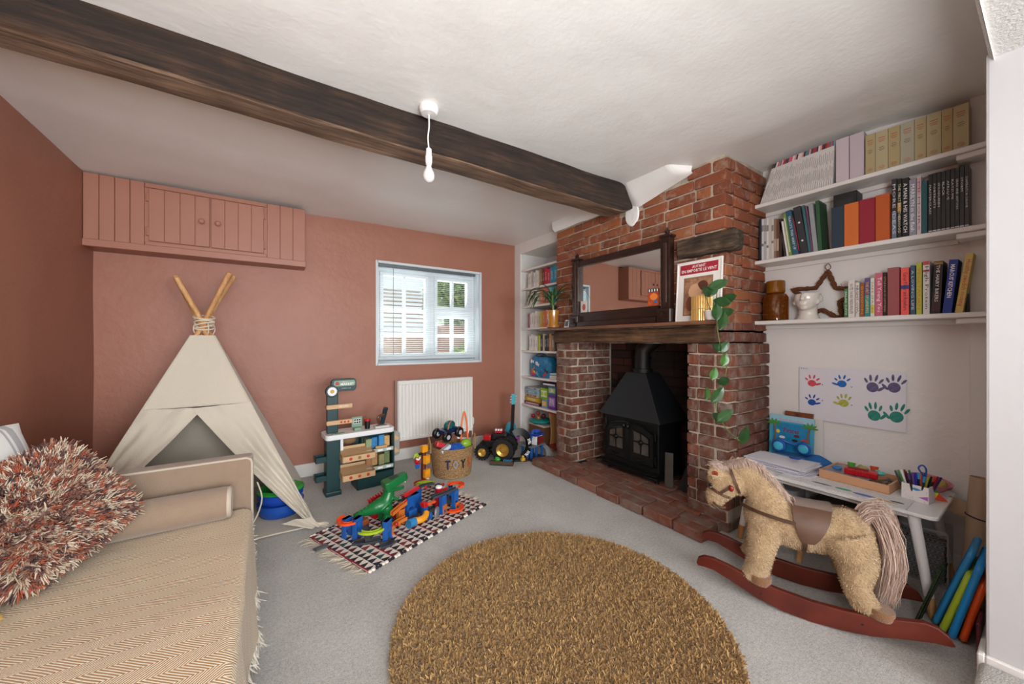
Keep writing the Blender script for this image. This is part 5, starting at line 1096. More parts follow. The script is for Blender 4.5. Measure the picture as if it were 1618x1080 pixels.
# ------------------------------------------------------------------ children's table and stool
TZ = 0.44
tb = thing('play_table', 'low white rectangular childrens table with wood tipped legs in the alcove', 'table', (2.64, 0.71, 0))
MB().prism(rrect(0.50, 0.83, 0.03, 6), TZ-0.016, TZ).build('tabletop', mat('#e9e8e6', 0.3), tb, bevel=0.003)
MB().box(-0.22, 0.22, -0.36, 0.36, TZ-0.04, TZ-0.017).build('apron', mat('#e2e0dc', 0.4), tb, bevel=0.003)
for (fx_, fy_) in ((-0.237, -0.40), (-0.237, 0.385), (0.237, -0.40), (0.237, 0.385)):
    top = Vector((fx_*0.88, fy_*0.84, TZ-0.018)); ft = Vector((fx_, fy_, 0.001)); mid = ft.lerp(top, 0.2)
    l = MB().tube([mid, top], [0.0165, 0.021], 16).build('leg', mat('#e9e8e6', 0.35), tb, smooth=True)
    MB().tube([ft, mid], [0.0155, 0.0165], 16).build('wooden_foot', M_pine, l, smooth=True)
st = thing('play_stool', 'small white stool with wood tipped legs tucked under the table', 'stool', (2.56, 0.755, 0))
MB().prism(rrect(0.26, 0.26, 0.08, 6), 0.25, 0.268).build('seat', mat('#e6e4e1', 0.35), st, bevel=0.003)
for (fx_, fy_) in ((-0.155, 0.04), (0.10, 0.13), (0.10, -0.12), (-0.12, -0.13)):
    top = Vector((fx_*0.62, fy_*0.62, 0.249)); ft = Vector((fx_, fy_, 0.001)); mid = ft.lerp(top, 0.27)
    l = MB().tube([mid, top], [0.0155, 0.018], 14).build('leg', mat('#e9e8e6', 0.35), st, smooth=True); MB().tube([ft, mid], [0.0145, 0.0155], 14).build('wooden_foot', M_pine, l, smooth=True)
# storage under the table
tag(MB().prism(rrect(0.17, 0.2, 0.03, 4), 0, 0.27).build('storage_tub', mat('#cfd3d8', 0.4, trans=0.2), None, bevel=0.004, M=T(2.80, 1.01, 0.001)), 'pale translucent plastic tub under the left end of the table', 'tub')
u1 = thing('cardboard_box', 'open brown cardboard box on the floor under the table', 'box', (2.80, 0.66, 0.001))
MB().box(-0.09, 0.09, -0.16, 0.16, 0, 0.19).build('box', mat('#8a6a48', 0.85, bump=0.1, bscale=80), u1, bevel=0.002); 
for s_ in (-1, 1): MB().box(-0.09, 0.09, min(s_*0.16, s_*0.20), max(s_*0.16, s_*0.20), 0.188, 0.192).build('flap', mat('#8a6a48', 0.85), u1)
u2 = thing('flat_game_box', 'flat mustard and grey board game box on the cardboard box under the table', 'game box', (2.785, 0.68, 0.1945)); MB().box(-0.09, 0.09, -0.18, 0.18, 0, 0.035).build('box', mat('#b6952c', 0.5), u2, bevel=0.002)
for y_ in (-0.13, 0.02): MB().box(-0.091, -0.09, y_-0.04, y_+0.04, 0.006, 0.03).build('side_print', mat('#5e5b57', 0.5), u2)
tag(MB().box(-0.09, 0.09, -0.17, 0.17, 0, 0.03).build('flat_game_box', mat('#3c3733', 0.5), None, bevel=0.002, M=T(2.79, 0.665, 0.2305)), 'flat dark board game box topmost under the table', 'game box')
cab = MB().tube(curve([(2.70, 1.02, 0.31), (2.62, 0.97, 0.30), (2.57, 0.93, 0.24), (2.56, 0.91, 0.12), (2.6, 0.90, 0.012)], 20), 0.006, 8)
tag(cab.build('black_cable', mat('#202124', 0.5), None, smooth=True), 'black cable hanging beside the plastic tub under the table', 'cable')
wb = thing('wire_basket', 'grey perforated metal basket on the floor under the right end of the table', 'basket', (2.80, 0.40, 0.001))
mb = MB()
for f_ in range(10):
    for q in range(12):
        z_ = 0.02+f_*0.025; y_ = -0.085+q*0.0155+(0.0077 if f_ % 2 else 0)
        mb.tube([(-0.075, y_+0.0072*math.cos(a), z_+0.0105*math.sin(a)) for a in [PI/6+PI/3*i for i in range(6)]], 0.0013, 4, closed=True)
o = mb.build('mesh_front', mat('#a9abac', 0.4, metal=0.3), wb); o['kind'] = 'stuff'
MB().box(-0.073, 0.075, -0.095, 0.105, 0, 0.006).box(-0.078, -0.072, -0.095, 0.105, 0.262, 0.275).box(0.07, 0.076, -0.095, 0.105, 0.0, 0.275).box(-0.078, -0.072, -0.098, -0.092, 0, 0.27).box(-0.078, -0.072, 0.10, 0.106, 0, 0.27).build('basket_frame', mat('#b4b6b7', 0.4, metal=0.3), wb)
MB().box(-0.05, 0.065, -0.08, 0.09, 0.007, 0.20).build('contents', mat('#77777a', 0.8), wb)
# things on the table
rr = random.Random(9); zt_ = TZ+0.0005
for i in range(16):
    big = i < 5; w, l = (0.21, 0.297); th = 0.0016 if big else 0.0035
    c_ = ['#dedde6', '#e6e6ee', '#d9d8e4', '#e9e9f0'][i % 4]
    def pf(u, v, i=i, w=w, l=l): x = (u-0.5)*w; y = (v-0.5)*l; return Vector((x, y, 0.0028*max(0, i-6)*(0.15+abs(2*v-1)**2*0.3*((i*37) % 5)/5)*(0.6 if i < 15 else 0.4)))
    o = MB().cloth(pf, 6, 8, th*0.8).build('paper_sheet', mat(c_, 0.7), None, smooth=False, M=T(2.585+rr.uniform(-.012, .02), (0.92 if big else 0.95)+rr.uniform(-.02, .02), zt_+0.001)@RZ(rr.uniform(-.1, .1)-0.12*(i % 2)))
    tag(o, 'white loose sheet in the untidy paper stack at the left end of the table', 'paper', 'paper stack on the table'); zt_ += th
mg = tag(MB().box(-0.15, 0.15, -0.25, 0.25, 0, 0.006).build('newspaper', mat('#e9e8e6', 0.8, var=0.1, vscale=120, col2='#c9c8c7'), None, M=T(2.54, 0.64, TZ+0.0005)@RZ(0.0)), 'open printed newspaper pages spread along the front of the white table', 'newspaper')
for i, (y_, x_, w_, l_, c_) in enumerate(((-0.02, -0.09, 0.03, 0.07, '#3fa58c'), (-0.10, -0.10, 0.035, 0.09, '#6d7bbd'), (-0.16, -0.105, 0.018, 0.12, '#caa33a'), (0.07, -0.09, 0.02, 0.09, '#55555c'), (-0.21, -0.08, 0.02, 0.05, '#2d2f38'), (0.14, 0.05, 0.05, 0.07, '#8d2432'))): MB().ball((x_, y_, 0.0062), (w_/2, l_/2, 0.0008), 10, 6).build('printed_patch', mat(c_, 0.7), mg)
pz = thing('puzzle_tray', 'shallow pale wooden puzzle tray box with grey picture lid on the table', 'tray', (2.665, 0.605, TZ+0.0075), -0.06)
MB().box(-0.115, 0.115, -0.14, 0.14, 0, 0.004).build('tray_base', M_pine, pz)
for a in ((-0.115, 0.115, -0.14, -0.132), (-0.115, 0.115, 0.132, 0.14), (-0.115, -0.107, -0.132, 0.132), (0.107, 0.115, -0.132, 0.132)): MB().box(*a, 0.004, 0.045).build('tray_side', mat('#cfa07a', 0.6), pz, bevel=0.001)
MB().box(-0.106, 0.106, -0.055, 0.131, 0.036, 0.040).build('lid', mat('#9fa3ab', 0.4, var=0.4, vscale=40, col2='#6a5f70'), pz)
mb = MB()
for i in range(26): mb.cb((0, 0, 0), (0.022, 0.018, 0.004), 0, T(rr.uniform(-.09, .09), rr.uniform(-.12, -.07), 0.012+rr.random()*0.014)@RZ(rr.random()*3)@RX(rr.uniform(-.5, .5)))
o = mb.build('puzzle_pieces', mat('#7d7368', 0.6, var=0.5, vscale=60), pz); o['kind'] = 'stuff'
rc = thing('red_toy_case', 'red plastic toy case lying on the puzzle tray', 'toy', (2.63, 0.595, TZ+0.0485), 0.15)
MB().box(-0.03, 0.03, -0.065, 0.065, 0, 0.032).build('case', mat('#b5121f', 0.3), rc, bevel=0.008, segs=3)
for i in range(5): MB().box(-0.034, -0.028, 0.055-i*0.022, 0.062-i*0.022, 0.003, 0.029).build('rib', mat('#c21a26', 0.3), rc, bevel=0.002)
MB().box(-0.012, 0.012, -0.03, 0.05, 0.032, 0.036).build('top_slot', mat('#7c0a14', 0.4), rc, bevel=0.001)
for lb, x_, y_, c_, k_ in (('small green toy pot on the puzzle tray lid', 2.74, 0.66, '#4fa83e', 0), ('small olive crumpled toy on the puzzle tray lid', 2.752, 0.615, '#b0a052', 1), ('orange toy cup at the back of the puzzle tray', 2.757, 0.57, '#e0511f', 0), ('turquoise toy shell on the back of the puzzle tray', 2.715, 0.50+0.04, '#4fbcb4', 1), ('small blue ring toy on the puzzle tray lid', 2.655, 0.70, '#2f86c9', 2)):
    if k_ == 0: mb = MB().lathe([(0.001, 0), (0.013, 0), (0.018, 0.03), (0.015, 0.03), (0.011, 0.005), (0.001, 0.004)], 16, caps=False)
    elif k_ == 1: mb = MB().ball((0, 0, 0.011), (0.02, 0.024, 0.0105), 12, 8).ball((0.01, 0.01, 0.014), (0.012, 0.012, 0.010), 10, 6)
    else: mb = MB().tube([(0.016*math.cos(a), 0.016*math.sin(a), 0.006) for a in [2*PI*i/16 for i in range(16)]], 0.0055, 6, closed=True)
    tag(mb.build('small_toy', mat(c_, 0.35), None, smooth=True, M=T(x_, y_, TZ+0.0495)@RY(0.2 if k_ == 0 else 0)), lb, 'toy')
# pen box
px = thing('pen_box', 'white speckled square pen box full of felt tips at the right of the table', 'pen holder', (2.605, 0.385, TZ+0.0005), -0.1)
for a in ((-0.042, 0.042, -0.045, -0.042), (-0.042, 0.042, 0.042, 0.045), (-0.042, -0.039, -0.042, 0.042), (0.039, 0.042, -0.042, 0.042)): MB().box(*a, 0, 0.078).build('side', mat('#e4e0de', 0.5), px)
MB().box(-0.042, 0.042, -0.045, 0.045, 0, 0.003).build('base', mat('#e4e0de', 0.5), px)
for i in range(26): MB().ball((-0.0422, rr.uniform(-.04, .04), rr.uniform(0.006, 0.07)), (0.0004, 0.0011, 0.0011), 6, 4).build('speck', mat(rr.choice(['#c64a5c', '#444444', '#c6a04a', '#4a7ec6']), 0.5), px)
dm = MB().add([(-0.0425, -0.006, 0.058), (-0.0425, 0.016, 0.060), (-0.0425, -0.0, 0.066), (-0.0425, -0.024, 0.060), (-0.0425, -0.004, 0.052)], [(0, 1, 2), (0, 2, 3), (0, 3, 4), (0, 4, 1)]).build('blue_diamond', mat('#2f8fc0', 0.5), px)
MB().add([(-0.0425, -0.043, 0.016), (-0.0425, -0.043, 0.036), (-0.0425, -0.012, 0.024)], [(0, 1, 2)]).build('mauve_triangle', mat('#b06cc0', 0.5), px)
pc = ['#141416', '#1d7a34', '#f1f1f1', '#8a1c2c', '#5c2a1a', '#1d7a34', '#5a2f8a', '#6a3f9a', '#2a3aa8', '#3aa0d8', '#e8562a', '#23409a', '#3b8ad0', '#9a9a2c', '#151517', '#c2351f', '#8a1c2c', '#3a2f6a']
for i, c_ in enumerate(pc):
    bx = -0.03+0.012*(i % 6); by = 0.03-0.0035*i; ln_ = (0.35-0.04*i)
    o = thing('felt_tip_pen', ('%s felt tip pen at the left of the speckled pen box' if i < 5 else '%s felt tip pen toward the right of the speckled pen box') % ({'#141416': 'black', '#1d7a34': 'green', '#f1f1f1': 'white', '#8a1c2c': 'dark red', '#5c2a1a': 'brown', '#5a2f8a': 'purple', '#6a3f9a': 'violet', '#2a3aa8': 'dark blue', '#3aa0d8': 'sky blue', '#e8562a': 'orange', '#23409a': 'blue', '#3b8ad0': 'bright blue', '#9a9a2c': 'olive', '#151517': 'black', '#c2351f': 'red', '#3a2f6a': 'indigo'}[c_]), 'pen', (2.605+bx, 0.385+by, TZ+0.005), group='pens in the speckled box', rot=(-ln_, rr.uniform(-.25, .1), 0))
    MB().cyl((0, 0, 0.0), (0, 0, 0.10), 0.0044, n=8).build('barrel', mat(c_ if i % 3 else '#26262a', 0.35), o, smooth=True)
    MB().cyl((0, 0, 0.10), (0, 0, 0.128), 0.0048, 0.004, n=8).build('pen_cap', mat(c_, 0.3), o, smooth=True)
sc2 = MB().tube(curve([(2.62, 0.375, TZ+0.02), (2.62, 0.37, TZ+0.11), (2.615, 0.385, TZ+0.15), (2.615, 0.372, TZ+0.168), (2.615, 0.36, TZ+0.15), (2.62, 0.362, TZ+0.10), (2.63, 0.345, TZ+0.085)], 30), 0.0035, 8)
tag(sc2.build('blue_handle_loop', mat('#1f5aa8', 0.4), None, smooth=True), 'blue looped wire handle sticking up from the pen box', 'handle')
bw = thing('pink_bowl', 'pink plastic bowl tilted at the right end of the table behind the pen box', 'bowl', (2.80, 0.375, TZ+0.004), rot=(0.15, -0.1, 0))
MB().lathe([(0.001, 0), (0.03, 0.0), (0.07, 0.045), (0.073, 0.06), (0.07, 0.06), (0.064, 0.043), (0.028, 0.006), (0.001, 0.005)], 28, caps=False).build('bowl_wall', mat('#d98794', 0.35), bw, smooth=True)
MB().ball((0.0, -0.015, 0.052), (0.045, 0.04, 0.022), 14, 8).build('yellow_playdough', mat('#b7a24a', 0.6), bw, smooth=True); MB().ball((-0.02, 0.035, 0.056), (0.025, 0.022, 0.02), 12, 8).build('orange_playdough', mat('#d88a52', 0.6), bw, smooth=True)
tg = thing('triangle_shape_toy', 'red, yellow and green cardboard triangle pattern standing by the pen box', 'toy', (2.655, 0.325, TZ+0.0005), 0.3)
for (p, c_) in ((((0, 0.03, 0.04), (0, -0.0, 0.04), (0, 0.015, 0.075)), '#2f9a4a'), (((0, 0.03, 0.04), (0, 0, 0.04), (0, 0.015, 0.005)), '#e0d23a'), (((0, 0.03, 0.04), (0, 0.015, 0.005), (0, 0.042, 0.005)), '#c8202c'), (((0, 0, 0.04), (0, -0.03, 0.005), (0, 0.015, 0.005)), '#d8452a')):
    v3 = [Vector(q) for q in p]; MB().add(v3+[q+Vector((0.004, 0, 0)) for q in v3], [(0, 1, 2), (5, 4, 3), (0, 3, 4, 1), (1, 4, 5, 2), (2, 5, 3, 0)]).build('triangle', mat(c_, 0.5), tg)
# standing picture books and headphones
pk = thing('picture_book', 'blue childrens picture book with palm trees standing against the wall', 'book', (2.83, 0.98, TZ+0.0005), rot=(0, 0.07, 0))
MB().box(0.0, 0.006, -0.12, 0.125, 0, 0.275).build('cover', mat('#46a6c6', 0.35), pk, bevel=0.001)
MB().box(0.006, 0.02, -0.118, 0.12, 0.003, 0.272).build('pages', M_page, pk)
MB().box(-0.0006, 0, -0.10, 0.105, 0.03, 0.225).build('sea_panel', mat('#1f8fc4', 0.35, var=0.3, vscale=20), pk)
MB().box(-0.0009, -0.0005, -0.12, 0.125, 0.235, 0.275).build('sky_band', mat('#9ccfe0', 0.35), pk)
text('Early Readers', mat('#e8739a', 0.4), pk, 'lettering', F_x(-0.0014, 0.0, 0.243), 0.016, 0.13); text('Pirates', mat('#8c2a52', 0.4), pk, 'lettering', F_x(-0.0014, 0.0, 0.18), 0.032, 0.085, bold=0.02)
for s_ in (-1, 1):
    MB().tube(curve([(-0.001, s_*0.095, 0.10), (-0.001, s_*0.088, 0.16), (-0.001, s_*0.098, 0.21)], 6), 0.005, 6).build('palm_trunk_print', mat('#8a5a32', 0.5), pk)
    for q in range(6): a = q*PI/5; MB().ball((0, 0, 0), (0.001, 0.024, 0.006), 8, 6, M=T(-0.001, s_*0.098+0.02*math.cos(a), 0.213+0.012*math.sin(a))@RX(a)).build('palm_leaf_print', mat('#4b8f3a', 0.5), pk)
MB().ball((-0.001, 0.075, 0.165), (0.0008, 0.012, 0.012), 12, 6).build('sun_print', mat('#e6d25a', 0.5), pk)
for y_, z_, c_ in ((-0.03, 0.15, '#5a3322'), (-0.02, 0.12, '#2a211f'), (-0.07, 0.13, '#c8452f'), (0.05, 0.13, '#e8e4da'), (-0.05, 0.09, '#d8a23c'), (0.02, 0.10, '#3c2a4a')): MB().ball((-0.001, y_, z_), (0.0009, 0.018, 0.009), 10, 6).build('ship_print', mat(c_, 0.5), pk)
tag(MB().box(0, 0.02, -0.075, 0.075, 0, 0.30).build('picture_book', mat('#3a1f24', 0.4, var=0.6, vscale=30, col2='#9a5a2a'), None, M=T(2.865, 0.955, TZ+0.0005)@RY(0.07)), 'dark patterned childrens book standing behind the blue picture book', 'book')
tag(MB().box(0, 0.008, -0.12, 0.12, 0, 0.27).build('picture_book', mat('#dfe0dc', 0.4), None, M=T(2.893, 0.955, TZ+0.0005)@RY(0.06)), 'pale picture book furthest back against the alcove wall', 'book')
hpn = thing('toy_headphones', 'blue childrens headphones with turquoise ear discs resting on the table', 'headphones', (2.765, 0.975, TZ+0.045))
M_hb = mat('#1c5fb0', 0.3)
for y_, x_ in ((0.035, -0.015), (-0.085, 0.02)):
    c = MB().lathe([(0.001, 0.026), (0.03, 0.026), (0.038, 0.018), (0.038, 0), (0.03, -0.006), (0.001, -0.006)], 24, M=T(x_, y_, 0.05)@RY(-PI/2)).build('ear_cup', M_hb, hpn, smooth=True); MB().lathe([(0.001, 0.003), (0.023, 0.002), (0.026, 0)], 24, M=T(x_-0.026, y_, 0.05)@RY(-PI/2)).build('ear_disc', mat('#45b8d8', 0.25), c, smooth=True)
MB().tube(curve([(-0.005, 0.035, 0.088), (0.01, 0.0, 0.07), (0.02, -0.05, 0.065), (0.025, -0.085, 0.088)], 12), 0.009, 10).build('headband', M_hb, hpn, smooth=True)
for i, c_ in enumerate(['#d8dade', '#c23a3a', '#dcdce0', '#3f6fa8']): tag(MB().box(-0.045, 0.045, -0.08, 0.08, 0, 0.010).build('small_book', mat(c_, 0.5), None, bevel=0.001, M=T(2.785, 0.965, TZ+0.001+i*0.0106)@RZ(0.08*i-0.1)), '%s small book in the pile under the toy headphones' % ['light grey', 'red', 'white', 'blue'][i], 'book', 'small books under the headphones')
def hatf(u, v): a = 2*PI*u; r = 0.02+0.055*v; return Vector((r*math.cos(a)*0.9, r*math.sin(a)*1.1, 0.05*(1-v)**0.6+0.006*math.sin(3*a)*v+0.004))
mb = MB(); mb.cloth(hatf, 30, 8, 0.003); mb.ball((0, 0, 0.045), (0.022, 0.024, 0.012)); tag(mb.build('blue_fabric_hat', mat('#1f63a8', 0.8), None, smooth=True, M=T(2.80, 0.835, TZ+0.008)), 'crumpled bright blue cloth hat on the table beside the paper stack', 'hat')
tag(MB().ball((0, 0, 0.005), (0.02, 0.03, 0.005), 12, 6).build('blue_disc', mat('#2456a8', 0.4), None, smooth=True, M=T(2.60, 0.88, zt_+0.018)), 'small dark blue plastic disc on top of the paper stack', 'toy')

# ------------------------------------------------------------------ things in the right corner
ct = thing('cardboard_tube', 'tall brown cardboard tube leaning in the right corner with a dark band', 'tube', (2.66, 0.232, 0.003), rot=(0.05, 0.08, 0))
MB().lathe([(0.036, 0.0), (0.036, 0.58), (0.033, 0.58), (0.033, 0.0)], 28, caps=False).build('tube_wall', mat('#b39a80', 0.8), ct, smooth=True)
MB().tube([(0.038*math.cos(a), 0.038*math.sin(a), 0.40+0.006*math.sin(a)) for a in [2*PI*i/24 for i in range(24)]], 0.003, 6, closed=True).build('elastic_band', mat('#2b2340', 0.6), ct, smooth=True)
br_ = thing('brown_paper_roll', 'brown wrapping paper roll behind the cardboard tube', 'paper roll', (2.76, 0.22, 0.001), rot=(0.0, 0.1, 0))
MB().tube([(0, 0, 0), (0, 0, 0.44)], [0.026, 0.03], 18).build('roll', mat('#a58c72', 0.85), br_, smooth=True)
MB().cloth(lambda u, v: Vector((-0.02-0.005*v, 0.028+0.10*v*(1-abs(u-0.55)), 0.36+0.075*u+0.01*v)), 6, 6, 0.001).build('torn_edge', mat('#b89c80', 0.85), br_, smooth=True)
for lb, x_, y_, w_, h_, c_, fc, ln_, yw in (('orange framed plastic drawing board leaning at the right corner, nearest one', 2.38, 0.222, 0.22, 0.26, '#e0541c', '#3a3a3e', 0.20, 0.0), ('bright blue framed plastic drawing board behind the orange one', 2.38, 0.250, 0.24, 0.33, '#2090d8', '#4a4a50', 0.22, 0.0), ('yellow green plastic board behind the blue one', 2.40, 0.277, 0.24, 0.27, '#a9c231', '#2f3a2a', 0.26, 0.0), ('second blue plastic board at the back of the leaning boards', 2.42, 0.302, 0.2, 0.36, '#2a86c0', '#5b5b60', 0.28, 0.0)):
    d = thing('drawing_board', lb, 'toy', (x_+0.02, y_, 0.001), rot=(ln_, 0, 0))
    mb = MB(); P_ = rrect(w_, h_, 0.03, 5); n_ = len(P_)
    mb.tube([(p[0], 0, p[1]+h_/2+0.012) for p in P_], 0.0115, 10, closed=True).build('frame', mat(c_, 0.3), d, smooth=True)
    MB().prism(rrect(w_-0.01, h_-0.01, 0.025, 5), -0.003, 0.003, M=T(0, 0, h_/2+0.012)@RX(PI/2)).build('board', mat(fc, 0.4), d)
nt_ = thing('green_net', 'dark green net draped against the leaning plastic boards', 'net', (2.40, 0.345, 0.002))
def netf(u, v): return Vector((lerp(-0.10, 0.10, u)*(1-0.45*v), 0.004*math.sin(u*19)+0.002-0.065*v, 0.004+0.25*v-0.03*abs(u-0.5)*v))
mb = MB()
for i in range(15): mb.tube([netf(i/14, j/10) for j in range(11)], 0.002, 4)
for j in range(19): mb.tube([netf(i/12, j/18) for i in range(13)], 0.002, 4)
o = mb.build('netting', mat('#2c3f22', 0.8), nt_); o['kind'] = 'stuff'
MB().cloth(lambda u, v: netf(u, v)+Vector((0, -0.006, 0)), 8, 8, 0.002).build('backing_cloth', mat('#25331e', 0.9), nt_, smooth=True)
tag(MB().box(-0.07, 0.07, -0.005, 0.005, 0, 0.16).build('maroon_board', mat('#5a1620', 0.5), None, bevel=0.003, M=T(2.25, 0.172, 0.001)), 'dark maroon board standing against the right baseboard', 'board')
cbk = MB().box(-0.075, 0.075, -0.09, 0.055, 0, 0.10)
tag(cbk.build('carpeted_block', mat('#c4c1bc', 0.95, bump=0.9, bscale=200, var=0.25, vscale=150), None, bevel=0.02, segs=3, smooth=True, M=T(1.98, 0.105, 0.001)), 'grey carpet covered block on the floor at the bottom right corner', 'block')
# ------------------------------------------------------------------ rocking horse
HC = Vector((2.07, 0.655, 0)); 
rh = thing('rocking_horse', 'tan plush rocking horse with brown saddle on red brown wooden rockers', 'rocking horse', HC, math.atan2(-0.912, 0.41))
m, nt, b, tc = newmat('plush_fur', 0.95); v_ = tc.outputs['Object']
nt.links.new(ramp(nt, mathn(nt, 'ADD', mathn(nt, 'MULTIPLY', noise_n(nt, v_, 14, 5), 0.6), mathn(nt, 'MULTIPLY', noise_n(nt, v_, 160, 3), 0.4)), [(0.36, '#9d8260'), (0.52, '#b89c76'), (0.66, '#c9b08a')]), b.inputs['Base Color'])
bumpn(nt, b, mathn(nt, 'ADD', noise_n(nt, v_, 45, 4), noise_n(nt, v_, 260, 3, 0.8)), 0.7, 0.006); b.inputs['Sheen Weight'].default_value = 0.4; M_fur = m
mb = MB()
mb.tube(curve([(-0.165, 0, 0.365), (-0.06, 0, 0.348), (0.04, 0, 0.352), (0.13, 0, 0.362), (0.165, 0, 0.366)], 16), [0.092, .097, .101, .103, .104, .104, .103, .102, .101, .1, .1, .101, .102, .103, .101, .096, .085], 28)
mb.ball((-0.165, 0, 0.362), (0.08, 0.095, 0.098), 22, 14).ball((0.155, 0, 0.362), (0.072, 0.1, 0.096), 22, 14)
mb.tube(curve([(-0.135, 0, 0.40), (-0.175, 0, 0.475), (-0.225, -0.004, 0.535), (-0.27, -0.008, 0.553)], 10), [0.092, .088, .083, .077, .071, .066, .062, .06, .058, .056, .052], 22)
mb.tube([(-0.25, -0.006, 0.545), (-0.30, -0.012, 0.51), (-0.345, -0.02, 0.455), (-0.372, -0.025, 0.405)], [0.055, 0.062, 0.056, 0.042], 20)
mb.ball((-0.272, -0.01, 0.50), (0.052, 0.056, 0.06), 18, 12).ball((-0.35, -0.02, 0.51), (0.052, 0.05, 0.05), 18, 12).ball((-0.366, -0.026, 0.408), (0.042, 0.044, 0.038), 18, 12).ball((-0.372, -0.03, 0.383), (0.028, 0.03, 0.02), 14, 10)
for s_ in (-1, 1):
    mb.ball((0, 0, 0), (0.034, 0.014, 0.030), 16, 10, M=T(-0.365, s_*0.046-0.016, 0.545)@RX(s_*0.5))
    mb.tube(curve([(-0.155, s_*0.05, 0.345), (-0.175, s_*0.082, 0.25), (-0.19, s_*0.105, 0.165), (-0.205, s_*0.12, 0.12)], 10), [0.07, .068, .063, .058, .053, .05, .048, .047, .047, .047, .045], 20)
    mb.tube(curve([(0.125, s_*0.045, 0.36), (0.155, s_*0.07, 0.27), (0.150, s_*0.10, 0.18), (0.178, s_*0.12, 0.118)], 10), [0.092, .09, .084, .076, .066, .057, .05, .046, .045, .046, .045], 20)
    mb.ball((-0.214, s_*0.12, 0.118), (0.046, 0.042, 0.022), 16, 10).ball((0.185, s_*0.12, 0.118), (0.048, 0.042, 0.022), 16, 10)
me = remesh(mb, 0.006, 8, 0.6); me.materials.clear(); me.materials.append(M_fur)
body = inst('body', me, rh)
rt = []
vs_ = me.vertices; step = max(1, len(vs_)//15000)
for i in range(0, len(vs_), step): rt.append((vs_[i].co.copy(), vs_[i].normal+Vector((0.5, 0, -0.5))))
tufts('fur', rt, [mat('#b89d78', 0.95, sheen=0.3), mat('#a88c68', 0.95, sheen=0.3), mat('#c4ab88', 0.95)], body, 0.007, 0.0022, 0.3, 0.35, seed=15)
for x_, s_ in ((-0.212, -1), (-0.212, 1), (0.187, -1), (0.187, 1)):
    MB().lathe([(0.001, 0.099), (0.044, 0.099), (0.048, 0.108), (0.0495, 0.125), (0.047, 0.138)], 26, M=T(x_, s_*0.12, 0)@RY(0.12)@T(0.012, 0, 0)).build('hoof', mat('#7d5530', 0.9, bump=0.6, bscale=200, sheen=0.3), rh, smooth=True)
def ribbon(pts, w, nrm, th=0.003, name='strap', par=None, m_=None, n=40, closed=False):
    cp = curve(pts, n); 
    def fn(u, v):
        p = cp[int(round(u*n))]; nn = nrm(p).normalized(); t = (cp[min(n, int(round(u*n))+1)]-cp[max(0, int(round(u*n))-1)]).normalized(); s_ = nn.cross(t).normalized(); return p+s_*(v-0.5)*w
    return MB().cloth(fn, n, 2, th).build(name, m_, par, smooth=True)
M_lth = mat('#4f3524', 0.45, var=0.2, vscale=30); M_lth2 = mat('#5b4030', 0.5, var=0.15, vscale=12)
sad = None
def flapf(u, v):
    ang = (u-0.5)*2*1.88; k_ = abs(u-0.5)*2; s0 = lerp(-0.062, -0.028, k_**3); s1 = lerp(0.085, 0.015, k_**2.2); s_ = lerp(s0, s1, v); R = 0.112+0.003*math.sin(PI*v)
    return Vector((s_, R*math.sin(ang), 0.352+R*math.cos(ang)*(1.0)))
sad = MB().cloth(flapf, 44, 14, 0.005).build('saddle', M_lth2, rh, smooth=True)
def seatf(u, v): a = (u-0.5)*0.95; s_ = lerp(-0.05, 0.085, v); R = 0.1165+0.003*abs(2*v-1)**3; return Vector((s_, R*math.sin(a), 0.352+R*math.cos(a)))
MB().cloth(seatf, 20, 12, 0.006).build('saddle_seat', mat('#7a6a60', 0.6), sad, smooth=True)
MB().lathe([(0.001, 0.003), (0.006, 0.002), (0.007, 0)], 14, M=T(-0.018, -0.109, 0.327)@RX(PI/2+0.3)).build('stud', mat('#b99a6a', 0.25, metal=0.8), sad, smooth=True)
ribbon([(-0.016, 0.113*math.sin(a), 0.352+0.113*math.cos(a)) for a in [1.7+(2*PI-3.4)*i/12 for i in range(13)]], 0.016, lambda p: Vector((0, p.y, p.z-0.352)), name='girth_strap', par=rh, m_=M_lth)
ribbon([(-0.05, -0.112, 0.392), (-0.13, -0.109, 0.400), (-0.20, -0.092, 0.408), (-0.25, -0.045, 0.408), (-0.262, 0, 0.407), (-0.25, 0.045, 0.408), (-0.20, 0.092, 0.408), (-0.13, 0.109, 0.400), (-0.05, 0.112, 0.392)], 0.016, lambda p: Vector((p.x+0.12, p.y*1.4, 0.0)), name='breast_strap', par=rh, m_=M_lth)
ribbon([(0.08, 0, 0.468), (0.13, 0, 0.468), (0.18, 0, 0.462), (0.215, 0.0, 0.445)], 0.014, lambda p: Vector((0, 0, 1)), name='crupper_strap', par=rh, m_=M_lth)
def hring(c, ax, r, w, nm):
    ax = Vector(ax).normalized(); u_ = Vector((0, 1, 0)); u_ = (u_-ax*u_.dot(ax)).normalized(); w_ = ax.cross(u_); c = Vector(c)
    return ribbon([c+u_*r[0]*math.cos(a)+w_*r[1]*math.sin(a) for a in [2*PI*i/20 for i in range(21)]], w, lambda p: p-c, name=nm, par=rh, m_=M_lth, n=60)
hring((-0.350, -0.021, 0.448), (-0.4, -0.08, -0.9), (0.056, 0.059), 0.013, 'noseband')
hring((-0.285, -0.01, 0.512), (-0.85, -0.1, -0.30), (0.068, 0.070), 0.012, 'headstall')
ribbon([(-0.345, -0.079, 0.452), (-0.32, -0.082, 0.475), (-0.295, -0.08, 0.50)], 0.013, lambda p: Vector((0, -1, 0)), name='cheek_strap', par=rh, m_=M_lth, n=8)
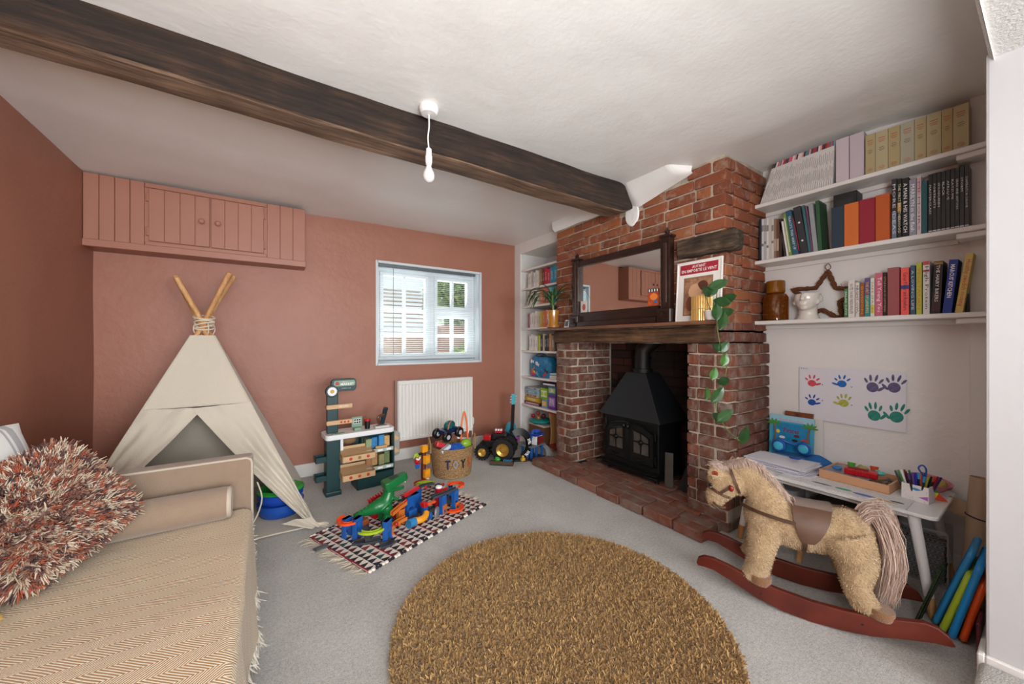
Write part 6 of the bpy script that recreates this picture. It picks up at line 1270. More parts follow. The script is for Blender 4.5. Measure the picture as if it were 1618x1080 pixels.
ribbon([(-0.375, -0.072, 0.40), (-0.35, -0.078, 0.385), (-0.32, -0.07, 0.385)], 0.010, lambda p: Vector((0, -1, 0)), name='chin_strap', par=rh, m_=M_lth, n=8)
MB().ball((-0.296, -0.084, 0.487), (0.011, 0.008, 0.015), 12, 8).build('red_bobble', mat('#7c1d16', 0.25), rh, smooth=True)
for s_ in (-1, 1):
    e = MB().ball((-0.386, s_*0.036-0.022, 0.478), (0.008, 0.007, 0.010), 14, 10).build('eye', mat('#0b0a0a', 0.08), rh, smooth=True)
    MB().ball((-0.3835, s_*0.036-0.022, 0.470), (0.006, 0.0075, 0.0035), 12, 8).build('eye_rim', mat('#e8e0d4', 0.5), e, smooth=True)
    MB().ball((-0.399, s_*0.015-0.028, 0.402), (0.005, 0.004, 0.006), 10, 6).build('nostril', mat('#3a2a22', 0.8), rh, smooth=True)
MB().tube(curve([(-0.39, -0.055, 0.388), (-0.375, -0.066, 0.378), (-0.36, -0.07, 0.374), (-0.35, -0.072, 0.366)], 8), 0.0022, 6).build('mouth_stitch', mat('#3a2a22', 0.8), rh, smooth=True)
e = MB().lathe([(0.001, 0.003), (0.013, 0.003), (0.014, 0)], 20, M=T(-0.366, -0.076, 0.545)@RX(PI/2+0.1)).build('ear_button', mat('#8c2f1e', 0.4), rh, smooth=True); MB().ball((-0.366, -0.0795, 0.545), (0.006, 0.001, 0.004), 10, 6).build('button_mark', mat('#3a120c', 0.5), e, smooth=True)
MB().add([(0.20, -0.10, 0.335), (0.212, -0.112, 0.31), (0.222, -0.11, 0.29), (0.196, -0.104, 0.325)], [(0, 1, 2, 3)]).build('fabric_tag', WHT, rh)
def hair(name, strands, mats, parent, w, seed=1, n=6):
    rg_ = random.Random(seed); V = []; Fc = []; Mi = []
    for cps in strands:
        P = curve(cps, n); o_ = len(V); sd = Vector((rg_.gauss(0, 1), rg_.gauss(0, 1), rg_.gauss(0, 1))); k_ = rg_.randrange(len(mats))
        for i, p in enumerate(P):
            t = (P[min(i+1, n)]-P[max(i-1, 0)]).normalized(); s_ = t.cross(sd).normalized()*w*0.5*(1-0.75*i/n); V += [tuple(p-s_), tuple(p+s_)]
        for i in range(n): Fc.append((o_+2*i, o_+2*i+1, o_+2*i+3, o_+2*i+2)); Mi.append(k_)
    me = bpy.data.meshes.new(name); me.from_pydata(V, [], Fc); [me.materials.append(m_) for m_ in mats]; me.polygons.foreach_set('material_index', Mi); me.polygons.foreach_set('use_smooth', [True]*len(Fc)); me.update()
    o = inst(name, me, parent); o['kind'] = 'stuff'; return o
M_mane = [mat('#cdb3a2', 0.85, sheen=0.3), mat('#bfa292', 0.85, sheen=0.3), mat('#dac6b8', 0.85, sheen=0.3)]
rr = random.Random(31); st_ = []
for i in range(2600):
    g = lambda s: rr.gauss(0, s)
    r0 = Vector((0.195+g(0.01), g(0.016), 0.448+g(0.012))); fy = g(0.034); fx_ = rr.uniform(-0.5, 1)
    st_.append([r0, r0+Vector((0.035+0.03*fx_, fy*0.4, 0.03+0.012*fx_)), Vector((0.262+0.045*fx_, fy, 0.36+g(0.02))), Vector((0.262+0.038*fx_+g(0.008), fy*1.1, 0.25+g(0.02))), Vector((0.245+0.03*fx_+g(0.012), fy*0.9, rr.uniform(0.10, 0.17)))])
hair('tail', st_, M_mane, rh, 0.0024, 3, 8)
st_ = []
crest = [(-0.335, -0.01, 0.570), (-0.30, 0, 0.592), (-0.25, 0, 0.606), (-0.195, 0, 0.585), (-0.14, 0, 0.53), (-0.10, 0, 0.475), (-0.075, 0, 0.445)]
for i in range(2000):
    t = rr.random(); p = pl(crest, t)+Vector((rr.gauss(0, .006), rr.gauss(0, .009), -0.008)); L = rr.uniform(0.025, 0.06); sd = -1 if rr.random() < 0.75 else 1
    out = Vector((0.25+0.5*t, sd*rr.uniform(0.2, 0.7), 0.9-0.6*t)).normalized()
    st_.append([p, p+out*L*0.45, p+out*L*0.7+Vector((0.006, sd*0.01, -L*0.2)), p+out*L*0.75+Vector((0.012, sd*0.014, -L*0.7))])
for i in range(500):
    p = Vector((-0.335+rr.gauss(0, .015), -0.01+rr.gauss(0, .02), 0.562)); L = rr.uniform(0.02, 0.04); d_ = Vector((-0.5+rr.gauss(0, .3), rr.gauss(0, .5), 0.7)).normalized(); st_.append([p, p+d_*L*0.5, p+d_*L*0.8+Vector((-0.005, 0, -0.002)), p+d_*L+Vector((-0.01, 0, -0.01))])
hair('mane', st_, M_mane, rh, 0.0022, 4, 5)
top_ = [(-0.442, 0.115), (-0.435, 0.140), (-0.41, 0.156), (-0.37, 0.158), (-0.31, 0.146), (-0.22, 0.119), (-0.115, 0.100), (0.0, 0.090), (0.10, 0.092), (0.2, 0.102), (0.28, 0.122), (0.335, 0.136), (0.37, 0.130), (0.40, 0.108), (0.414, 0.078)]
bot_ = [(0.405, 0.074), (0.36, 0.070), (0.28, 0.050), (0.19, 0.022), (0.10, 0.008), (0.0, 0.003), (-0.1, 0.010), (-0.2, 0.036), (-0.3, 0.078), (-0.37, 0.104), (-0.41, 0.106), (-0.435, 0.104)]
M_ = Matrix(((1, 0, 0, 0), (0, 0, 1, 0), (0, 1, 0, 0), (0, 0, 0, 1)))
for s_ in (-1, 1):
    r_ = MB().prism(top_+bot_, -0.012, 0.012, M=T(0, s_*0.14, 0)@M_).build('rocker', M_rocker, rh, bevel=0.004, segs=2)
    for x_ in (-0.18, 0.16): MB().lathe([(0.001, 0.001), (0.004, 0.001), (0.0045, 0)], 10, M=T(x_, s_*0.1525 if s_ > 0 else -0.1525, 0.06)@RX(PI/2)).build('bolt_hole', mat('#1c0c08', 0.5), r_)
for x_ in (-0.18, 0.16): MB().cyl((x_, -0.128, 0.055), (x_, 0.128, 0.055), 0.011, n=12).build('cross_bar', M_rocker, rh, smooth=True)

# ------------------------------------------------------------------ toy track on the patterned rug
RB = (0.428, 1.985, 0.016); RA = math.atan2(0.371, 0.928)
tk = thing('toy_track_set', 'colourful plastic car track set with blue towers and orange curves on the patterned rug', 'toy', RB, RA)
P_bl, P_or, P_li, P_gy, P_rd, P_ye = mat('#1f5aa6', 0.3), mat('#e8541f', 0.3), mat('#a5bf2c', 0.3), mat('#3b3e45', 0.35), mat('#b5161d', 0.3), mat('#e79a1c', 0.3)
P_ob = mat('#c4692a', 0.35); P_wt = mat('#ecebe8', 0.35); P_gn = mat('#0f6a34', 0.3)
def gate(x, y, h, w=0.045, d=0.03, m_=P_bl, rz=0, par=tk, z0=0.0):
    M_ = T(x, y, z0)@RZ(rz)
    mb = MB()
    for s_ in (-1, 1):
        mb.box(s_*w/2-0.006, s_*w/2+0.006, -d/2, d/2, 0, h, 0, M_).box(s_*w/2-0.009, s_*w/2+0.009, -d/2-0.003, d/2+0.003, 0, 0.008, 0, M_)
    mb.box(-w/2, w/2, -d/2, d/2, h*0.45, h, 0, M_).box(-w/2-0.006, w/2+0.006, -d/2-0.002, d/2+0.002, h-0.012, h, 0, M_).box(-w*0.25, w*0.25, -d/2-0.003, -d/2, h*0.55, h*0.8, 0, M_)
    return mb.build('tower', m_, par, bevel=0.002)
def track(pts, m_, w=0.026, h=0.012, nm='track_piece', par=tk, n=24):
    cp = curve(pts, n)
    def sec(u, v):
        i = int(round(u*n)); p = cp[i]; t = (cp[min(n, i+1)]-cp[max(0, i-1)]); t.z = 0; t.normalize(); s_ = Vector((-t.y, t.x, 0)); q = [(-w/2, h), (-w/2, 0), (w/2, 0), (w/2, h)][int(round(v*3))]
        return p+s_*q[0]+Vector((0, 0, q[1]))
    return MB().cloth(sec, n, 3, 0.003).build(nm, m_, par)
def arc(cx, cy, r, a0, a1, z0, z1, k=9): return [(cx+r*math.cos(lerp(a0, a1, i/k)), cy+r*math.sin(lerp(a0, a1, i/k)), lerp(z0, z1, i/k)) for i in range(k+1)]
gate(0.155, 0.34, 0.125, rz=0.3); gate(0.13, 0.41, 0.115, rz=0.2); gate(0.245, 0.175, 0.12, rz=0.4)
track(arc(0.13, 0.39, 0.055, PI*0.45, PI*1.55, 0.105, 0.10), P_or)
track(arc(0.185, 0.25, 0.075, PI*1.02, PI*1.72, 0.078, 0.072), P_li)
track([(0.10, 0.30, 0.004), (0.16, 0.24, 0.004), (0.22, 0.20, 0.004)], P_gy, 0.05); track([(0.15, 0.22, 0.02), (0.19, 0.30, 0.035), (0.22, 0.36, 0.045)], P_gy, 0.035)
track([(0.17, 0.14, 0.004), (0.21, 0.12, 0.004), (0.26, 0.13, 0.004)], P_gy, 0.05)
track([(0.27, 0.20, 0.03), (0.33, 0.20, 0.05), (0.395, 0.185, 0.062)], P_ob, 0.03, 0.02); gate(0.29, 0.205, 0.03, 0.02, 0.02, P_ob)
track([(0.34, 0.26, 0.085), (0.40, 0.26, 0.105), (0.45, 0.255, 0.12)], P_ob, 0.026, 0.022); gate(0.41, 0.26, 0.10, 0.035, 0.03, P_ob)
track([(0.30, 0.30, 0.03), (0.38, 0.29, 0.02), (0.45, 0.25, 0.02)], P_gy, 0.04)
MB().cyl((0.40, 0.165, 0.035), (0.445, 0.16, 0.035), 0.026, n=20).cyl((0.395, 0.165, 0.035), (0.402, 0.165, 0.035), 0.029, n=20).build('blue_clear_tube', mat('#3a93cf', 0.1, trans=0.35), tk, smooth=True)
MB().tube(curve([(0.45, 0.16, 0.035), (0.485, 0.145, 0.035), (0.52, 0.15, 0.04), (0.545, 0.165, 0.05)], 14), 0.021, 14).build('yellow_tube', P_ye, tk, smooth=True)
MB().cyl((0.545, 0.15, 0.03), (0.565, 0.15, 0.03), 0.024, n=16).build('blue_coupling', P_bl, tk, smooth=True)
MB().lathe([(0.001, -0.006), (0.036, -0.006), (0.038, 0), (0.036, 0.006), (0.02, 0.008), (0.001, 0.01)], 28, M=T(0.595, 0.12, 0.044)@RZ(0.5)@RX(PI/2)).build('grey_wheel', mat('#8e9498', 0.3, metal=0.3), tk, smooth=True)
MB().box(0.55, 0.585, 0.19, 0.225, 0, 0.07).build('launcher_base', P_bl, tk, bevel=0.004); MB().box(0.545, 0.58, 0.185, 0.23, 0.07, 0.105).build('launcher_head', P_rd, tk, bevel=0.006); MB().box(0.57, 0.635, 0.165, 0.195, 0.085, 0.098).build('launcher_arm', P_or, tk, bevel=0.004)
gate(0.68, 0.15, 0.125, 0.035, 0.03, rz=0.1); gate(0.775, 0.125, 0.135, 0.035, 0.03, rz=0.1); gate(0.53, 0.32, 0.13, 0.05, 0.035, rz=0.1); gate(0.60, 0.34, 0.12, 0.04, 0.035, rz=0.1)
gate(0.685, 0.15, 0.06, 0.03, 0.034, P_ob, 0.1); gate(0.785, 0.125, 0.05, 0.03, 0.034, P_ob, 0.1)
track([(0.60, 0.17, 0.125), (0.69, 0.15, 0.128), (0.79, 0.122, 0.138)], P_gy, 0.03)
track([(0.46, 0.30, 0.12), (0.56, 0.33, 0.14), (0.66, 0.33, 0.15), (0.74, 0.30, 0.15)], P_gy, 0.028)
MB().cloth(lambda u, v: Vector((lerp(0.47, 0.60, u), lerp(0.29, 0.34, v)*1.0, 0.145+0.02*u+0.012*math.sin(PI*v))), 8, 6, 0.006).build('red_ramp', P_rd, tk, smooth=True)
track(arc(0.74, 0.10, 0.055, PI*1.0, PI*2.0, 0.02, 0.026), P_or); track(arc(0.845, 0.19, 0.055, -PI*0.6, PI*0.55, 0.13, 0.12), P_or)
track(arc(0.76, 0.38, 0.08, PI*0.1, PI*0.95, 0.10, 0.13), P_li); track(arc(0.78, 0.44, 0.07, -PI*0.1, PI*0.9, 0.09, 0.11), P_rd)
gate(0.84, 0.36, 0.10, 0.03, 0.03); gate(0.69, 0.42, 0.11, 0.04, 0.03)
track([(0.48, 0.40, 0.05), (0.58, 0.42, 0.06), (0.68, 0.42, 0.09)], P_bl, 0.03); track([(0.62, 0.22, 0.004), (0.70, 0.24, 0.004), (0.80, 0.22, 0.004)], P_gy, 0.05)
track([(0.40, 0.34, 0.004), (0.50, 0.30, 0.004), (0.60, 0.28, 0.004)], P_gy, 0.06); track([(0.80, 0.20, 0.004), (0.86, 0.28, 0.004), (0.88, 0.38, 0.004)], P_gy, 0.05)
MB().box(0.49, 0.56, 0.27, 0.31, 0.0, 0.05).build('blue_block', P_bl, tk, bevel=0.004); MB().box(0.60, 0.66, 0.27, 0.31, 0.0, 0.055).build('blue_block', P_bl, tk, bevel=0.004)
MB().box(0.44, 0.48, 0.30, 0.34, 0.05, 0.11).build('brown_block', mat('#7a3a22', 0.4), tk, bevel=0.004); MB().box(0.36, 0.44, 0.31, 0.35, 0.07, 0.085).build('brown_platform', mat('#8a4526', 0.4), tk, bevel=0.003)
MB().box(0.19, 0.25, 0.36, 0.42, 0.03, 0.075).build('brown_block', mat('#8a4526', 0.4), tk, bevel=0.004)
for (x_, y_, z_) in ((0.30, 0.16, 0.075), (0.46, 0.27, 0.135), (0.66, 0.30, 0.15), (0.86, 0.33, 0.10)): MB().ball((x_, y_, z_), (0.012, 0.010, 0.012), 10, 8).build('red_knob', P_rd, tk, smooth=True)
gate(0.44, 0.34, 0.09, 0.035, 0.03, P_rd, 0.2); gate(0.91, 0.30, 0.08, 0.03, 0.03, P_bl, 0.8); gate(0.62, 0.44, 0.10, 0.04, 0.03, P_bl, 0.1)
hy = thing('toy_fire_hydrant', 'red toy fire hydrant house with white caps in the toy track', 'toy', (RB[0]+0.928*0.73-0.371*0.24, RB[1]+0.371*0.73+0.928*0.24, 0.0215), RA)
for x_, y_ in ((-0.03, -0.02), (0.032, 0.018)): MB().cyl((x_, y_, 0), (x_, y_, 0.085), 0.022, 0.02, n=14).ball((x_, y_, 0.088), (0.021, 0.021, 0.01)).build('side_turret', P_rd, hy, smooth=True)
MB().cyl((0, 0, 0), (0, 0, 0.135), 0.025, 0.022, n=16).build('hydrant_body', P_rd, hy, smooth=True); MB().ball((0, 0, 0.138), (0.025, 0.025, 0.014)).build('white_cap', P_wt, hy, smooth=True)
MB().cyl((0, 0, 0.105), (0.058, -0.015, 0.11), 0.012, n=12).ball((0.06, -0.015, 0.11), 0.013).build('side_nozzle', P_rd, hy, smooth=True); MB().cyl((0.0, -0.02, 0.06), (0, -0.031, 0.06), 0.014, n=14).build('grey_window', mat('#c9ccd2', 0.3), hy, smooth=True)
# dinosaur
dn = thing('toy_dinosaur', 'green plastic toy dinosaur with open mouth standing in the toy track', 'toy', (RB[0]+0.928*0.36-0.371*0.37, RB[1]+0.371*0.36+0.928*0.37, 0.0215), RA-0.25); dn.scale = (1.12, 1.12, 1.12)
mb = MB()
mb.tube(curve([(-0.16, 0.03, 0.075), (-0.10, 0.015, 0.085), (-0.04, 0, 0.10), (0.01, 0, 0.115), (0.03, 0, 0.155), (0.035, 0, 0.185)], 14), [0.010, .014, .019, .025, .031, .037, .041, .043, .042, .040, .037, .034, .032, .030, .030], 16)
for s_ in (-1, 1):
    mb.tube(curve([(0.0, s_*0.028, 0.10), (0.02, s_*0.036, 0.06), (0.0, s_*0.036, 0.035), (0.005, s_*0.036, 0.008)], 8), [0.034, .034, .031, .027, .023, .021, .019, .019, .020], 12).ball((0.02, s_*0.036, 0.009), (0.032, 0.018, 0.009), 12, 8)
    mb.tube([(0.045, s_*0.034, 0.14), (0.07, s_*0.038, 0.125), (0.08, s_*0.034, 0.135)], [0.011, .009, .006], 8)
me = remesh(mb, 0.004, 3, 0.5); me.materials.clear(); me.materials.append(P_gn); inst('dinosaur_body', me, dn)
def snout(z0, z1, x1, w, open_=0):
    return MB().prism([(-0.035, -w/2), (-0.02, -w/2-0.006), (0.02, -w/2), (x1-0.012, -w/2*0.72), (x1, -w/2*0.4), (x1, w/2*0.4), (x1-0.012, w/2*0.72), (0.02, w/2), (-0.02, w/2+0.006), (-0.035, w/2)], z0, z1)
h_ = snout(0, 0.034, 0.075, 0.052).build('head', P_gn, dn, bevel=0.006, segs=2, M=T(0.05, 0, 0.197)@RY(-0.22)@Matrix.Scale(1.35, 4))
MB().tube([(0.06, -0.0, 0.005), (0.062, 0, -0.012)], 0.003, 4).build('tooth', P_wt, h_)
snout(0, 0.016, 0.06, 0.044).build('lower_jaw', P_gn, dn, bevel=0.004, M=T(0.05, 0, 0.172)@RY(0.1)@Matrix.Scale(1.25, 4))
MB().box(0.0, 0.035, -0.014, 0.014, 0.03, 0.0355).build('mouth_slot', mat('#08331a', 0.5), h_)
for i in range(9):
    t = i/8; x_ = lerp(-0.135, 0.02, t); z_ = 0.10+0.035*t+0.012*t*t*2; MB().add([(x_-0.008, -0.002, z_-0.006), (x_+0.008, -0.002, z_-0.006), (x_-0.004, 0, z_+0.014), (x_-0.008, 0.002, z_-0.006), (x_+0.008, 0.002, z_-0.006)], [(0, 1, 2), (4, 3, 2), (1, 4, 2), (3, 0, 2), (0, 3, 4, 1)]).build('back_spike', P_gn, dn)
dg_ = thing('red_toy_dragon', 'red spiky plastic toy dragon piece behind the green dinosaur', 'toy', (RB[0]+0.928*0.38-0.371*0.47, RB[1]+0.371*0.38+0.928*0.47, 0.0215), RA)
MB().tube(curve([(-0.05, 0, 0.04), (-0.02, 0, 0.10), (0.03, 0, 0.12), (0.07, 0, 0.10)], 10), [0.014, .016, .018, .02, .02, .019, .018, .016, .014, .012, .01], 10).box(-0.03, 0.03, -0.02, 0.02, 0, 0.05).build('dragon_body', P_rd, dg_, smooth=True)
for i in range(7): x_ = -0.05+i*0.02; MB().tube([(x_, 0, 0.10), (x_-0.012, -0.01, 0.135+0.006*(i % 2)), (x_-0.03, -0.012, 0.145+0.004*i)], [0.009, .008, .003], 8).build('spike', P_rd, dg_, smooth=True)
# tall tower with parrot
pr = thing('toy_parrot_tower', 'tall brown and yellow toy tower with hanging red parrot behind the rug', 'toy', (1.065, 2.925, 0.001), 0.3)
MB().lathe([(0.05, 0), (0.05, 0.008), (0.028, 0.014), (0.02, 0.05), (0.02, 0.29), (0.001, 0.29)], 20).build('brown_pole', mat('#5e1f14', 0.4), pr, smooth=True)
for z_, x_, a_ in ((0.23, 0.012, 0.3), (0.115, 0.012, 0.1)): MB().box(-0.026, 0.03, -0.03, 0.03, z_-0.035, z_+0.035, 0, T(x_, -0.01, 0)@RZ(a_)).cyl((x_+0.005, -0.045, z_), (x_+0.005, -0.02, z_), 0.018, n=16).build('yellow_bucket', P_ye, pr, bevel=0.006, segs=2)
MB().box(-0.02, 0.035, -0.02, 0.02, 0.285, 0.345).build('yellow_head', P_ye, pr, bevel=0.012, segs=3); MB().box(-0.065, 0.02, -0.016, 0.016, 0.275, 0.29).build('black_perch', BLK, pr, bevel=0.004)
MB().box(-0.012, 0.012, -0.014, 0.014, 0.0, 0.06, 0, T(0.02, -0.02, 0.03)).build('white_panel', P_wt, pr, bevel=0.002)
q = MB().ball((-0.07, -0.01, 0.235), (0.022, 0.02, 0.032), 14, 10).build('parrot_body', P_rd, pr, smooth=True)
for i in range(4): MB().ball((0, 0, 0), (0.007, 0.006, 0.024), 8, 6, M=T(-0.086+i*0.011, -0.014, 0.195)@RY((i-1.5)*0.2)).build('tail_feather', P_bl, q, smooth=True)
MB().tube([(-0.09, -0.022, 0.262), (-0.07, -0.03, 0.25), (-0.05, -0.022, 0.262)], 0.007, 8).build('white_collar', P_wt, q, smooth=True)
for i in range(3): MB().tube(curve([(-0.06, -0.01, 0.262), (-0.075-0.008*i, -0.012, 0.295-0.006*i), (-0.10-0.004*i, -0.014, 0.29-0.014*i)], 8), [0.006, .008, .009, .009, .008, .007, .006, .005, .003], 8).build('green_feather', P_li, q, smooth=True)
cdd = tag(MB().box(-0.045, 0.03, -0.02, 0.02, 0, 0.006).box(-0.04, 0.02, -0.015, 0.015, 0.006, 0.01).build('grey_connector', mat('#55595e', 0.4), None, bevel=0.001, M=T(0.255, 2.355, 0.02)@RZ(0.35)), 'loose grey track connector on the left fringed end of the patterned rug', 'toy')

# ------------------------------------------------------------------ toy market stand
mk = thing('toy_market_stand', 'dark green toy market stall with white counter, tan trays and clock sign', 'toy', (0.635, 3.235, 0.001), 0.07)
G_ = mat('#0f3638', 0.4); TN = mat('#c9a57c', 0.5); CT = mat('#e6e6e6', 0.35); SG = mat('#7d9a84', 0.4)
MB().box(-0.27, -0.17, -0.07, 0.04, 0, 0.435).box(-0.277, -0.163, -0.085, 0.05, 0, 0.035).build('left_post', G_, mk, bevel=0.008, segs=2)
MB().box(-0.255, -0.175, -0.02, 0.03, 0.476, 0.83).build('tall_post', G_, mk, bevel=0.006, segs=2)
MB().box(-0.05, 0.25, -0.09, 0.10, 0, 0.115).box(-0.05, 0.25, 0.06, 0.10, 0.115, 0.435).box(-0.0, 0.02, -0.02, 0.06, 0.115, 0.435).box(0.24, 0.255, -0.09, 0.10, 0.115, 0.435).box(0.02, 0.24, -0.07, 0.06, 0.155, 0.162).box(0.02, 0.24, -0.07, 0.06, 0.30, 0.307).box(-0.05, 0.25, -0.09, 0.1, 0.425, 0.435).build('cabinet', G_, mk, bevel=0.004)
MB().prism(rrect(0.54, 0.22, 0.04, 6), 0.435, 0.475, M=T(-0.01, 0.01, 0)).build('counter', CT, mk, bevel=0.008, segs=3)
for z_ in (0.15, 0.295):
    s_ = MB().box(0.02, 0.24, -0.105, -0.09, z_-0.01, z_+0.02).build('shelf_front', mat('#a9b5a9', 0.4), mk, bevel=0.002)
    for x_ in (0.05, 0.13, 0.2): MB().box(x_-0.02, x_+0.02, -0.1062, -0.105, z_-0.002, z_+0.012).build('price_ticket', WHT, s_)
rr = random.Random(8)
for z_, cs in ((0.163, ['#a5764f', '#b98f5c', '#8f8a5a', '#6f7f4f']), (0.308, ['#8f9f7a', '#2f7fb8', '#3a8cc4', '#d0a467'])):
    for i, c_ in enumerate(cs): MB().box(0.028+i*0.052, 0.074+i*0.052, -0.06+0.02*(i % 2), 0.03, z_, z_+0.085+rr.random()*0.02).build('toy_grocery_box', mat(c_, 0.5, var=0.35, vscale=60), mk, bevel=0.002)
MB().box(0.10, 0.2, -0.08, -0.05, 0.308, 0.328).build('toy_baguette', mat('#cf9f5c', 0.6), mk, bevel=0.008, segs=2)
def tray(z_):
    def fn(pts): pass
    t_ = MB().prism([(-0.175, -0.16), (-0.15, -0.18), (0.05, -0.18), (0.065, -0.16), (0.065, -0.03), (-0.175, -0.03)], z_, z_+0.006).box(-0.175, 0.065, -0.182, -0.176, z_, z_+0.045).box(-0.178, -0.172, -0.18, -0.03, z_, z_+0.055).box(0.062, 0.068, -0.18, -0.03, z_, z_+0.055).box(-0.175, 0.065, -0.034, -0.028, z_, z_+0.09).build('tray', TN, mk, bevel=0.003)
    MB().add([(-0.17, -0.17, z_+0.012), (0.06, -0.17, z_+0.012), (0.06, -0.04, z_+0.07), (-0.17, -0.04, z_+0.07)], [(0, 1, 2, 3)]).build('sloping_insert', mat('#b08d66', 0.6), t_)
    for i, c_ in enumerate(['#c2351f', '#8f6a2a' if z_ > 0.2 else '#c2451f', '#c2351f']): MB().lathe([(0.001, 0.001), (0.012, 0.001), (0.012, 0)], 14, M=T(-0.12+i*0.065, -0.182, z_+0.024)@RX(PI/2)).build('fruit_sticker', mat(c_, 0.5), t_)
tray(0.27); tray(0.125)
for z_ in (0.125, 0.27): MB().box(-0.345, -0.27, -0.075, -0.069, z_, z_+0.045).box(-0.345, -0.339, -0.075, 0.02, z_, z_+0.045).box(-0.345, -0.27, 0.014, 0.02, z_, z_+0.045).box(-0.345, -0.27, -0.075, 0.02, z_, z_+0.005).build('side_pocket', G_, mk, bevel=0.002)
for z_, tx, tc_ in ((0.67, 'PROMO', '#eadfce'), (0.545, '', '')):
    l_ = MB().box(-0.265, -0.075, -0.055, -0.035, z_, z_+0.035).box(-0.265, -0.165, -0.035, 0.02, z_, z_+0.03).build('tan_ledge', TN, mk, bevel=0.004)
    if tx: text(tx, mat(tc_, 0.5), l_, 'lettering', F_y(-0.14, -0.0556, z_+0.018), 0.018, 0.07)
    else:
        for i in range(3): MB().ball((-0.16+i*0.026, -0.0555, z_+0.018), (0.009, 0.001, 0.009), 12, 6).build('fruit_sticker', mat('#c2351f', 0.5), l_, smooth=True)
sg_ = MB().prism(rrect(0.19, 0.10, 0.03, 6), -0.012, 0.012, M=T(-0.135, -0.02, 0.855)@RX(PI/2)).build('sign_board', G_, mk, bevel=0.003)
MB().prism(rrect(0.16, 0.045, 0.015, 5), -0.0006, 0.0006, M=T(-0.13, -0.0325, 0.868)@RX(PI/2)).build('sign_panel', SG, sg_)
text('MARKET', WHT, sg_, 'lettering', F_y(-0.11, -0.0335, 0.861), 0.018, 0.10, bold=0.02); text('Bio', mat('#e8c4b4', 0.5), sg_, 'lettering', F_y(-0.125, -0.0335, 0.879), 0.012, 0.04); text('OPEN 24', mat('#b9c9b9', 0.5), sg_, 'lettering', F_y(-0.12, -0.0325, 0.828), 0.009, 0.07)
MB().lathe([(0.001, 0.001), (0.014, 0.001), (0.014, 0)], 18, M=T(-0.185, -0.0335, 0.868)@RX(PI/2)).build('red_emblem', mat('#b5332a', 0.5), sg_)
ck = MB().lathe([(0.001, 0.014), (0.044, 0.014), (0.047, 0.008), (0.047, -0.014), (0.001, -0.014)], 28, M=T(-0.225, -0.035, 0.81)@RX(PI/2)).build('clock', G_, mk, smooth=True)
MB().lathe([(0.001, 0.001), (0.034, 0.001), (0.034, 0)], 24, M=T(-0.225, -0.0495, 0.81)@RX(PI/2)).build('clock_face', WHT, ck); MB().lathe([(0.001, 0.001), (0.016, 0.001), (0.016, 0)], 18, M=T(-0.225, -0.051, 0.81)@RX(PI/2)).build('clock_centre', mat('#d0a04a', 0.5), ck)
for i in range(12): a = i*PI/6; MB().cb((-0.225+0.028*math.cos(a), -0.051, 0.81+0.028*math.sin(a)), (0.003, 0.001, 0.003)).build('hour_mark', BLK, ck)
tl = MB().box(-0.075, 0.01, -0.025, -0.01, 0.50, 0.585).build('till_screen', SG, mk, bevel=0.008, segs=2); MB().box(-0.06, -0.005, -0.027, -0.024, 0.53, 0.57).build('screen_panel', WHT, tl)
for i in range(3):
    for k_ in range(2): MB().cb((-0.05+i*0.018, -0.028, 0.54+k_*0.02), (0.014, 0.002, 0.014)).build('screen_key', BLK, tl)
MB().box(-0.06, -0.005, -0.05, 0.01, 0.4755, 0.50).build('till_base', SG, mk, bevel=0.004)
MB().box(-0.23, -0.14, -0.08, -0.045, 0.4755, 0.48).build('scale_plate', SG, mk)
cup = MB().cyl((0.05, -0.02, 0.4755), (0.05, -0.02, 0.54), 0.02, 0.023, n=18).build('black_cup', BLK, mk, smooth=True); MB().cyl((0.05, -0.02, 0.54), (0.05, -0.02, 0.556), 0.026, n=18).build('red_lid', P_rd, cup, smooth=True)
MB().box(0.10, 0.22, -0.07, 0.0, 0.4755, 0.492).build('keypad', mat('#c9c7c2', 0.5), mk, bevel=0.004); MB().box(0.12, 0.2, -0.055, -0.02, 0.492, 0.494).build('keypad_print', mat('#6d7f72', 0.5), mk)
MB().box(-0.019, 0.019, -0.012, 0.012, 0, 0.15, 0, T(0.185, 0.03, 0.485)@RY(0.22)@RX(0.1)).build('scanner', mat('#122a33', 0.3), mk, bevel=0.008, segs=3)
MB().tube(curve([(0.20, 0.01, 0.57), (0.15, 0.0, 0.56), (0.145, 0.0, 0.53), (0.16, 0.0, 0.49)], 8), 0.012, 8).build('scanner_handle', mat('#5a3226', 0.4), mk, smooth=True)
MB().ball((-0.08, 0.04, 0.39), (0.06, 0.04, 0.035), 12, 8).build('toy_bread', mat('#8a6748', 0.7), mk, smooth=True)
MB().box(-0.165, -0.145, -0.05, -0.03, 0.28, 0.435, 0).build('white_strut', CT, mk)
hb_ = thing('toy_shopping_bag', 'tan and clear toy shopping bag hanging on the right side of the market stall', 'bag', (0.925, 3.28, 0.20), 0.07)
MB().prism([(-0.028, 0), (0.035, 0.01), (0.04, 0.20), (-0.02, 0.22)], -0.04, 0.04, M=RX(PI/2)).build('bag_body', mat('#b8b3aa', 0.3, trans=0.3), hb_, bevel=0.006)
for z_ in (0.02, 0.13): MB().add([(-0.03, -0.042, z_), (0.035, -0.042, z_+0.02), (-0.02, -0.042, z_+0.07)], [(0, 1, 2)]).build('tan_print', TN, hb_)

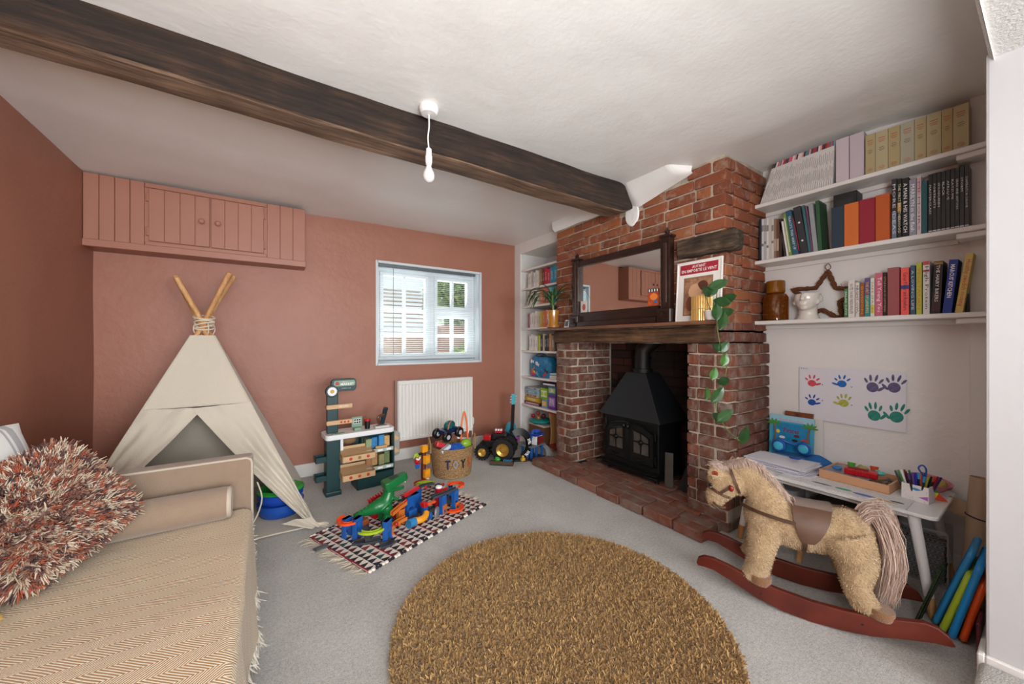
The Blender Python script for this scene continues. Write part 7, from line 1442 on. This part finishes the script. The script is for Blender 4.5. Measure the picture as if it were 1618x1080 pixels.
# ------------------------------------------------------------------ toy basket and its contents
bk = thing('toy_basket', 'round woven seagrass basket lettered TOYS below the radiator', 'basket', (1.40, 3.10, 0.001))
m, nt, b, tc = newmat('seagrass', 0.85); sp = N(nt, 'ShaderNodeSeparateXYZ'); nt.links.new(tc.outputs['Object'], sp.inputs[0])
n1 = noise_n(nt, tc.outputs['Object'], 90, 4, 0.7); nt.links.new(ramp(nt, n1, [(0.33, '#6e5236'), (0.5, '#9a7850'), (0.66, '#bb9a6c')]), b.inputs['Base Color']); bumpn(nt, b, n1, 0.7, 0.008); M_sg = m
def bkr(z): return 0.165+0.022*(z/0.26)**0.8
NB = 24
mb = MB().lathe([(0.001, 0.003), (0.16, 0.003), (0.165, 0.012)], 40, caps=False); mb.build('basket_base', M_sg, bk)
for i in range(NB):
    z = 0.007+i*0.0108; r = bkr(z)
    MB().tube([(r*math.cos(a), r*math.sin(a), z+0.0006*math.sin(a*9+i)) for a in [2*PI*k/44 for k in range(44)]], 0.0068, 6, closed=True).build('woven_coil', M_sg, bk, smooth=True)
for a0 in (PI*0.93, -PI*0.08):
    r = 0.192; p = [(r*math.cos(a0+d_), r*math.sin(a0+d_), z_) for d_, z_ in ((-0.3, 0.22), (-0.26, 0.29), (-0.1, 0.335), (0.1, 0.335), (0.26, 0.29), (0.3, 0.22))]
    MB().tube([Vector(q)*1.0+Vector((0.02*math.cos(a0), 0, 0)) for q in curve(p, 16)], 0.008, 8).build('basket_handle', M_sg, bk, smooth=True)
for ch, ang, c_ in (('T', -2.18, '#1d2a52'), ('O', -1.84, '#8f9199'), ('Y', -1.48, '#14161a'), ('S', -1.12, '#c2562f')):
    r = 0.194; M_ = T(r*math.cos(ang), r*math.sin(ang), 0.135)@RZ(ang+PI/2)@RX(PI/2); text(ch, mat(c_, 0.8), bk, 'letter', M_, 0.075, 0.05, bold=0.03, ext=0.003)
# contents
tr = thing('toy_monster_truck', 'dark blue toy monster truck with black wheels lying on top of the toy basket', 'toy', (1.36, 3.10, 0.385), rot=(0.1, -0.12, 0.35))
MB().box(-0.08, 0.08, -0.045, 0.045, -0.01, 0.035).build('chassis', mat('#15254f', 0.3), tr, bevel=0.01, segs=2); MB().ball((0.02, 0, 0.055), (0.06, 0.042, 0.042), 16, 10).build('cab', mat('#16675f', 0.25, var=0.5, vscale=40, col2='#0b2f3a'), tr, smooth=True)
MB().tube(curve([(-0.04, -0.04, 0.04), (-0.02, -0.04, 0.09), (0.02, -0.03, 0.105)], 8), 0.005, 6).build('roll_bar', mat('#c46a52', 0.4), tr, smooth=True)
for x_ in (-0.075, 0.075):
    for s_ in (-1, 1):
        w_ = MB().lathe([(0.02, -0.02), (0.04, -0.02), (0.047, -0.012), (0.047, 0.012), (0.04, 0.02), (0.02, 0.02)], 22, caps=False, M=T(x_, s_*0.065, -0.01)@RX(PI/2)).build('wheel', BLK, tr, smooth=True); MB().lathe([(0.001, 0.0215), (0.02, 0.0215), (0.022, 0.015), (0.022, -0.0215), (0.001, -0.0215)], 14, M=T(x_, s_*0.065, -0.01)@RX(PI/2)).build('hub', mat('#b9bcc2', 0.3), w_, smooth=True)
tag(MB().box(-0.06, 0.06, -0.05, 0.04, 0, 0.05).cyl((-0.03, -0.02, 0.05), (-0.03, -0.02, 0.06), 0.012, n=12).cyl((0.02, -0.02, 0.05), (0.02, -0.02, 0.06), 0.012, n=12).build('toy_block', mat('#1f5fc0', 0.3), None, bevel=0.01, segs=2, M=T(1.385, 2.99, 0.235)@RZ(0.2)@RX(0.3)), 'bright blue chunky toy block at the front of the toy basket', 'toy')
tag(MB().ball((0, 0, 0), (0.055, 0.04, 0.045), 18, 12).build('toy_ball', mat('#86b02e', 0.35), None, smooth=True, M=T(1.495, 3.01, 0.275)), 'lime green rounded toy at the front right of the toy basket', 'toy')
tag(MB().box(-0.05, 0.05, -0.03, 0.03, -0.02, 0.025).build('red_toy_car', mat('#c8303a', 0.3), None, bevel=0.012, segs=2, M=T(1.275, 3.07, 0.28)@RY(0.4)), 'red toy car body at the left inside the toy basket', 'toy')
tag(MB().tube(curve([(1.47, 3.06, 0.27), (1.475, 3.06, 0.42), (1.497, 3.065, 0.535), (1.512, 3.065, 0.54), (1.53, 3.06, 0.44), (1.535, 3.05, 0.30)], 24), 0.0085, 10).build('orange_hoop', mat('#e8763a', 0.35), None, smooth=True), 'tall orange plastic hoop handle rising out of the toy basket', 'toy')
fr_ = MB(); 
for a in (((-0.06, 0, 0), (-0.04, 0, 0.10)), ((-0.04, 0, 0.10), (0.07, 0, 0.07)), ((0.07, 0, 0.07), (0.05, 0, -0.02)), ((-0.06, 0, 0), (0.05, 0, -0.02))): fr_.tube([a[0], a[1]], 0.006, 8)
tag(fr_.build('white_toy_frame', WHT, None, smooth=True, M=T(1.50, 3.08, 0.32)@RZ(0.2)), 'white plastic frame toy standing at the right of the toy basket', 'toy')
tag(MB().box(-0.05, 0.05, -0.03, 0.03, 0, 0.03).build('pale_toy_block', mat('#c5d4e0', 0.4), None, bevel=0.006, M=T(1.30, 3.0, 0.25)@RY(-0.5)), 'pale blue toy block at the left front of the toy basket', 'toy')
tag(MB().ball((0, 0, 0), (0.12, 0.12, 0.10), 18, 12).build('toy_pile', mat('#5a3d52', 0.7, var=0.5, vscale=20), None, smooth=True, M=T(1.40, 3.12, 0.15)), 'dark soft toy filling the inside of the basket', 'toy')

# ------------------------------------------------------------------ toys in the far corner by the bookcase
tt = thing('toy_truck', 'large black toy truck with gold wheel and red cab on the carpet by the bookcase', 'toy', (1.97, 3.20, 0.001), -0.75)
def wheel(par, x, y, z, r, w, hubc, nm='wheel'):
    w_ = MB().lathe([(r*0.55, -w/2), (r*0.92, -w/2), (r, -w/2+0.012), (r, w/2-0.012), (r*0.92, w/2), (r*0.55, w/2)], 28, caps=False, M=T(x, y, z)@RX(PI/2)).build(nm, mat('#0d0d0e', 0.5), par, smooth=True)
    MB().lathe([(0.001, w/2-0.004), (r*0.2, w/2-0.002), (r*0.3, w/2-0.014), (r*0.52, w/2-0.004), (r*0.57, w/2-0.001), (r*0.57, -w/2+0.001), (0.001, -w/2+0.004)], 24, M=T(x, y, z)@RX(PI/2)).build('hub', mat(hubc, 0.3, metal=0.5), w_, smooth=True)
    for k_ in range(16):
        a = 2*PI*k_/16; MB().cb((0, 0, 0), (0.012, w, 0.01), 0, T(x+r*math.cos(a), y, z+r*math.sin(a))@RY(-a)).build('tread_block', mat('#0d0d0e', 0.5), w_)
wheel(tt, 0.06, -0.10, 0.13, 0.115, 0.075, '#b58a3a'); wheel(tt, -0.16, -0.06, 0.085, 0.075, 0.07, '#c9a44a'); wheel(tt, 0.06, 0.09, 0.13, 0.115, 0.06, '#b58a3a'); wheel(tt, -0.16, 0.09, 0.085, 0.075, 0.06, '#c9a44a')
MB().box(-0.17, 0.10, -0.045, 0.05, 0.12, 0.20).build('body', mat('#141417', 0.35), tt, bevel=0.012, segs=2); MB().box(-0.16, -0.08, -0.048, 0.05, 0.195, 0.245).build('red_bonnet', P_rd, tt, bevel=0.01, segs=2)
MB().box(-0.075, 0.09, -0.05, 0.05, 0.20, 0.275).build('cab', mat('#17181b', 0.35), tt, bevel=0.02, segs=3); MB().box(-0.04, 0.04, -0.05, 0.05, 0.275, 0.30).build('red_light_bar', mat('#a8202a', 0.35), tt, bevel=0.004)
for i in range(3): MB().box(-0.035+i*0.027, -0.017+i*0.027, -0.052, -0.03, 0.298, 0.318).build('roof_lamp', WHT, tt, bevel=0.003)
tw = thing('toy_tow_bed', 'black toy trailer bed with small green frog and blue pieces in front of the truck', 'toy', (1.90, 3.03, 0.001), -0.75)
MB().box(-0.12, 0.11, -0.035, 0.035, 0, 0.03).build('bed', mat('#1c1a18', 0.5), tw, bevel=0.004); MB().box(-0.12, 0.11, -0.04, -0.034, 0.01, 0.045).build('side_rail', mat('#4a3d28', 0.5), tw)
MB().ball((-0.05, 0.005, 0.05), (0.03, 0.022, 0.02), 12, 8).ball((-0.06, -0.008, 0.07), 0.009).ball((-0.045, -0.008, 0.07), 0.009).build('green_frog', mat('#3fa33a', 0.4), tw, smooth=True)
for i in range(4): MB().cb((0.02+i*0.02, -0.005, 0.042), (0.014, 0.03, 0.022)).build('blue_piece', mat('#2f7fb0', 0.4), tw)
tyre = thing('toy_tyre_ramp', 'big black toy tyre ramp with white lettering standing beside the toy truck', 'toy', (2.11, 3.05, 0.001), -0.35)
MB().tube(arc(0, 0, 0.13, -PI*0.45, PI*0.75, 0, 0)[::-1], 0.001, 4)
mb = MB()
def tyf(u, v): a = lerp(-1.35, 2.2, u); r = lerp(0.10, 0.165, v); return Vector((r*math.cos(a)*0.75, -0.03+0.02*v, 0.165+r*math.sin(a)))
mb.cloth(tyf, 30, 4, 0.03); mb.build('tyre_arc', mat('#111113', 0.45), tyre, smooth=True)
for a0 in (-0.7, 0.25): text('TRAX', WHT, tyre, 'lettering', T(0.135*math.cos(a0)*0.75, -0.044, 0.165+0.135*math.sin(a0))@RZ(0)@RX(PI/2)@RZ(a0-PI/2+PI), 0.03, 0.06, bold=0.03)
MB().box(-0.06, 0.10, -0.045, 0.04, 0, 0.02).build('foot', mat('#111113', 0.5), tyre, bevel=0.004)
gt = thing('toy_guitar', 'turquoise toy guitar with dark neck standing against the back wall by the bookcase', 'toy', (2.295, 3.50, 0.001), rot=(0.10, 0, 0))
gp = []
for i in range(36):
    a = 2*PI*i/36; y_ = math.sin(a); w_ = 0.092-0.02*math.cos(2*(a-PI/2))*0+(-0.022*math.exp(-((y_-0.25)/0.25)**2))+(-0.012 if y_ > 0.4 else 0); gp.append((w_*math.cos(a), 0.15+0.145*y_))
gpm = Matrix(((1, 0, 0, 0), (0, 0, -1, 0), (0, 1, 0, 0), (0, 0, 0, 1)))
MB().prism(gp, -0.02, 0.02, M=gpm).build('guitar_body', mat('#3f9fb4', 0.3), gt, bevel=0.006, segs=2); MB().box(-0.019, 0.019, -0.033, -0.014, 0.20, 0.50).build('neck', mat('#2a2224', 0.5), gt, bevel=0.003)
MB().prism([(-0.022, 0.50), (0.022, 0.50), (0.03, 0.62), (-0.03, 0.62)], 0.012, 0.028, M=gpm).build('headstock', mat('#58b8c8', 0.35), gt, bevel=0.004)
for s_ in (-1, 1):
    for k_ in range(3): MB().cyl((s_*0.028, -0.02, 0.53+k_*0.03), (s_*0.042, -0.02, 0.53+k_*0.03), 0.006, n=8).build('tuning_peg', mat('#e0e4e6', 0.3), gt, smooth=True)
MB().lathe([(0.001, 0.001), (0.032, 0.001), (0.034, 0)], 22, M=T(0, -0.0205, 0.20)@RX(PI/2)).build('sound_hole', mat('#1f3f48', 0.5), gt)
gr = thing('toy_garage', 'blue and white toy garage playset with grey ramp on the carpet by the bookcase', 'toy', (2.30, 3.05, 0.001), 0.25)
for x_ in (-0.10, -0.02, 0.07):
    for y_ in (-0.06, 0.06): MB().box(x_-0.012, x_+0.012, y_, y_+0.02, 0.008, 0.13).build('blue_pillar', P_bl, gr, bevel=0.003)

MB().box(-0.13, 0.10, -0.08, 0.09, 0.13, 0.145).build('grey_deck', mat('#6e747a', 0.5), gr, bevel=0.003); MB().box(-0.13, 0.10, -0.08, 0.09, 0, 0.008).build('base_plate', mat('#3d4248', 0.5), gr)
for x_ in (-0.04, 0.05): MB().box(x_-0.006, x_+0.006, -0.07, 0.05, 0.145, 0.235).build('white_wall', P_wt, gr, bevel=0.002)
MB().box(-0.02, 0.06, -0.075, -0.068, 0.15, 0.225).build('red_window_panel', mat('#7a2320', 0.4), gr)
MB().box(-0.07, 0.09, -0.08, 0.07, 0.236, 0.256).build('blue_roof', mat('#1b3f98', 0.35), gr, bevel=0.006, segs=2); MB().box(0.0, 0.06, -0.04, 0.02, 0.256, 0.285).build('roof_box', mat('#2a55b8', 0.35), gr, bevel=0.004)
track([(0.12, 0.02, 0.12), (0.13, -0.06, 0.08), (0.09, -0.13, 0.035), (0.02, -0.16, 0.01)], mat('#9aa1a3', 0.45), 0.055, 0.014, 'grey_ramp', gr)
MB().tube([(-0.13, -0.02, 0.02), (-0.10, -0.02, 0.15), (-0.03, -0.02, 0.29)], 0.012, 8).build('blue_arm', P_bl, gr, smooth=True)
tag(MB().box(-0.028, 0.028, -0.014, 0.014, 0.006, 0.024).box(-0.016, 0.014, -0.012, 0.012, 0.024, 0.036).cyl((-0.016, -0.016, 0.007), (-0.016, 0.016, 0.007), 0.007, n=10).cyl((0.016, -0.016, 0.007), (0.016, 0.016, 0.007), 0.007, n=10).build('toy_police_car', P_wt, None, bevel=0.002, M=T(2.26, 2.90, 0.001)@RZ(1.2)), 'small white toy car at the foot of the grey garage ramp', 'toy')
tag(MB().box(-0.03, 0.03, -0.016, 0.016, 0.006, 0.024).box(-0.02, 0.01, -0.013, 0.013, 0.024, 0.04).cyl((-0.018, -0.018, 0.008), (-0.018, 0.018, 0.008), 0.008, n=10).cyl((0.018, -0.018, 0.008), (0.018, 0.018, 0.008), 0.008, n=10).build('toy_car', mat('#6a1f24', 0.35), None, bevel=0.002, M=T(2.15, 2.99, 0.001)@RZ(0.4)), 'dark red toy car on the carpet in front of the toy garage', 'toy')
tag(MB().box(-0.02, 0.02, -0.015, 0.015, 0, 0.03).ball((0, 0, 0.04), 0.014).build('yellow_toy_figure', mat('#d2b03a', 0.4), None, bevel=0.003, M=T(2.10, 2.965, 0.022)), 'small yellow toy figure between the tyre ramp and garage', 'toy')
tag(MB().lathe([(0.03, 0), (0.03, 0.05), (0.012, 0.055), (0.02, 0.09), (0.001, 0.10)], 16).build('pink_blue_toy', mat('#c03a6a', 0.4, var=0.6, vscale=25, col2='#1f4a9a'), None, smooth=True, M=T(2.20, 3.22, 0.15)), 'pink and blue toy spinner beside the guitar', 'toy')
# on the bottom shelf
br2 = thing('toy_chest', 'brown wooden toy box on the floor inside the left bookcase', 'box', (2.70, 3.38, 0.001))
MB().box(-0.12, 0.12, -0.15, 0.13, 0, 0.23).build('box', mat('#7a5238', 0.6), br2, bevel=0.003); MB().box(-0.125, 0.12, -0.155, 0.135, 0.231, 0.25).build('lid', mat('#d9cfc4', 0.5), br2, bevel=0.002)
tl2 = thing('teal_activity_toy', 'teal round baby activity toy with red and orange knobs on the brown box', 'toy', (2.66, 3.39, 0.252))
MB().lathe([(0.001, 0), (0.10, 0), (0.13, 0.02), (0.13, 0.04), (0.09, 0.055), (0.001, 0.06)], 28).build('teal_base', mat('#1f9a96', 0.35), tl2, smooth=True)
for x_, y_, z_, c_, r_ in ((-0.06, 0.07, 0.08, '#b5202a', 0.024), (-0.05, -0.02, 0.07, '#e0813a', 0.022), (-0.04, 0.0, 0.12, '#a8402a', 0.024), (-0.03, -0.09, 0.10, '#5a1f24', 0.028)): k_ = MB().ball((x_, y_, z_), r_, 12, 8).cyl((x_, y_, 0.04), (x_, y_, z_), 0.006, n=8).build('knob', mat(c_, 0.35), tl2, smooth=True)
tag(MB().box(0, 0.012, -0.09, 0.09, 0, 0.42).build('green_board', mat('#3f9a2f', 0.5), None, bevel=0.004, M=T(2.70, 3.12, 0.001)@RY(0.05)), 'tall bright green board standing inside the left bookcase', 'board')
wa_ = thing('wooden_arch_toy', 'bent plywood toy frame with red top rail inside the left bookcase', 'toy', (2.56, 3.06, 0.001))
MB().cloth(lambda u, v: Vector((0.02*math.sin(u*PI)+0.10*v, 0.06-0.012*math.sin(u*3), lerp(0, 0.42, u))), 16, 2, 0.012).build('side_panel', M_pine, wa_, smooth=True)
MB().box(-0.01, 0.10, -0.10, 0.07, 0.421, 0.435).build('top_rail', P_rd, wa_, bevel=0.002); MB().box(-0.01, 0.10, -0.12, 0.05, 0.05, 0.08).build('lower_rail', mat('#8a1f1c', 0.4), wa_, bevel=0.002)
tag(MB().box(-0.06, 0.06, -0.05, 0.05, 0, 0.10).build('picture_puzzle_box', mat('#5c7a35', 0.5, var=0.6, vscale=30, col2='#8a3a2a'), None, bevel=0.002, M=T(2.70, 2.95, 0.085)), 'small green and red patterned puzzle box low beside the hearth', 'box')
